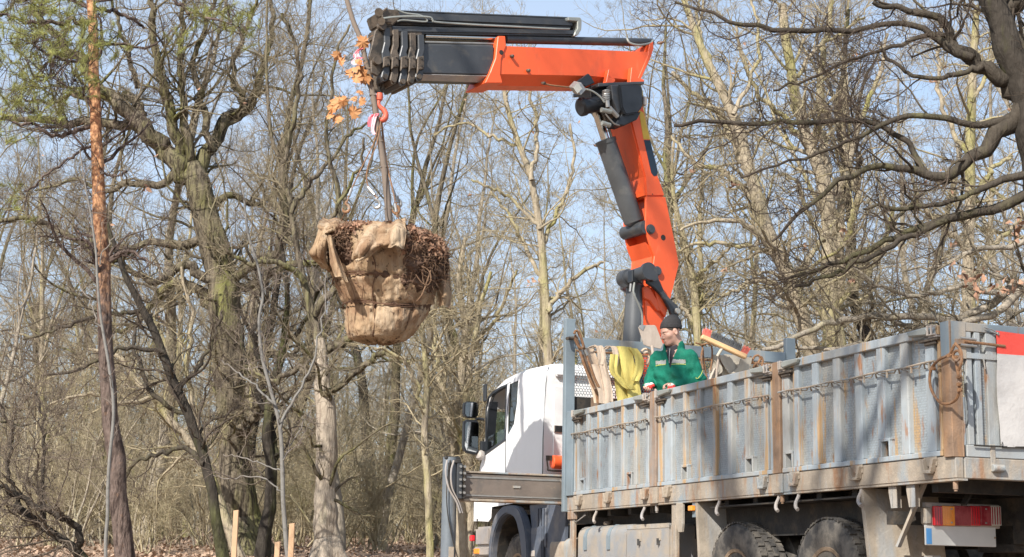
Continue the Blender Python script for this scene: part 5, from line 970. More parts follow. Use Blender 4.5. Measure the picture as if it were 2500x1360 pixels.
# broom
B0, B1 = HB(1712, 822, 7.05), HB(1822, 872, 6.95); bd = nrm(B1-B0); bu = nrm(np.cross(bd, D1)); bu = bu if bu[2] > 0 else -bu; bo_ = np.cross(bd, bu)
e, mb = thing('broom', (B0+B1)/2, 'wooden push broom head with red tipped dark bristles turned up against the headboard', 'broom')
off = (B0+B1)/2; X_ = lambda V: V-off
MB(X_).obox(off, (B1-B0)/2, bu*.030, bo_*.035).build('broom_head', 'newwood', e, bevel=.012)
for nm, mt, t0, t1, sl in (('red_bristles', 'redbristle', -.98, -.66, -.3), ('dark_bristles', 'bristle', -.62, .66, .0), ('red_bristles', 'redbristle', .70, .98, .5)):
    mb = MB(X_); k = int((t1-t0)*44)
    for i in range(k):
        for j in (-.022, -.008, .008, .022):
            b_ = off+(B1-B0)/2*(t0+(t1-t0)*(i+.5)/k)+bu*.029+bo_*j; tip = b_+(bu*.085+bd*.03*sl+rng.normal(0, .006, 3)); mb.bar(b_, tip, .005, .005)
    mb.build(nm, mt, e)['kind'] = 'stuff'
MB(X_).lathe([(0, 0), (.02, 0), (.017, .12), (0, .12)], HB(1764, 849, 7.0), (HB(1756, 862, 7.02)-HB(1764, 849, 7.0)), 10).build('socket', 'strapgrey', e)
MB(X_).tube([HB(1756, 862, 7.05), HB(1750, 905, 7.1), HB(1748, 935, 7.12)], .013, 8).build('handle', 'oldwood', e)
# shovel blade
e, mb = thing('shovel', HB(1590, 830, 7.1), 'flat weathered wooden shovel blade sticking up behind the man', 'shovel'); off = HB(1590, 830, 7.1)
P = [HB(x, y, 7.1) for x, y in ((1558, 800), (1562, 794), (1597, 794), (1601, 797), (1618, 840), (1612, 852), (1580, 846), (1571, 842))]
MB(lambda V: V-off).loft([P, [q-D1*.012 for q in P]]).build('blade', 'oldwood', e, bevel=.003)
MB(lambda V: V-off).loft([[q-D1*.014 for q in (P[0], P[1], HB(1574, 794, 7.1), HB(1568, 808, 7.1))], [q-D1*.018 for q in (P[0], P[1], HB(1574, 794, 7.1), HB(1568, 808, 7.1))]]).build('metal_edge', 'galv', e)
MB(lambda V: V-off).tube([HB(1592, 845, 7.08), HB(1600, 930, 6.9), HB(1605, 1000, 6.7)], .018, 8).build('handle', 'oldwood', e)
# soil and rope in the bed
mbs = MB(); 
# ---------------------------------------------------------------- the balled sapling
BY = 17.35; S_ = BY/FPX
def BP(x, y, dy=0.): return at(x, y, BY+dy)
BC = BP(925, 690); sap = empty('balled_sapling', BP(925, 830), 'young maple with burlap wrapped root ball hanging from the crane hook', 'sapling'); SO = np.array(sap.location)
X_ = lambda V: V-SO
prof = [(833, 925, 52), (828, 925, 66), (815, 927, 78), (790, 931, 90), (750, 938, 103), (700, 940, 124), (660, 940, 136), (620, 938, 146), (590, 938, 148), (575, 932, 132), (562, 926, 100), (548, 925, 50)]
py_, pc_, pw_ = map(np.array, zip(*prof)); 
def ballpt(th, y, off=0., offsoil=False):                            # th = 0 faces the camera, + to the right
    c = np.interp(-y, -py_, pc_); w = np.interp(-y, -py_, pw_)*S_; x = c; base = BP(0, 0)*0
    o = np.stack([at(x_, y_, BY) for x_, y_ in zip(np.ravel(c), np.ravel(y))]).reshape(np.shape(y)+(3,))
    sd_ = np.clip((th-.25)/.35, 0, 1)*np.clip((1.9-th)/.3, 0, 1)*(off > -.2)
    r = w+off+np.where(offsoil, sd_*np.interp(y, [548, 560, 585, 620, 670, 715, 735], [-.16, -.11, -.03, .06, .09, .04, 0]), 0)*1.0
    return o+r[..., None]*(np.sin(th)[..., None]*np.array([1, 0, 0])-np.cos(th)[..., None]*np.array([0, 1, 0])*.92)
g0 = np.random.default_rng(2); nth, ny = 240, 130; th = np.linspace(-math.pi, math.pi, nth+1)[:-1]; yy = np.linspace(556, 832, ny); TH, YY = np.meshgrid(th, yy)
P0_ = ballpt(TH, YY); lum = .034*vnoise(P0_, 2.4, 7)+.03*vnoise(P0_, 1.2, 17)+.016*vnoise(P0_, 7, 8)
fold = .010*np.sin(TH*26+1.5*np.sin(YY*.03)+2*np.sin(TH*5))*np.clip((760-YY)/80, 0, 1)+.012*np.abs(np.sin(TH*9+YY*.035))*np.clip((YY-740)/40, 0, 1)
ridge = .020*(.35-np.abs(vnoise(P0_*np.array([1, 1, .30]), 7.5, 21)))*np.clip((790-YY)/60, .3, 1)+.014*(.35-np.abs(vnoise(P0_*np.array([1, 1, .4]), 16, 22)))+.008*np.cos(TH*34+4*vnoise(P0_, 3, 23))*sum(np.exp(-((YY-yb)/22)**2) for yb in (692, 752))
tie = sum(-.034*np.exp(-((YY-yb-(5*np.sin(TH*2+k)))/7)**2) for k, yb in enumerate((692, 752)))
tiev = sum(-.028*np.exp(-(((TH-t_)/.05)**2)) for t_ in (-.16, .85, -1.15, 2.2))
VB = ballpt(TH, YY, lum+.5*fold+tie+tiev+ridge)
rag = 8*np.sin(TH*7)+6*np.sin(TH*17+1)
gapL = (YY < 655+rag-(TH+.75)*60) & (TH > -1.02) & (TH < -.55) | ((TH > -1.25) & (TH < -.5) & (YY < 600+rag*.6))
gapR = (TH > .42+.05*np.sin(YY*.15)) & (TH < 1.5) & (YY < 728+rag-np.abs(TH-.75)*60)
topg = YY < 566+rag*.4
keep = ~(gapL | gapR | topg)
idx = np.arange(nth*ny).reshape(ny, nth); q = np.stack([idx[:-1], np.roll(idx, -1, 1)[:-1], np.roll(idx, -1, 1)[1:], idx[1:]], -1); q = q[keep[:-1] & keep[1:]]
VBf = VB.reshape(-1, 3); cen = at(930, 700, BY); inn = VBf-nrm(VBf-cen)*.014
bc_ = VBf[idx[-1]]; cc = bc_.mean(0)-np.array([0, 0, .03]); r1_ = cc+(bc_-cc)*.55+np.array([0, 0, -.015])+g0.normal(0, .008, bc_.shape); nb = 2*nth*ny; bi = np.arange(nth)
me = mesh_np('burlap', np.concatenate([VBf, inn, r1_, [cc]])-SO, np.concatenate([q, q[:, ::-1]+nth*ny, np.stack([idx[-1], np.roll(idx[-1], -1), nb+np.roll(bi, -1), nb+bi], 1)]), np.stack([nb+bi, nb+np.roll(bi, -1), np.full(nth, nb+nth)], 1), smooth=True); rb_ = link('burlap', me, 'burlap', sap)
VS_ = ballpt(TH, YY, lum*1.2-.035+.025*vnoise(P0_, 14, 9)+.015*vnoise(P0_, 30, 10), gapR); qq = np.stack([idx[:-1], np.roll(idx, -1, 1)[:-1], np.roll(idx, -1, 1)[1:], idx[1:]], -1).reshape(-1, 4)
VSf = VS_.reshape(-1, 3); tc = at(930, 545, BY); nV = len(VSf); VSf = np.concatenate([VSf, [tc, at(925, 828, BY)]])
F3 = np.array([[i, (i+1) % nth, nV] for i in range(nth)]+[[(ny-1)*nth+(i+1) % nth, (ny-1)*nth+i, nV+1] for i in range(nth)])
link('root_ball', mesh_np('root_ball', VSf-SO, qq, F3, smooth=True), 'soil', sap)
# ragged soil lumps, roots and leaves on top
g = np.random.default_rng(5)
def lumps(n, f, mt, nm, r0, r1):
    mb = MB(X_)
    for i in range(n):
        p = f(g); r = g.uniform(r0, r1); d = nrm(g.normal(size=(6, 3))); 
        V = p+np.array([(1, 0, 0), (-1, 0, 0), (0, 1, 0), (0, -1, 0), (0, 0, 1), (0, 0, -1)])*r*g.uniform(.5, 1.2, (6, 1)); mb.add(V, [(0, 2, 4), (2, 1, 4), (1, 3, 4), (3, 0, 4), (2, 0, 5), (1, 2, 5), (3, 1, 5), (0, 3, 5)])
    o = mb.build(nm, mt, sap); o['kind'] = 'stuff'
lumps(420, lambda g: ballpt(np.array(g.uniform(.4, 1.5)), np.array(g.uniform(566, 720)), np.array(g.uniform(-.04, .02)), True), 'soil', 'soil_crumbs', .008, .035)
lumps(260, lambda g: ballpt(np.array(g.uniform(-1.3, -.5)), np.array(g.uniform(566, 650)), np.array(g.uniform(-.03, .015))), 'soil', 'soil_crumbs', .008, .03)
def lf(n, f, s0, s1, nm, mt):
    c = np.array([f(g) for _ in range(n)]); s = g.uniform(s0, s1, (n, 1)); a = nrm(g.normal(size=(n, 3))); b_ = nrm(np.cross(a, g.normal(size=(n, 3)))); nn_ = np.cross(a, b_)
    V = np.stack([c-a*s, c-b_*s*.5+nn_*s*.3, c+a*s, c+b_*s*.5+nn_*s*.25], 1).reshape(-1, 3); k = np.arange(n)*4; F = np.concatenate([np.stack([k, k+1, k+2], 1), np.stack([k, k+2, k+3], 1)])
    o = link(nm, mesh_np(nm, V-SO, None, F), mt, sap); o['kind'] = 'stuff'
lf(1100, lambda g: (lambda r, t: np.array([BC[0]+.54*r*math.cos(t)+.0, BY+.5*r*math.sin(t), at(925, 572-10*(1-r)-g.uniform(0, 8), BY)[2]]))(math.sqrt(g.uniform(0, 1)), g.uniform(0, 6.3)), .015, .045, 'dry_leaves', 'dryleaf')
lf(900, lambda g: ballpt(np.array(g.uniform(.35, 1.45)), np.array(g.triangular(554, 562, 650)), np.array(g.uniform(-.02, .03)), True), .015, .05, 'dry_leaves', 'dryleaf')
lf(350, lambda g: ballpt(np.array(g.uniform(-1.1, -.3)), np.array(g.triangular(556, 560, 600)), np.array(g.uniform(.0, .05))), .015, .045, 'dry_leaves', 'dryleaf')
mb = MB(X_)
for i in range(260):
    right = i % 3 != 0; t0 = g.uniform(.4, 1.5) if right else g.uniform(-1.2, -.5); y0 = g.uniform(566, 735 if right else 640)
    p = ballpt(np.array(t0), np.array(y0), np.array(.0), right); d = nrm(p-cen)+g.normal(0, .5, 3); pts = [p]; L_ = g.uniform(.08, .3)
    for k in range(5): d = nrm(d+g.normal(0, .45, 3)+np.array([0, 0, -.25])); pts.append(pts[-1]+d*L_/5)
    mb.tube(pts, np.linspace(.0028, .001, 6)*g.uniform(.6, 1.3), 4)
mb.build('fine_roots', 'root', sap)['kind'] = 'stuff'
MB(X_).tube(crv([ballpt(np.array(.45), np.array(660.), np.array(.03)), BP(1040, 655, -.5), BP(1052, 675, -.52), BP(1046, 695, -.5), BP(1030, 690, -.52), BP(1015, 670, -.55)], 6), .006, 6).build('root', 'root', sap)
MB(X_).tube(crv([BP(1018, 735, -.45), BP(1030, 720, -.5), BP(1038, 700, -.5), BP(1052, 660, -.45)], 6), .008, 6).build('root', 'root', sap)
# burlap flaps
def flap(rows, name='burlap_flap', mt='burlap', rip=.02, seed=0, thick=.012, nx=16):
    """rows: list of (xl, yl, xr, yr, depth offset)"""
    rr = np.random.default_rng(seed); R_a = np.array(rows, float); t = np.linspace(0, 1, len(R_a)*5); k = np.linspace(0, 1, len(R_a)); R2 = np.stack([np.interp(t, k, R_a[:, i]) for i in range(5)], 1)
    ph = rr.uniform(0, 6, 4); G_ = []
    for a, (xl, yl, xr, yr, dp) in zip(t, R2):
        s = np.linspace(0, 1, nx); x = xl+(xr-xl)*s; y = yl+(yr-yl)*s+3*np.sin(s*8+ph[3]); z = dp+rip*(np.sin(s*9+ph[0]+a*5+1.5*np.sin(a*6))+.45*np.sin(s*21+ph[1]-a*7)+.8*np.sin(a*9+ph[2]+s*3))-.10*np.sin(s*math.pi)
        G_.append([BP(xx, yy_, zz_) for xx, yy_, zz_ in zip(x, y, z)])
    G_ = np.array(G_); n, m_ = G_.shape[:2]; nr = nrm(np.cross(np.gradient(G_, axis=0), np.gradient(G_, axis=1))); V = np.concatenate([G_.reshape(-1, 3), (G_+nr*thick).reshape(-1, 3)]); a = (np.arange(n-1)[:, None]*m_+np.arange(m_-1)[None]).ravel()
    F = np.stack([a, a+1, a+m_+1, a+m_], 1); o = n*m_; ed = [np.array([[j, j+1, o+j+1, o+j] for j in range(m_-1)]), np.array([[(n-1)*m_+j, o+(n-1)*m_+j, o+(n-1)*m_+j+1, (n-1)*m_+j+1] for j in range(m_-1)]), np.array([[j*m_, o+j*m_, o+(j+1)*m_, (j+1)*m_] for j in range(n-1)]), np.array([[j*m_+m_-1, (j+1)*m_+m_-1, o+(j+1)*m_+m_-1, o+j*m_+m_-1] for j in range(n-1)])]
    return link(name, mesh_np(name, V-SO, np.concatenate([F, F[:, ::-1]+o]+ed), smooth=True), mt, sap)
flap([(788, 534, 838, 538, .05), (779, 542, 846, 548, -.20), (776, 554, 842, 560, -.34), (782, 562, 828, 566, -.36), (790, 566, 815, 569, -.34)], seed=1, rip=.022)
flap([(782, 550, 822, 562, -.25), (774, 578, 800, 586, -.38), (764, 602, 794, 614, -.40), (755, 614, 795, 640, -.34), (764, 628, 804, 655, -.2), (795, 652, 810, 660, -.1)], seed=2, rip=.020, nx=20)
flap([(800, 575, 812, 580, -.45), (806, 605, 816, 606, -.52), (808, 640, 830, 640, -.56), (820, 672, 848, 690, -.62)], seed=7, rip=.008)
flap([(770, 608, 790, 612, -.2), (774, 635, 800, 650, -.1), (788, 652, 806, 662, .0)], seed=12, rip=.012)
flap([(895, 546, 990, 538, -.35), (888, 560, 990, 560, -.52), (885, 580, 960, 600, -.66), (873, 600, 930, 604, -.70), (862, 622, 905, 626, -.70), (860, 635, 880, 637, -.68)], seed=3, rip=.030, nx=22)
flap([(952, 545, 988, 536, -.30), (946, 562, 990, 556, -.66), (945, 585, 988, 585, -.72), (946, 602, 984, 604, -.71)], seed=4, rip=.014, nx=14)
flap([(1066, 640, 1095, 640, .05), (1065, 680, 1100, 690, .0), (1070, 715, 1101, 720, -.05), (1074, 745, 1098, 752, -.08)], seed=5, rip=.02, nx=10)
flap([(1040, 560, 1075, 590, .1), (1050, 600, 1092, 630, .0), (1058, 630, 1096, 660, .0)], seed=6, rip=.02, nx=10, mt='soil', name='hanging_soil')
for sd in range(16):
    x = g.uniform(1062, 1100); MB(X_).tube(crv([BP(x, g.uniform(600, 660), g.uniform(-.15, .1)), BP(x+g.uniform(-8, 6), 700, -.08), BP(x+g.uniform(-10, 6), g.uniform(730, 765), -.08)], 4), .003, 4).build('burlap_thread', 'burlap', sap)
# ties round the ball
for k, yb in enumerate((692, 752)):
    t_ = np.linspace(-math.pi, math.pi, 70); y_ = yb+5*np.sin(t_*2+k); P = ballpt(t_, y_, .006+.028*vnoise(ballpt(t_, y_), 2.4, 7)-.004); MB(X_).tube(P, .0075, 6, cap=False).build('rope_tie', 'twine', sap, smooth=True)
    P2 = ballpt(t_, y_+5*np.sin(t_*3), .008+.03*vnoise(ballpt(t_, y_), 2.4, 7)); MB(X_).tube(P2, .005, 6, cap=False).build('rope_tie', 'twine', sap, smooth=True)
for t_0, y0 in ((-.16, 598), (.30, 612), (.85, 735), (-1.15, 660), (-.72, 690), (2.2, 600), (-.45, 640)):
    y_ = np.linspace(y0, 831, 40); tt = t_0+.06*np.sin(y_*.05+t_0*5); P = ballpt(tt, y_, .004+.034*vnoise(ballpt(tt, y_), 2.4, 7)); MB(X_).tube(P, .006 if abs(t_0+.16) < .01 else .0035, 6).build('rope_tie', 'twine', sap, smooth=True)
# stem, twigs, last maple leaves
sp_ = crv([BP(950, 560), BP(948, 510), BP(940, 430), BP(932, 370), BP(922, 320), BP(915, 260), BP(905, 205), BP(893, 150), BP(880, 95), BP(862, 50), BP(842, -20), BP(820, -120), BP(800, -220)], 6)
t_ = np.linspace(0, 1, len(sp_)); MB(X_).tube(sp_, np.interp(t_, [0, .25, .5, .8, 1], [.044, .036, .033, .028, .016]), 12).build('trunk', 'bark_sap', sap, smooth=True)
for i in (6, 14, 21, 27, 33, 40): MB(X_).obox(sp_[i], (.036, 0, 0), (0, .036, 0), (0, 0, .008)).build('knot', 'bark_sap', sap)
tws = [[(893, 150), (878, 130), (876, 110)], [(898, 170), (880, 165), (868, 175), (862, 185)], [(905, 210), (890, 190), (880, 180), (872, 178)], [(917, 262), (900, 258), (880, 250), (860, 240)], [(915, 268), (890, 262), (872, 240), (855, 230)], [(912, 250), (905, 256), (890, 258), (884, 240), (876, 225)], [(870, 262), (850, 255), (835, 262)], [(845, -10), (870, -60), (880, -120)]]
for tw_ in tws: MB(X_).tube(crv([BP(x, y, -.05*i) for i, (x, y) in enumerate(tw_)], 5), [.006]*1+[.003]*(len(crv([BP(x, y) for x, y in tw_], 5))-1), 5).build('twig', 'bark_sap', sap)
leafpoly = [(0, -.42), (.07, -.30), (.30, -.36), (.26, -.22), (.50, -.12), (.42, .0), (.56, .16), (.30, .18), (.26, .30), (.14, .28), (.06, .55), (-.10, .34), (-.22, .36), (-.26, .20), (-.50, .26), (-.38, .06), (-.52, -.06), (-.28, -.20), (-.32, -.34), (-.10, -.30)]
def mleaf(x, y, s, a, tilt, dy=-.1):
    c = BP(x, y, dy); g2 = np.random.default_rng(int(x*7+y)); nn_ = nrm(np.array([g2.uniform(-.9, .9), -1, g2.uniform(-.6, .9)])); e1 = nrm(np.cross(nn_, [math.sin(a), .1, math.cos(a)])); e2 = np.cross(nn_, e1); sx, cu = g2.uniform(.6, 1.0), g2.uniform(.3, 1.1)
    P = [c]+[c+(e1*u*sx+e2*v)*s+nn_*(-cu*s*(u*u*.9+.35*v*abs(v)))+nrm(g2.normal(size=3))*s*.05 for u, v in leafpoly]; n_ = len(leafpoly)
    mb = MB(X_); mb.add(P, [(0, 1+i, 1+(i+1) % n_) for i in range(n_)]); mb.tube([P[1], P[1]-e2*s*.4+nn_*.02], .002, 4); mb.build('leaf', 'leaf', sap)
for i, (x, y, s, a, t0) in enumerate([(886, 103, .20, .9, .3), (824, 136, .15, .3, -.5), (832, 150, .15, 2.5, .6), (868, 165, .20, 1.7, .3), (880, 178, .24, .2, -.4), (893, 188, .20, -.6, .5), (858, 178, .18, 2.2, -.2), (872, 190, .17, 3.3, .2), (890, 196, .15, 3.9, -.3), (826, 250, .22, .1, .2), (812, 262, .17, 2.0, -.4), (838, 246, .17, 1.0, .5), (863, 274, .21, 3.0, .1), (823, 290, .16, 3.4, .7), (806, 283, .12, 2.6, -.5), (882, 246, .13, .5, .8), (864, 240, .12, 1.2, -.8), (876, 150, .12, .8, .9), (880, 225, .10, .2, .7)]): mleaf(x, y, s, a, t0, -.08-.02*(i % 4))
for pts, w, mt in (([(868, 130), (872, 140), (862, 150), (870, 158), (880, 150)], .05, 'tapew'), ([(882, 118), (874, 124), (868, 138), (884, 142)], .05, 'tape'), ([(915, 278), (908, 285), (905, 298), (906, 308)], .07, 'tape'), ([(917, 278), (912, 300), (910, 318), (915, 328)], .04, 'tapew'), ([(912, 282), (920, 278), (918, 284)], .05, 'tape')):
    MB(X_).ribbon(crv([BP(x, y, -.06) for x, y in pts], 5), np.array([w, .01, w*.3]), .002, .006).build('marker_tape', mt, sap)
# wire slings between hook and ball
def HS(x, y, dy=0.): return at(x, y, BY+dy)
def rsling(pts, lab, hookpt=None, hookc='galv', rev=1):
    e = empty('wire_rope_sling', HS(*pts[0]), lab, 'sling', 'wire slings under the crane hook'); o = np.array(e.location); xf = lambda V: V-o
    MB(xf).tube(crv([HS(*p) for p in pts], 6), .007, 6).build('rope', 'rustwire', e, smooth=True)
    a, b_ = HS(*pts[-2]), HS(*pts[-1]); d = nrm(b_-a); MB(xf).tube([b_-d*.16, b_-d*.06], .017, 8).build('ferrule', 'galv', e, smooth=True); MB(xf).tube([a, a+d*.08], .016, 8).build('ferrule', 'galv', e, smooth=True)
    if hookpt:
        hx0, hy0, hd_ = hookpt; P = crv([HS(hx0+x*rev, hy0+y, hd_) for x, y in ((0, -6), (-2, 0), (4, 5), (7, 12), (4, 19), (-4, 21), (-9, 16), (-10, 11))], 5)
        MB(xf).tube(P, np.interp(np.linspace(0, 1, len(P)), [0, .6, 1], [.011, .019, .007]), 8).build('hook', hookc, e, smooth=True); MB(xf).tube([b_, HS(hx0, hy0-2, hd_)], .012, 6).build('shackle', 'rustwire', e)
rsling([(926, 294, 0), (914, 345, -.1), (885, 405, -.3), (858, 462, -.4), (848, 490, -.45)], 'taut wire sling running down to the left side of the root ball', (846, 497, -.45), 'rustwire')
rsling([(930, 294, 0), (920, 350, -.2), (900, 400, -.35), (895, 440, -.4), (905, 465, -.42), (918, 480, -.45)], 'slack wire sling whose pale open hook dangles left of the stem', (921, 487, -.45), 'galv')
rsling([(932, 294, 0), (942, 380, .2), (954, 440, .25), (966, 480, .2), (970, 490, .2)], 'wire sling running down the right side of the stem with pale hook', (972, 484, .2), 'galv')
rsling([(930, 294, 0), (938, 370, .1), (948, 420, .0), (962, 478, -.3), (965, 500, -.3), (970, 530, -.32)], 'rusty wire sling hooked into the cloth right of the stem', (968, 500, -.3), 'rustwire', 1)
MB(lambda V: V-SO).tube([HS(844, 516, -.45), BP(833, 540, -.3)], .006, 5).build('lifting_loop', 'rustwire', sap); MB(X_).tube(crv([HS(970, 520, -.3), BP(975, 536, -.4), BP(990, 548, -.4)], 4), .009, 5).build('lifting_loop', 'twine', sap)
# ---------------------------------------------------------------- trees traced from the photograph, each in its own depth
def root_at(P): return P
hero('oak_tree', 'massive mossy old oak with a gnarled spreading crown behind the pine', 'tree', 31, [
 [(606, 1372, 52), (598, 1290, 42), (578, 1150, 38), (562, 1000, 35), (555, 850, 38), (545, 700, 37), (522, 600, 36), (500, 520, 34), (480, 440, 30), (470, 400, 20)],
 [(492, 470, 26), (430, 395, 24), (370, 330, 22), (300, 262, 18), (240, 215, 15), (185, 140, 12), (120, 70, 9), (70, 20, 6)],
 [(410, 372, 16), (330, 308, 14), (240, 298, 12), (150, 303, 10), (70, 290, 8), (-20, 292, 5)],
 [(470, 420, 20), (428, 330, 15), (413, 230, 12), (378, 120, 10), (365, -10, 8)],
 [(480, 430, 20), (505, 360, 18), (560, 295, 16), (603, 262, 13), (632, 190, 9), (665, 70, 7), (660, -20, 5)],
 [(468, 410, 13), (452, 300, 10), (442, 180, 8), (446, -10, 5)],
 [(515, 370, 10), (490, 250, 9), (470, 150, 7), (505, 60, 5), (530, -20, 4)],
 [(600, 268, 8), (570, 180, 7), (590, 90, 6), (630, -10, 4)],
 [(350, 320, 12), (330, 250, 10), (290, 230, 8), (230, 220, 6)],
 [(335, 215, 7), (310, 120, 6), (280, 30, 4), (265, -20, 3)],
 [(480, 445, 14), (440, 425, 13), (390, 452, 10), (310, 446, 8), (255, 470, 6), (180, 440, 4), (90, 470, 3)],
 [(505, 570, 13), (440, 600, 12), (390, 592, 10), (330, 602, 8), (265, 632, 8), (160, 570, 7), (60, 528, 6), (-20, 545, 5)],
 [(530, 700, 13), (480, 652, 12), (420, 662, 10), (370, 690, 9), (320, 660, 7), (285, 600, 5), (260, 540, 3)],
 [(530, 690, 14), (600, 660, 12), (662, 622, 11), (700, 545, 10), (690, 430, 9), (703, 300, 7), (735, 150, 6), (762, -10, 5)],
 [(548, 720, 12), (622, 690, 11), (700, 650, 10), (762, 640, 8), (830, 655, 6), (880, 620, 3)],
 [(548, 790, 14), (480, 702, 12), (420, 696, 10), (370, 742, 9), (330, 790, 8), (280, 805, 5), (200, 780, 3)],
 [(585, 1060, 14), (620, 1020, 10), (630, 980, 6)],
 [(575, 900, 10), (640, 860, 9), (700, 870, 7), (760, 830, 5)],
 [(500, 520, 10), (560, 480, 9), (620, 500, 7), (680, 470, 5), (740, 490, 3)]],
 'bark_oak', dens=1.35, seed=3, lv=(1.1, .5, .25), tw=1.05)
hero('leaning_tree', 'slim dark tree leaning left in front of the massive mossy oak', 'tree', 25, [
 [(546, 1372, 14), (525, 1250, 13), (505, 1150, 13), (470, 1040, 12), (430, 950, 12), (395, 850, 10), (350, 760, 9), (310, 680, 7), (280, 600, 5), (250, 500, 4), (225, 400, 3)],
 [(500, 1132, 8), (450, 1092, 6), (390, 1110, 5), (330, 1132, 4), (300, 1180, 3)],
 [(430, 950, 6), (480, 900, 5), (520, 830, 4), (545, 760, 3)], [(350, 760, 6), (250, 770, 5), (150, 800, 4), (60, 830, 3)], [(460, 1020, 6), (370, 960, 6), (340, 880, 5), (320, 800, 4)], [(400, 860, 5), (300, 850, 5), (200, 900, 4), (100, 920, 3)]],
 'bark_dark', dens=1.0, seed=9, lv=(.8, .5, .25), tw=.9, mt2='bark_mid')
hero('leaning_tree', 'crooked mossy tree leaning left between the pine and the massive oak', 'tree', 29, [
 [(590, 1372, 12), (540, 1240, 12), (505, 1130, 11), (465, 1080, 10), (420, 1030, 9), (375, 970, 8), (330, 930, 7), (290, 870, 5), (200, 850, 3)],
 [(505, 1130, 7), (470, 1000, 7), (455, 900, 6), (470, 780, 5), (440, 650, 4)], [(375, 970, 5), (300, 985, 5), (220, 960, 4), (120, 990, 3)]],
 'bark_tan', dens=1.3, seed=19, lv=(.8, .5, .25), tw=1.1)
hero('pale_oak', 'pale trunked knobbly oak with mossy right edge beneath the root ball', 'tree', 27.5, [
 [(806, 1372, 33), (798, 1290, 28), (797, 1180, 25), (800, 1110, 25), (795, 1000, 23), (787, 900, 18), (776, 815, 12)],
 [(780, 850, 14), (770, 790, 12), (752, 710, 10), (725, 610, 8), (708, 500, 7), (690, 400, 6), (662, 330, 5), (652, 200, 4), (655, -10, 3)],
 [(787, 860, 12), (850, 832, 10), (915, 790, 8), (990, 770, 6), (1060, 720, 4)], [(797, 968, 9), (870, 905, 8), (935, 862, 6), (1000, 890, 4)],
 [(768, 770, 10), (815, 700, 9), (842, 600, 8), (828, 480, 7), (800, 350, 5), (810, 200, 4), (850, 60, 3)], [(745, 690, 8), (690, 640, 7), (600, 640, 5), (540, 600, 3)],
 [(710, 520, 7), (760, 440, 6), (800, 400, 5), (850, 330, 4), (900, 300, 3)], [(690, 400, 6), (720, 280, 6), (730, 150, 5), (690, 30, 4)], [(790, 940, 8), (730, 900, 7), (670, 930, 5), (620, 900, 3)], [(830, 500, 6), (790, 560, 5), (870, 420, 4), (890, 340, 3)]],
 'bark_pale', dens=1.1, seed=5, lv=(.9, .5, .25), tw=.95, mt2='bark_oak')
hero('twin_stem_tree', 'dark trunk rising between the massive oak and the pale trunked oak', 'tree', 28.5, [
 [(636, 1372, 16), (655, 1250, 15), (662, 1150, 13), (652, 1050, 12), (664, 950, 10), (690, 850, 8), (700, 700, 6), (680, 560, 4)],
 [(660, 1170, 10), (672, 1080, 10), (640, 980, 8), (600, 900, 6), (590, 800, 4)], [(664, 950, 7), (620, 830, 6), (640, 700, 5), (600, 600, 3)], [(690, 850, 6), (750, 780, 5), (790, 690, 4), (860, 640, 3)]],
 'bark_dark', dens=1.2, seed=15, lv=(.8, .5, .25), tw=.95)
hero('slender_sapling', 'slender pale sapling with a wide fork above the right timber stake', 'sapling', 21.5, [
 [(704, 1372, 6), (690, 1210, 5.3), (684, 1050, 4.8), (660, 950, 4.2), (640, 870, 4), (632, 780, 3.6), (642, 720, 3.2), (630, 650, 2.8), (608, 580, 3), (598, 500, 2.4), (590, 430, 1.6)],
 [(684, 1048, 4), (702, 1000, 3.4), (742, 930, 3), (772, 850, 2.5), (790, 760, 2), (800, 640, 1.2)], [(668, 985, 3), (620, 940, 2.4), (575, 905, 1.8), (540, 880, 1.2)], [(690, 1200, 2), (640, 1165, 1.8), (560, 1170, 1.4), (520, 1160, 1)], [(688, 1150, 2), (600, 1120, 1.6), (545, 1110, 1)], [(686, 1130, 1.6), (730, 1050, 1.4), (760, 1000, 1)]],
 'bark_sap', dens=.9, seed=21, lv=(.5, .45, .3), tw=.9, spread=.1, bushy=.6)
hero('thin_pole_tree', 'thin grey stem rising in front of the pine trunk', 'sapling', 17, [
 [(258, 1372, 4.5), (266, 1150, 4.2), (278, 1000, 4), (262, 880, 3.6), (245, 760, 3.2), (236, 650, 3), (225, 540, 2.5), (205, 430, 2), (190, 340, 1.2)], [(250, 800, 2), (200, 700, 1.6), (150, 620, 1.1)], [(236, 650, 1.8), (290, 560, 1.4), (330, 480, 1)]],
 'bark_sap', dens=.8, seed=23, lv=(.4, .4, .3), tw=.8, spread=.1, bushy=.5)
hero('bare_tree', 'tall bare tree with a slim mossy trunk rising just left of the truck cab', 'tree', 30, [
 [(1350, 1372, 13), (1346, 1000, 12), (1340, 870, 12), (1330, 700, 10), (1318, 560, 9), (1298, 440, 8), (1270, 360, 7), (1240, 270, 6), (1230, 200, 5), (1236, 80, 4)],
 [(1298, 440, 6), (1312, 330, 5), (1290, 220, 4), (1270, 120, 3)], [(1322, 600, 6), (1370, 500, 5), (1400, 400, 4), (1390, 300, 3)], [(1330, 700, 6), (1280, 600, 5), (1240, 520, 4), (1200, 470, 3)], [(1335, 760, 6), (1400, 680, 5), (1470, 640, 4)], [(1318, 560, 5), (1240, 480, 4), (1150, 440, 3)], [(1270, 360, 4), (1200, 330, 4), (1120, 300, 3), (1060, 330, 2)]],
 'bark_tan', dens=1.2, seed=27, lv=(.9, .5, .25), tw=.95)
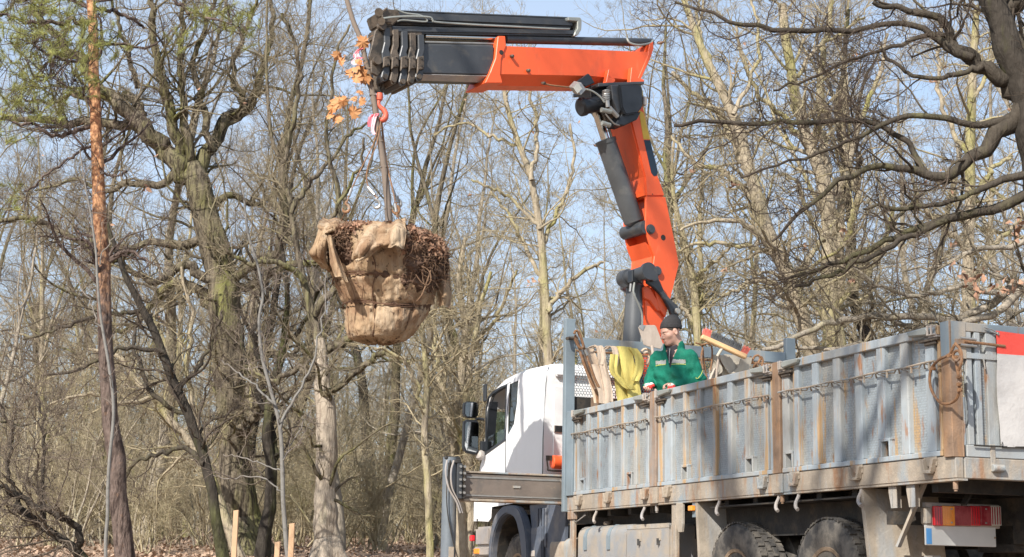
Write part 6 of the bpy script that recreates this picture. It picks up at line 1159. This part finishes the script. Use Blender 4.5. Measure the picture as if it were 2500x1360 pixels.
hero('bare_tree', 'bare tree with a long tan trunk slanting left beside the crane boom', 'tree', 26, [
 [(2010, 1372, 24), (1990, 900, 21), (1962, 780, 20), (1920, 665, 19), (1872, 560, 18), (1838, 450, 16), (1808, 330, 14), (1768, 230, 12), (1718, 130, 10), (1678, 20, 8), (1650, -60, 6)],
 [(1836, 445, 10), (1802, 370, 9), (1755, 280, 8), (1700, 230, 6), (1640, 180, 5)], [(1872, 560, 8), (1830, 480, 8), (1760, 420, 6), (1690, 390, 5), (1640, 330, 3)], [(1920, 665, 8), (1850, 570, 7), (1790, 540, 6), (1710, 545, 4), (1660, 560, 3)], [(1900, 620, 7), (1800, 600, 6), (1700, 595, 4), (1640, 620, 3)],
 [(1790, 280, 6), (1840, 180, 5), (1850, 60, 4), (1830, -20, 3)], [(1950, 760, 8), (1880, 690, 7), (1810, 700, 5), (1740, 740, 3)], [(1745, 180, 5), (1700, 60, 4), (1720, -30, 3)], [(1930, 690, 7), (2000, 600, 6), (2040, 540, 4)]],
 'bark_tan', dens=1.1, seed=31, lv=(1., .5, .25), tw=.95)
hero('bare_tree', 'straight tan tree with the thickest upright trunk above the middle of the bed', 'tree', 28, [
 [(2060, 1372, 26), (2045, 900, 23), (2022, 700, 21), (2026, 560, 20), (2014, 440, 18), (1984, 370, 15), (1960, 300, 14), (1936, 200, 12), (1917, 90, 12), (1908, -20, 10)],
 [(2016, 430, 13), (2008, 330, 11), (2000, 200, 9), (2012, 110, 8), (2032, -10, 6)], [(2022, 500, 9), (2060, 430, 8), (2100, 300, 7), (2140, 200, 6), (2170, 80, 4)], [(1984, 370, 8), (1930, 300, 7), (1870, 250, 6), (1820, 160, 5), (1800, 60, 3)], [(2022, 640, 9), (2080, 560, 8), (2090, 460, 7), (2060, 360, 5)], [(2030, 760, 9), (2110, 680, 8), (2160, 600, 6), (2180, 500, 4)], [(2024, 600, 8), (1970, 520, 6), (1950, 450, 5), (1900, 420, 3)], [(1936, 200, 6), (1990, 120, 5), (2040, 90, 4), (2110, 40, 3)]],
 'bark_tan', dens=1.1, seed=37, lv=(1., .5, .25), tw=.95)
hero('bare_tree', 'slim dark bare tree standing right behind the thick upright tan tree', 'tree', 29.5, [
 [(2150, 1372, 16), (2130, 900, 14), (2090, 760, 13), (2080, 640, 12), (2075, 520, 10), (2062, 400, 9), (2044, 260, 8), (2060, 170, 6), (2075, -10, 4)],
 [(2078, 560, 7), (2100, 420, 6), (2090, 300, 5), (2110, 200, 4), (2150, 110, 3)], [(2085, 680, 7), (2150, 600, 6), (2200, 520, 5), (2260, 470, 3)], [(2044, 260, 5), (2000, 150, 4), (1990, 40, 3)]],
 'bark_dark', dens=1.1, seed=41, lv=(1., .5, .25), tw=.95)
hero('bare_tree', 'tall grey tree crossed by the dark oak limbs near the right edge', 'tree', 31, [
 [(2380, 1372, 20), (2372, 900, 18), (2366, 700, 15), (2368, 540, 13), (2370, 380, 12), (2372, 250, 11), (2378, 100, 9), (2388, -20, 8)],
 [(2370, 380, 7), (2320, 300, 6), (2290, 200, 5), (2300, 60, 4)], [(2368, 500, 7), (2420, 420, 6), (2470, 380, 4)], [(2370, 620, 8), (2310, 560, 7), (2250, 500, 5), (2220, 420, 3)], [(2372, 250, 6), (2420, 160, 5), (2440, 50, 4)], [(2368, 700, 8), (2430, 600, 7), (2490, 540, 5)]],
 'bark_tan', dens=1.1, seed=43, lv=(1., .5, .25), tw=.95)
hero('bare_tree', 'pair of thin tan stems rising right beside the crane boom', 'tree', 27, [
 [(1712, 1372, 12), (1704, 850, 10), (1700, 760, 10), (1692, 690, 9), (1672, 600, 8), (1652, 520, 6), (1640, 420, 4), (1650, 300, 3)],
 [(1700, 770, 7), (1712, 640, 6), (1706, 500, 5), (1720, 380, 3)], [(1692, 690, 5), (1740, 640, 4), (1790, 600, 3)], [(1702, 800, 5), (1660, 740, 4), (1640, 680, 3)]],
 'bark_tan', dens=1.3, seed=47, lv=(.8, .5, .25), tw=.95)
hero('oak_tree', 'huge dark oak at the right edge with long limbs reaching over the truck', 'tree', 21, [
 [(2612, 1372, 70), (2592, 900, 60), (2574, 600, 54), (2547, 400, 48), (2517, 270, 42), (2478, 150, 37), (2438, 50, 33), (2400, -50, 30)],
 [(2500, 245, 26), (2455, 300, 24), (2420, 345, 21), (2382, 380, 16), (2330, 415, 14), (2268, 432, 12), (2200, 415, 9), (2130, 408, 8), (2070, 430, 7), (2010, 470, 6), (1955, 515, 5), (1880, 590, 3)],
 [(2264, 430, 10), (2242, 382, 8), (2215, 345, 7.5), (2150, 305, 7), (2060, 290, 6.5), (1950, 298, 6.5), (1850, 300, 6), (1750, 295, 5.5), (1645, 305, 4.5)],
 [(2520, 240, 26), (2445, 195, 22), (2402, 165, 18), (2362, 130, 15), (2322, 108, 12), (2296, 50, 11), (2205, 20, 8), (2130, 2, 6)],
 [(2370, 140, 12), (2325, 128, 12), (2280, 92, 9), (2240, 62, 8), (2150, 62, 7), (2070, 72, 7), (2000, 74, 7), (1930, 70, 7), (1830, 62, 6), (1780, 48, 5), (1725, 25, 4), (1650, 5, 3)],
 [(2362, 132, 9), (2300, 80, 7), (2230, 92, 6), (2160, 122, 5), (2100, 140, 4), (2040, 160, 4), (1980, 190, 3.5), (1890, 222, 3)],
 [(2480, 280, 14), (2400, 300, 9), (2300, 286, 8), (2200, 286, 7), (2100, 330, 5), (2000, 372, 4), (1900, 402, 3), (1810, 436, 2.5)],
 [(2560, 470, 18), (2500, 482, 14), (2440, 500, 13), (2350, 520, 12), (2280, 542, 10), (2200, 575, 8), (2130, 610, 7), (2050, 640, 6), (1985, 662, 5), (1900, 682, 3)],
 [(2310, 538, 8), (2190, 590, 7), (2100, 642, 6), (2000, 682, 5), (1940, 702, 4)], [(2540, 420, 12), (2440, 440, 9), (2360, 480, 7), (2260, 505, 6), (2180, 500, 5), (2110, 510, 3)],
 [(2440, 55, 20), (2500, -20, 16)], [(2400, 160, 8), (2300, 190, 6), (2220, 180, 5), (2150, 120, 4)]],
 'bark_dark', dens=1.0, seed=53, lv=(1., .5, .25), tw=1.1, spread=.12, mt2='bark_mid')
hero('low_limbed_tree', 'low mossy tree with nearly horizontal limbs behind the rear of the bed', 'tree', 25, [
 [(2660, 1372, 30), (2640, 1000, 26), (2600, 820, 22), (2540, 720, 18), (2480, 700, 14)],
 [(2560, 650, 12), (2500, 680, 12), (2440, 728, 11), (2380, 765, 10), (2310, 790, 10), (2260, 800, 8), (2180, 790, 6)], [(2330, 785, 9), (2240, 772, 9), (2150, 768, 9), (2060, 782, 8), (1990, 800, 7), (1900, 850, 6), (1830, 860, 5)],
 [(2500, 700, 11), (2400, 780, 9), (2290, 800, 8), (2180, 830, 7), (2050, 850, 6), (1960, 850, 5), (1870, 845, 3)], [(2450, 720, 8), (2350, 700, 7), (2250, 720, 6), (2150, 700, 4), (2080, 650, 3)], [(2540, 560, 9), (2470, 600, 7), (2380, 610, 6), (2300, 650, 4), (2200, 660, 3)]],
 'bark_grey', dens=1.3, seed=59, lv=(.9, .5, .25), tw=1.15, spread=.15)
hero('bare_tree', 'pair of bright mossy stems standing between the root ball and the truck mirrors', 'tree', 26, [
 [(1130, 1372, 12), (1118, 1180, 12), (1112, 1050, 11), (1128, 900, 10), (1135, 780, 8), (1120, 680, 6), (1140, 560, 4)],
 [(1142, 1372, 11), (1148, 1200, 11), (1136, 1060, 10), (1140, 940, 8), (1160, 800, 6), (1200, 660, 4)], [(1115, 1080, 7), (1085, 980, 7), (1068, 880, 6), (1060, 780, 4)], [(1130, 880, 6), (1180, 820, 5), (1230, 740, 4), (1260, 660, 3)], [(1132, 800, 5), (1090, 740, 4), (1040, 700, 3)]],
 'bark_tan', dens=1.4, seed=61, lv=(.8, .5, .25), tw=.95)
hero('bare_tree', 'thin mossy stem standing left of the outrigger leg', 'tree', 25, [
 [(1050, 1372, 9), (1046, 1200, 9), (1036, 1050, 8), (1042, 940, 8), (1034, 820, 6), (1020, 700, 4), (1040, 560, 3)], [(1038, 1000, 5), (1000, 900, 5), (960, 860, 4), (910, 850, 3)], [(1042, 900, 4), (1080, 820, 3), (1110, 760, 2)]],
 'bark_tan', dens=1.4, seed=67, lv=(.8, .5, .25), tw=.95)
hero('curved_bush', 'low mossy curved branches rising at the lower left corner', 'bush', 22, [
 [(215, 1380, 14), (170, 1330, 11), (110, 1290, 9), (60, 1250, 8), (30, 1230, 7)], [(190, 1350, 9), (192, 1300, 9), (150, 1260, 8), (80, 1230, 7), (20, 1200, 6), (-30, 1180, 5)], [(60, 1250, 6), (20, 1150, 5), (30, 1060, 4), (0, 980, 3)], [(110, 1290, 5), (100, 1180, 5), (110, 1080, 4), (90, 960, 3)]],
 'bark_dark', dens=2.2, seed=71, lv=(.8, .5, .3), tw=1.1)
# the pine
PY = 20.0
pt_, P3p, pb = hero('pine_tree', 'tall pine with a bare orange upper trunk near the left edge', 'tree', PY, [
 [(306, 1372, 24), (290, 1200, 22), (270, 1000, 20), (262, 850, 18), (250, 650, 16.5), (240, 450, 15.5), (233, 250, 14), (228, 100, 12.5), (220, -10, 11.5), (214, -160, 9)],
 [(232, 250, 6), (215, 240, 6), (170, 232, 5), (120, 250, 3.5), (60, 240, 3)], [(236, 300, 6), (190, 320, 6), (140, 330, 5), (90, 305, 4), (30, 300, 3)], [(228, 60, 6), (180, 45, 6), (130, 60, 5), (60, 50, 4), (-20, 30, 3)], [(228, 140, 5), (190, 150, 4), (140, 140, 3.5), (80, 110, 3)],
 [(240, 360, 4), (200, 365, 3.5), (140, 410, 3), (60, 470, 2.5)], [(228, 20, 5), (280, 30, 5), (340, 62, 4), (352, 66, 3)], [(222, 0, 5), (380, -20, 5), (450, 20, 4), (520, 45, 3), (570, 60, 2)], [(238, 420, 3), (280, 430, 2.5), (310, 420, 2)], [(225, 30, 5), (150, -10, 4), (60, 0, 4), (-30, 60, 3)]],
 'pinelow', dens=.5, seed=77, lv=(.7, .45, .25), tw=1., spread=.3)
trunk = [c for c in pt_.children if c.name.startswith('trunk')][0]
tm_ = trunk.data; zz_ = np.empty(len(tm_.vertices)*3, np.float32); tm_.vertices.foreach_get('co', zz_); zz_ = zz_.reshape(-1, 3)[:, 2]+pb[2]
zlo, zhi = at(250, 830, PY)[2], at(240, 470, PY)[2]                       # the bark turns from dark plates to thin orange flakes
at_ = tm_.attributes.new('flake', 'FLOAT', 'POINT'); at_.data.foreach_set('value', np.clip((zz_-zlo)/(zhi-zlo), 0, 1).astype(np.float32))
pm = M['pinelow'].copy(); pm.name = 'pine_bark'; t = pm.node_tree; N = t.nodes; L = t.links; b = N['Principled BSDF']; src = b.inputs['Base Color'].links[0].from_socket
pa = N.new('ShaderNodeAttribute'); pa.attribute_name = 'flake'; gg = N.new('ShaderNodeNewGeometry'); nz = N.new('ShaderNodeTexNoise'); nz.inputs['Scale'].default_value = 13; nz.inputs['Detail'].default_value = 5; L.new(gg.outputs['Position'], nz.inputs['Vector'])
cr_ = N.new('ShaderNodeValToRGB'); cr_.color_ramp.elements[0].position = .42; cr_.color_ramp.elements[0].color = (.26, .11, .055, 1); cr_.color_ramp.elements[1].position = .60; cr_.color_ramp.elements[1].color = (.66, .36, .19, 1); L.new(nz.outputs[0], cr_.inputs[0])
ad = N.new('ShaderNodeMath'); ad.operation = 'MULTIPLY_ADD'; L.new(nz.outputs[0], ad.inputs[0]); ad.inputs[1].default_value = 1.0; ad.inputs[2].default_value = -.62; a2 = N.new('ShaderNodeMath'); a2.operation = 'ADD'; a2.use_clamp = True; L.new(ad.outputs[0], a2.inputs[0]); L.new(pa.outputs['Fac'], a2.inputs[1])
mx = N.new('ShaderNodeMix'); mx.data_type = 'RGBA'; L.new(a2.outputs[0], mx.inputs[0]); L.new(src, mx.inputs[6]); L.new(cr_.outputs[0], mx.inputs[7]); L.new(mx.outputs[2], b.inputs['Base Color']); tm_.materials[0] = pm
# needle tufts
g = np.random.default_rng(4); cl = []
for (x, y, rx, ry, n) in ((60, 60, 90, 60, 60), (150, 120, 90, 55, 55), (90, 200, 110, 55, 50), (40, 260, 90, 50, 40), (190, 60, 60, 50, 26), (170, 230, 60, 40, 22), (110, 300, 80, 30, 20), (230, 95, 35, 40, 16), (235, 200, 22, 18, 9), (20, 140, 60, 60, 26), (270, 110, 30, 40, 8), (545, 60, 55, 28, 18), (600, 70, 40, 40, 12), (500, 40, 40, 20, 8), (440, 90, 20, 40, 7), (20, 500, 40, 40, 8), (130, 20, 90, 30, 24), (10, 330, 30, 30, 8)):
    for _ in range(n): cl.append(at(x+g.normal(0, rx*.55), y+g.normal(0, ry*.55), PY+g.uniform(-1.5, 1.5)))
cl = np.array(cl); NT, NN = len(cl), 85; ax_ = nrm(g.normal(size=(NT, 3))+np.array([0, 0, .8])); tlen = g.uniform(.10, .26, NT)
t = g.uniform(0, 1, (NT, NN)); base = cl[:, None]+ax_[:, None]*(t*tlen[:, None])[..., None]; dr = nrm(g.normal(size=(NT, NN, 3))*.8+ax_[:, None]*1.0); L_ = g.uniform(.07, .13, (NT, NN))[..., None]
sdv = nrm(np.cross(dr, g.normal(size=(NT, NN, 3))))*.0020; Vn = np.stack([base-sdv, base+sdv, base+dr*L_], 2).reshape(-1, 3)
link('needles', mesh_np('needles', Vn-pb, None, np.arange(len(Vn)).reshape(-1, 3)), 'needle', pt_)['kind'] = 'stuff'
tb_ = TM(); near = P3p[:, -1]; tb_.add(np.stack([cl, cl+ax_*tlen[:, None]], 1), np.repeat([[.004, .002]], NT, 0), 3)
parentp = np.concatenate([P3p[:, 0]]); k = np.array([np.argmin(((parentp-c)**2).sum(1)) for c in cl]); tb_.add(np.stack([parentp[k], (parentp[k]+cl)/2+g.normal(0, .06, (NT, 3)), cl], 1), np.repeat([[.006, .005, .004]], NT, 0), 3)
link('needle_twigs', tb_.mesh('needle_twigs', pb), 'pinelow', pt_)['kind'] = 'stuff'
# ---------------------------------------------------------------- the wood behind: a few grown trees, then many individuals
def proto(seed, H, r, forks, limbs, dens, lean=.06, low=.25):
    g = np.random.default_rng(seed); T_ = TM(); Cn = TM()
    P0, R0 = grow(np.zeros((1, 3)), np.array([[g.normal(0, lean), g.normal(0, lean), 1.]]), np.array([r]), np.array([H]), 22, .07, .03, .85, g); R0[:, 0] *= 1.25; T_.add(P0, R0, 9)
    f = kids(P0, R0, forks, .3, .7, (15, 32), (.5, .7), .8, g=g, up=.25); Pf, Rf = grow(f[0], f[1], f[2], np.maximum(f[3], H*.35), 14, .12, .06, .85, g); Cn.add(Pf, Rf, 7)
    a = kids(P0, R0, limbs, low, .98, (40, 80), (.22, .42), .5, g=g, up=.15); b_ = kids(Pf, Rf, limbs//2+2, .15, 1, (35, 75), (.3, .6), .5, g=g, up=.15)
    p, d, r_, l = (np.concatenate([x, y]) for x, y in zip(a, b_)); P1, R1 = grow(p, d, r_, l, 10, .22, .05, .8, g); Cn.add(P1, R1, 5)
    c = kids(P1, R1, 7, .12, 1, (30, 75), (.28, .55), .55, g=g, rmin=.0055); P2, R2 = grow(*c[:3], c[3], 6, .25, .05, .7, g); Cn.add(P2, R2, 4)
    c = kids(P2, R2, int(6*dens), .1, 1, (30, 75), (.35, .7), .6, g=g, rmin=.0034); P3, R3 = grow(*c[:3], c[3], 4, .25, .05, .6, g); Cn.add(P3, R3, 3)
    c = kids(P3, R3, int(4*dens), .15, 1, (30, 70), (.4, .8), .6, g=g, rmin=.0026); P4, R4 = grow(*c[:3], c[3], 2, .22, .05, .5, g); Cn.add(P4, R4, 3)
    return T_.mesh('trunk'), Cn.mesh('crown')
PR = [proto(101, 14, .16, 2, 16, 1.0), proto(102, 17, .20, 3, 16, 1.0, .04), proto(103, 13, .12, 1, 16, 1.0, .10), proto(104, 18, .24, 3, 14, 1.0, .03, .35), proto(105, 14, .15, 3, 15, 1.0, .12, .2), proto(106, 9, .07, 2, 14, 1.0, .18, .12)]
PL = ['slender bare tree with tangled twigs in the wood behind', 'tall bare oak with a forked trunk in the wood behind', 'thin leaning bare tree in the wood behind', 'stout bare oak with high limbs in the wood behind', 'crooked bare tree with low limbs in the wood behind', 'small spindly bare tree in the wood behind']
PM = ['bark_tan', 'bark_oak', 'bark_grey', 'bark_oak', 'bark_tan', 'bark_grey']
PMN = {}
def ptree(k, x, y, s, rz, tilt=(0, 0), label=None, mtx=None, grp='bare trees in the wood behind'):
    mt = mtx or PM[k]
    if (k, mt) not in PMN:
        ms = []
        for me in PR[k]:
            m2 = me if not any(kk == k for kk, _ in PMN) else me.copy(); m2.materials.clear(); m2.materials.append(M[mt]); ms.append(m2)
        PMN[(k, mt)] = ms
    if label is None:
        px = 1250+(x/y)*FPX; side = 'behind the oak and pine at left' if px < 480 else 'behind the massive mossy oak' if px < 720 else 'behind the hanging root ball' if px < 1120 else 'behind the truck cab' if px < 1480 else 'behind the crane boom' if px < 1760 else 'above the middle of the truck bed' if px < 2080 else 'behind the dark oak at right'
        label = ('slender', 'fork trunked', 'thin leaning', 'stout high limbed', 'crooked low limbed', 'small spindly')[k]+' '+{'bark_tan': 'tan', 'bark_oak': 'mossy', 'bark_grey': 'grey', 'bark_dark': 'dark', 'bark_pale': 'pale'}[mt]+' bare tree '+side+(', nearer' if y < 40 else ', farther')
    e = empty(('slender_tree', 'oak_tree', 'thin_tree', 'stout_oak', 'crooked_tree', 'young_tree')[k], (x, y, float(ground_z(x, y))-.1), label or PL[k], 'tree', grp); e.rotation_euler = (tilt[0], tilt[1], rz); e.scale = (s, s, s)
    for nm, me in zip(('trunk', 'crown'), PMN[(k, mt)]): o = bpy.data.objects.new(nm, me); COL.objects.link(o); o.parent = e
    return e
g = np.random.default_rng(8); pos = []
def far_enough(x, y, d): return all((x-a)**2+(y-b)**2 > d*d for a, b in pos)
hx_px = [(at(px, 1300, Y)[0], Y) for px, Y in ((600, 31), (545, 25), (590, 29), (806, 27.5), (640, 28.5), (700, 21.5), (258, 17), (1346, 30), (2000, 26), (2050, 28), (2140, 29.5), (2375, 31), (1708, 27), (2600, 21), (1135, 26), (1045, 25), (300, 20))]
pos += hx_px; cnt = 0; tries = 0
while cnt < 58 and tries < 6000:
    tries += 1; y = 30+34*g.uniform(0, 1)**.8; x = g.uniform(-.37, .37)*y*1.05
    if not far_enough(x, y, 1.8+y*.03): continue
    pos.append((x, y)); cnt += 1; k = g.choice(6, p=[.22, .16, .22, .10, .18, .12]); ptree(int(k), x, y, g.uniform(.62, 1.05), g.uniform(0, 6.28), g.normal(0, .035, 2), mtx=[None, 'bark_tan', 'bark_grey', 'bark_dark', 'bark_pale'][g.choice(5, p=[.5, .2, .12, .12, .06])])
# far wood: one mass
def scatter(name, pts, srcs, smin, smax, seed, kind='stuff'):
    """one object; copies of the given meshes stand on its points"""
    me = bpy.data.meshes.new(name); me.from_pydata([tuple(p) for p in pts], [], []); g = np.random.default_rng(seed); n = len(pts)
    for nm, v in (('which', g.integers(0, len(srcs), n)), ('turn', g.uniform(0, 6.28, n)), ('size', g.uniform(smin, smax, n))): A = me.attributes.new(nm, 'FLOAT', 'POINT'); A.data.foreach_set('value', np.asarray(v, np.float32))
    o = bpy.data.objects.new(name, me); COL.objects.link(o); o['kind'] = kind
    ng = bpy.data.node_groups.new(name, 'GeometryNodeTree'); ng.interface.new_socket('Geometry', in_out='INPUT', socket_type='NodeSocketGeometry'); ng.interface.new_socket('Geometry', in_out='OUTPUT', socket_type='NodeSocketGeometry')
    N = ng.nodes; L = ng.links; gi = N.new('NodeGroupInput'); go = N.new('NodeGroupOutput'); jn = N.new('GeometryNodeJoinGeometry')
    def at2(nm): a = N.new('GeometryNodeInputNamedAttribute'); a.data_type = 'FLOAT'; a.inputs[0].default_value = nm; return a.outputs[0]
    w, tn, sz = at2('which'), at2('turn'), at2('size'); cx = N.new('ShaderNodeCombineXYZ'); L.new(tn, cx.inputs[2])
    for i, src in enumerate(srcs):
        ob = N.new('GeometryNodeObjectInfo'); ob.inputs['Object'].default_value = src; ob.inputs['As Instance'].default_value = True
        eq = N.new('FunctionNodeCompare'); eq.data_type = 'FLOAT'; eq.operation = 'EQUAL'; eq.inputs['Epsilon'].default_value = .3; L.new(w, eq.inputs[0]); eq.inputs[1].default_value = float(i)
        ip = N.new('GeometryNodeInstanceOnPoints'); L.new(gi.outputs[0], ip.inputs['Points']); L.new(eq.outputs[0], ip.inputs['Selection']); L.new(ob.outputs['Geometry'], ip.inputs['Instance']); L.new(cx.outputs[0], ip.inputs['Rotation']); L.new(sz, ip.inputs['Scale']); L.new(ip.outputs[0], jn.inputs[0])
    L.new(jn.outputs[0], go.inputs[0]); md = o.modifiers.new('scatter', 'NODES'); md.node_group = ng; return o
srcs = []
for e in [o for o in bpy.data.objects if o.get('group') == 'bare trees in the wood behind']:
    if len(srcs) >= 5: break
    if all(e.children[1].data != s.data for s in srcs): srcs.append(e.children[1])
tr_ = []
for s_ in list(srcs): tr_.append([c for c in s_.parent.children if c != s_][0])
pts = []
for _ in range(170): y = 62+80*g.uniform(0, 1)**.9; x = g.uniform(-.42, .42)*y*1.1; pts.append((x, y, float(ground_z(x, y))-.2))
fo = scatter('far_wood', pts, srcs, .55, .95, 3)
N = fo.modifiers[0].node_group.nodes; L = fo.modifiers[0].node_group.links; jn = [n for n in N if n.type == 'JOIN_GEOMETRY'][0]
for ip in [n for n in N if n.type == 'INSTANCE_ON_POINTS']:   # trunks stand with their crowns
    src = ip.inputs['Instance'].links[0].from_node.inputs['Object'].default_value; ob = N.new('GeometryNodeObjectInfo'); ob.inputs['Object'].default_value = tr_[srcs.index(src)]; ob.inputs['As Instance'].default_value = True
    i2 = N.new('GeometryNodeInstanceOnPoints')
    for nm in ('Points', 'Selection', 'Rotation', 'Scale'): L.new(ip.inputs[nm].links[0].from_socket, i2.inputs[nm])
    L.new(ob.outputs['Geometry'], i2.inputs['Instance']); L.new(i2.outputs[0], jn.inputs[0])
# undergrowth: multi-stemmed shrubs
def shrub(seed, H, n0):
    g = np.random.default_rng(seed); Cn = TM(); P0, R0 = grow(g.normal(0, .18, (n0, 3))*np.array([1, 1, 0]), np.stack([g.normal(0, .38, n0), g.normal(0, .38, n0), np.ones(n0)], 1), g.uniform(.014, .035, n0), g.uniform(.6, 1, n0)*H, 12, .14, .02, .8, g); Cn.add(P0, R0, 5)
    a = kids(P0, R0, 9, .2, 1, (25, 70), (.25, .5), .5, g=g, rmin=.006); P1, R1 = grow(*a[:3], a[3], 6, .22, .03, .6, g); Cn.add(P1, R1, 4)
    a = kids(P1, R1, 6, .1, 1, (25, 70), (.3, .7), .6, g=g, rmin=.0036); P2, R2 = grow(*a[:3], a[3], 4, .24, .03, .5, g); Cn.add(P2, R2, 3)
    a = kids(P2, R2, 5, .1, 1, (25, 70), (.3, .8), .6, g=g, rmin=.0027); P3, R3 = grow(*a[:3], a[3], 2, .24, .03, .5, g); Cn.add(P3, R3, 3)
    me = Cn.mesh('stems'); me.materials.append(M[['deadtw', 'bark_tan', 'bark_grey', 'deadtw'][seed % 4]]); return me
SH = [shrub(200+i, h, n) for i, (h, n) in enumerate(((4.5, 7), (3.2, 9), (5.5, 6), (2.4, 11)))]
so = []
for i in range(24):
    y = g.uniform(29, 38); x = g.uniform(-.34, -.02)*y if i % 5 else g.uniform(.1, .3)*y
    if not all((x-a)**2+(y-b)**2 > .8 for a, b in pos): continue
    me = SH[i % 4]; o = bpy.data.objects.new('shrub', me); COL.objects.link(o); o.location = (x, y, float(ground_z(x, y))-.05); o.rotation_euler = (0, 0, g.uniform(0, 6.28)); s_ = g.uniform(.7, 1.1); o.scale = (s_, s_, s_)
    tag(o, ('tall leafless shrub of many thin stems among the tree trunks', 'bushy leafless shrub with dense twigs among the tree trunks', 'high arching leafless shrub among the tree trunks', 'low spreading leafless shrub among the tree trunks')[i % 4], 'shrub', 'leafless shrubs among the trees'); so.append(o)
us = []; seen = set()
for o in so:
    if o.data.name not in seen: seen.add(o.data.name); us.append(o)
pts = []
for _ in range(430): y = 37+62*g.uniform(0, 1)**.9; x = g.uniform(-.40, .40)*y; pts.append((x, y, float(ground_z(x, y))-.05))
scatter('undergrowth', pts, us, .7, 1.7, 5)
# a tree behind the photographer whose limbs shade the rear of the truck
e = ptree(3, -4.4, .7, 1.3, 1.1, tilt=(.05, .06), label='large bare tree standing behind the photographer', grp='trees behind the photographer'); e2_ = ptree(1, -6.6, -.4, 1.35, 3.0, tilt=(-.05, .08), label='tall bare tree standing behind the photographer to the left', grp='trees behind the photographer')
# stakes
for (x0, x1, yt, Yd, lab) in ((571, 583, 1245, 20.5, 'tallest timber stake standing in front of the massive oak'), (707, 720, 1277, 20.5, 'bright timber stake at the foot of the slender pale sapling'), (672, 684, 1322, 20.5, 'shortest timber stake just left of the slender pale sapling')):
    a, b_ = at(x0, yt, Yd), at(x1, yt, Yd); gz = float(ground_z(a[0], Yd)); w = b_[0]-a[0]; o = empty('timber_stake', ((a[0]+b_[0])/2, Yd, gz), lab, 'stake', 'timber stakes in the leaf litter'); MB().loft([[(-w/2, -w/2, -.3), (w/2, -w/2, -.3), (w/2, w/2, -.3), (-w/2, w/2, -.3)], [(-w/2, -w/2, a[2]-gz-.01), (w/2, -w/2, a[2]-gz), (w/2, w/2, a[2]-gz), (-w/2, w/2, a[2]-gz-.01)]]).build('post', 'stake', o, bevel=.003)
# last leaves on the branches at the right
def leafbunch(lab, pts, Yd, n, spread_, s0, s1, mt='dryleaf'):
    c = np.array([at(x+g.normal(0, spread_), y+g.normal(0, spread_*.7), Yd+g.normal(0, .25)) for x, y in pts for _ in range(n)]); m_ = len(c); s = g.uniform(s0, s1, (m_, 1)); a = nrm(g.normal(size=(m_, 3))); b_ = nrm(np.cross(a, g.normal(size=(m_, 3)))); nn_ = np.cross(a, b_)
    V = np.stack([c-a*s, c-b_*s*.55+nn_*s*.3, c-a*s*.1+b_*s*.1, c+a*s, c+b_*s*.5+nn_*s*.35], 1).reshape(-1, 3); k = np.arange(m_)*5; F = np.concatenate([np.stack([k, k+1, k+2], 1), np.stack([k+1, k+3, k+2], 1), np.stack([k+2, k+3, k+4], 1), np.stack([k, k+2, k+4], 1)])
    o = link('dead_leaves', mesh_np('dead_leaves', V, None, F), mt); tag(o, kind='stuff')
leafbunch('', [(2370, 690), (2400, 700), (2480, 690), (2440, 712), (2350, 668), (2490, 540), (2495, 565)], 20.5, 9, 16, .03, .09)
leafbunch('', [(1797, 450), (2088, 140), (2330, 600), (2280, 195), (1690, 420), (1968, 603), (2080, 685), (1770, 660), (1605, 110), (355, 462), (1300, 690), (2055, 565)], 24, 5, 6, .03, .07)
leafbunch('', [(g.uniform(0, 2500), g.uniform(100, 900)) for _ in range(150)], 30, 1, 8, .03, .06)

# look-alikes told apart by which stands further left in the picture
for o in so:
    px = 1250+o.location.x/o.location.y*FPX
    o['label'] = o['label'].replace('among the tree trunks', 'near the pine trunk' if px < 420 else 'near the massive oak trunk' if px < 720 else 'near the pale oak trunk' if px < 960 else 'left of the outrigger leg' if px < 1250 else 'hidden behind the truck')
by = {}
for o in bpy.data.objects:
    if o.get('group') in ('bare trees in the wood behind', 'leafless shrubs among the trees'): by.setdefault(o['label'], []).append(o)
for lb, os_ in by.items():
    if len(os_) < 2: continue
    os_.sort(key=lambda o: o.location.x/o.location.y)
    for i, o in enumerate(os_): o['label'] = ('left ' if i == 0 else 'right ' if i == len(os_)-1 else 'middle ')+lb if len(os_) <= 3 else ('leftmost ', 'second from left ', 'third from left ', 'fourth from left ', 'fifth from left ', 'sixth from left ', 'seventh from left ')[min(i, 6)]+lb
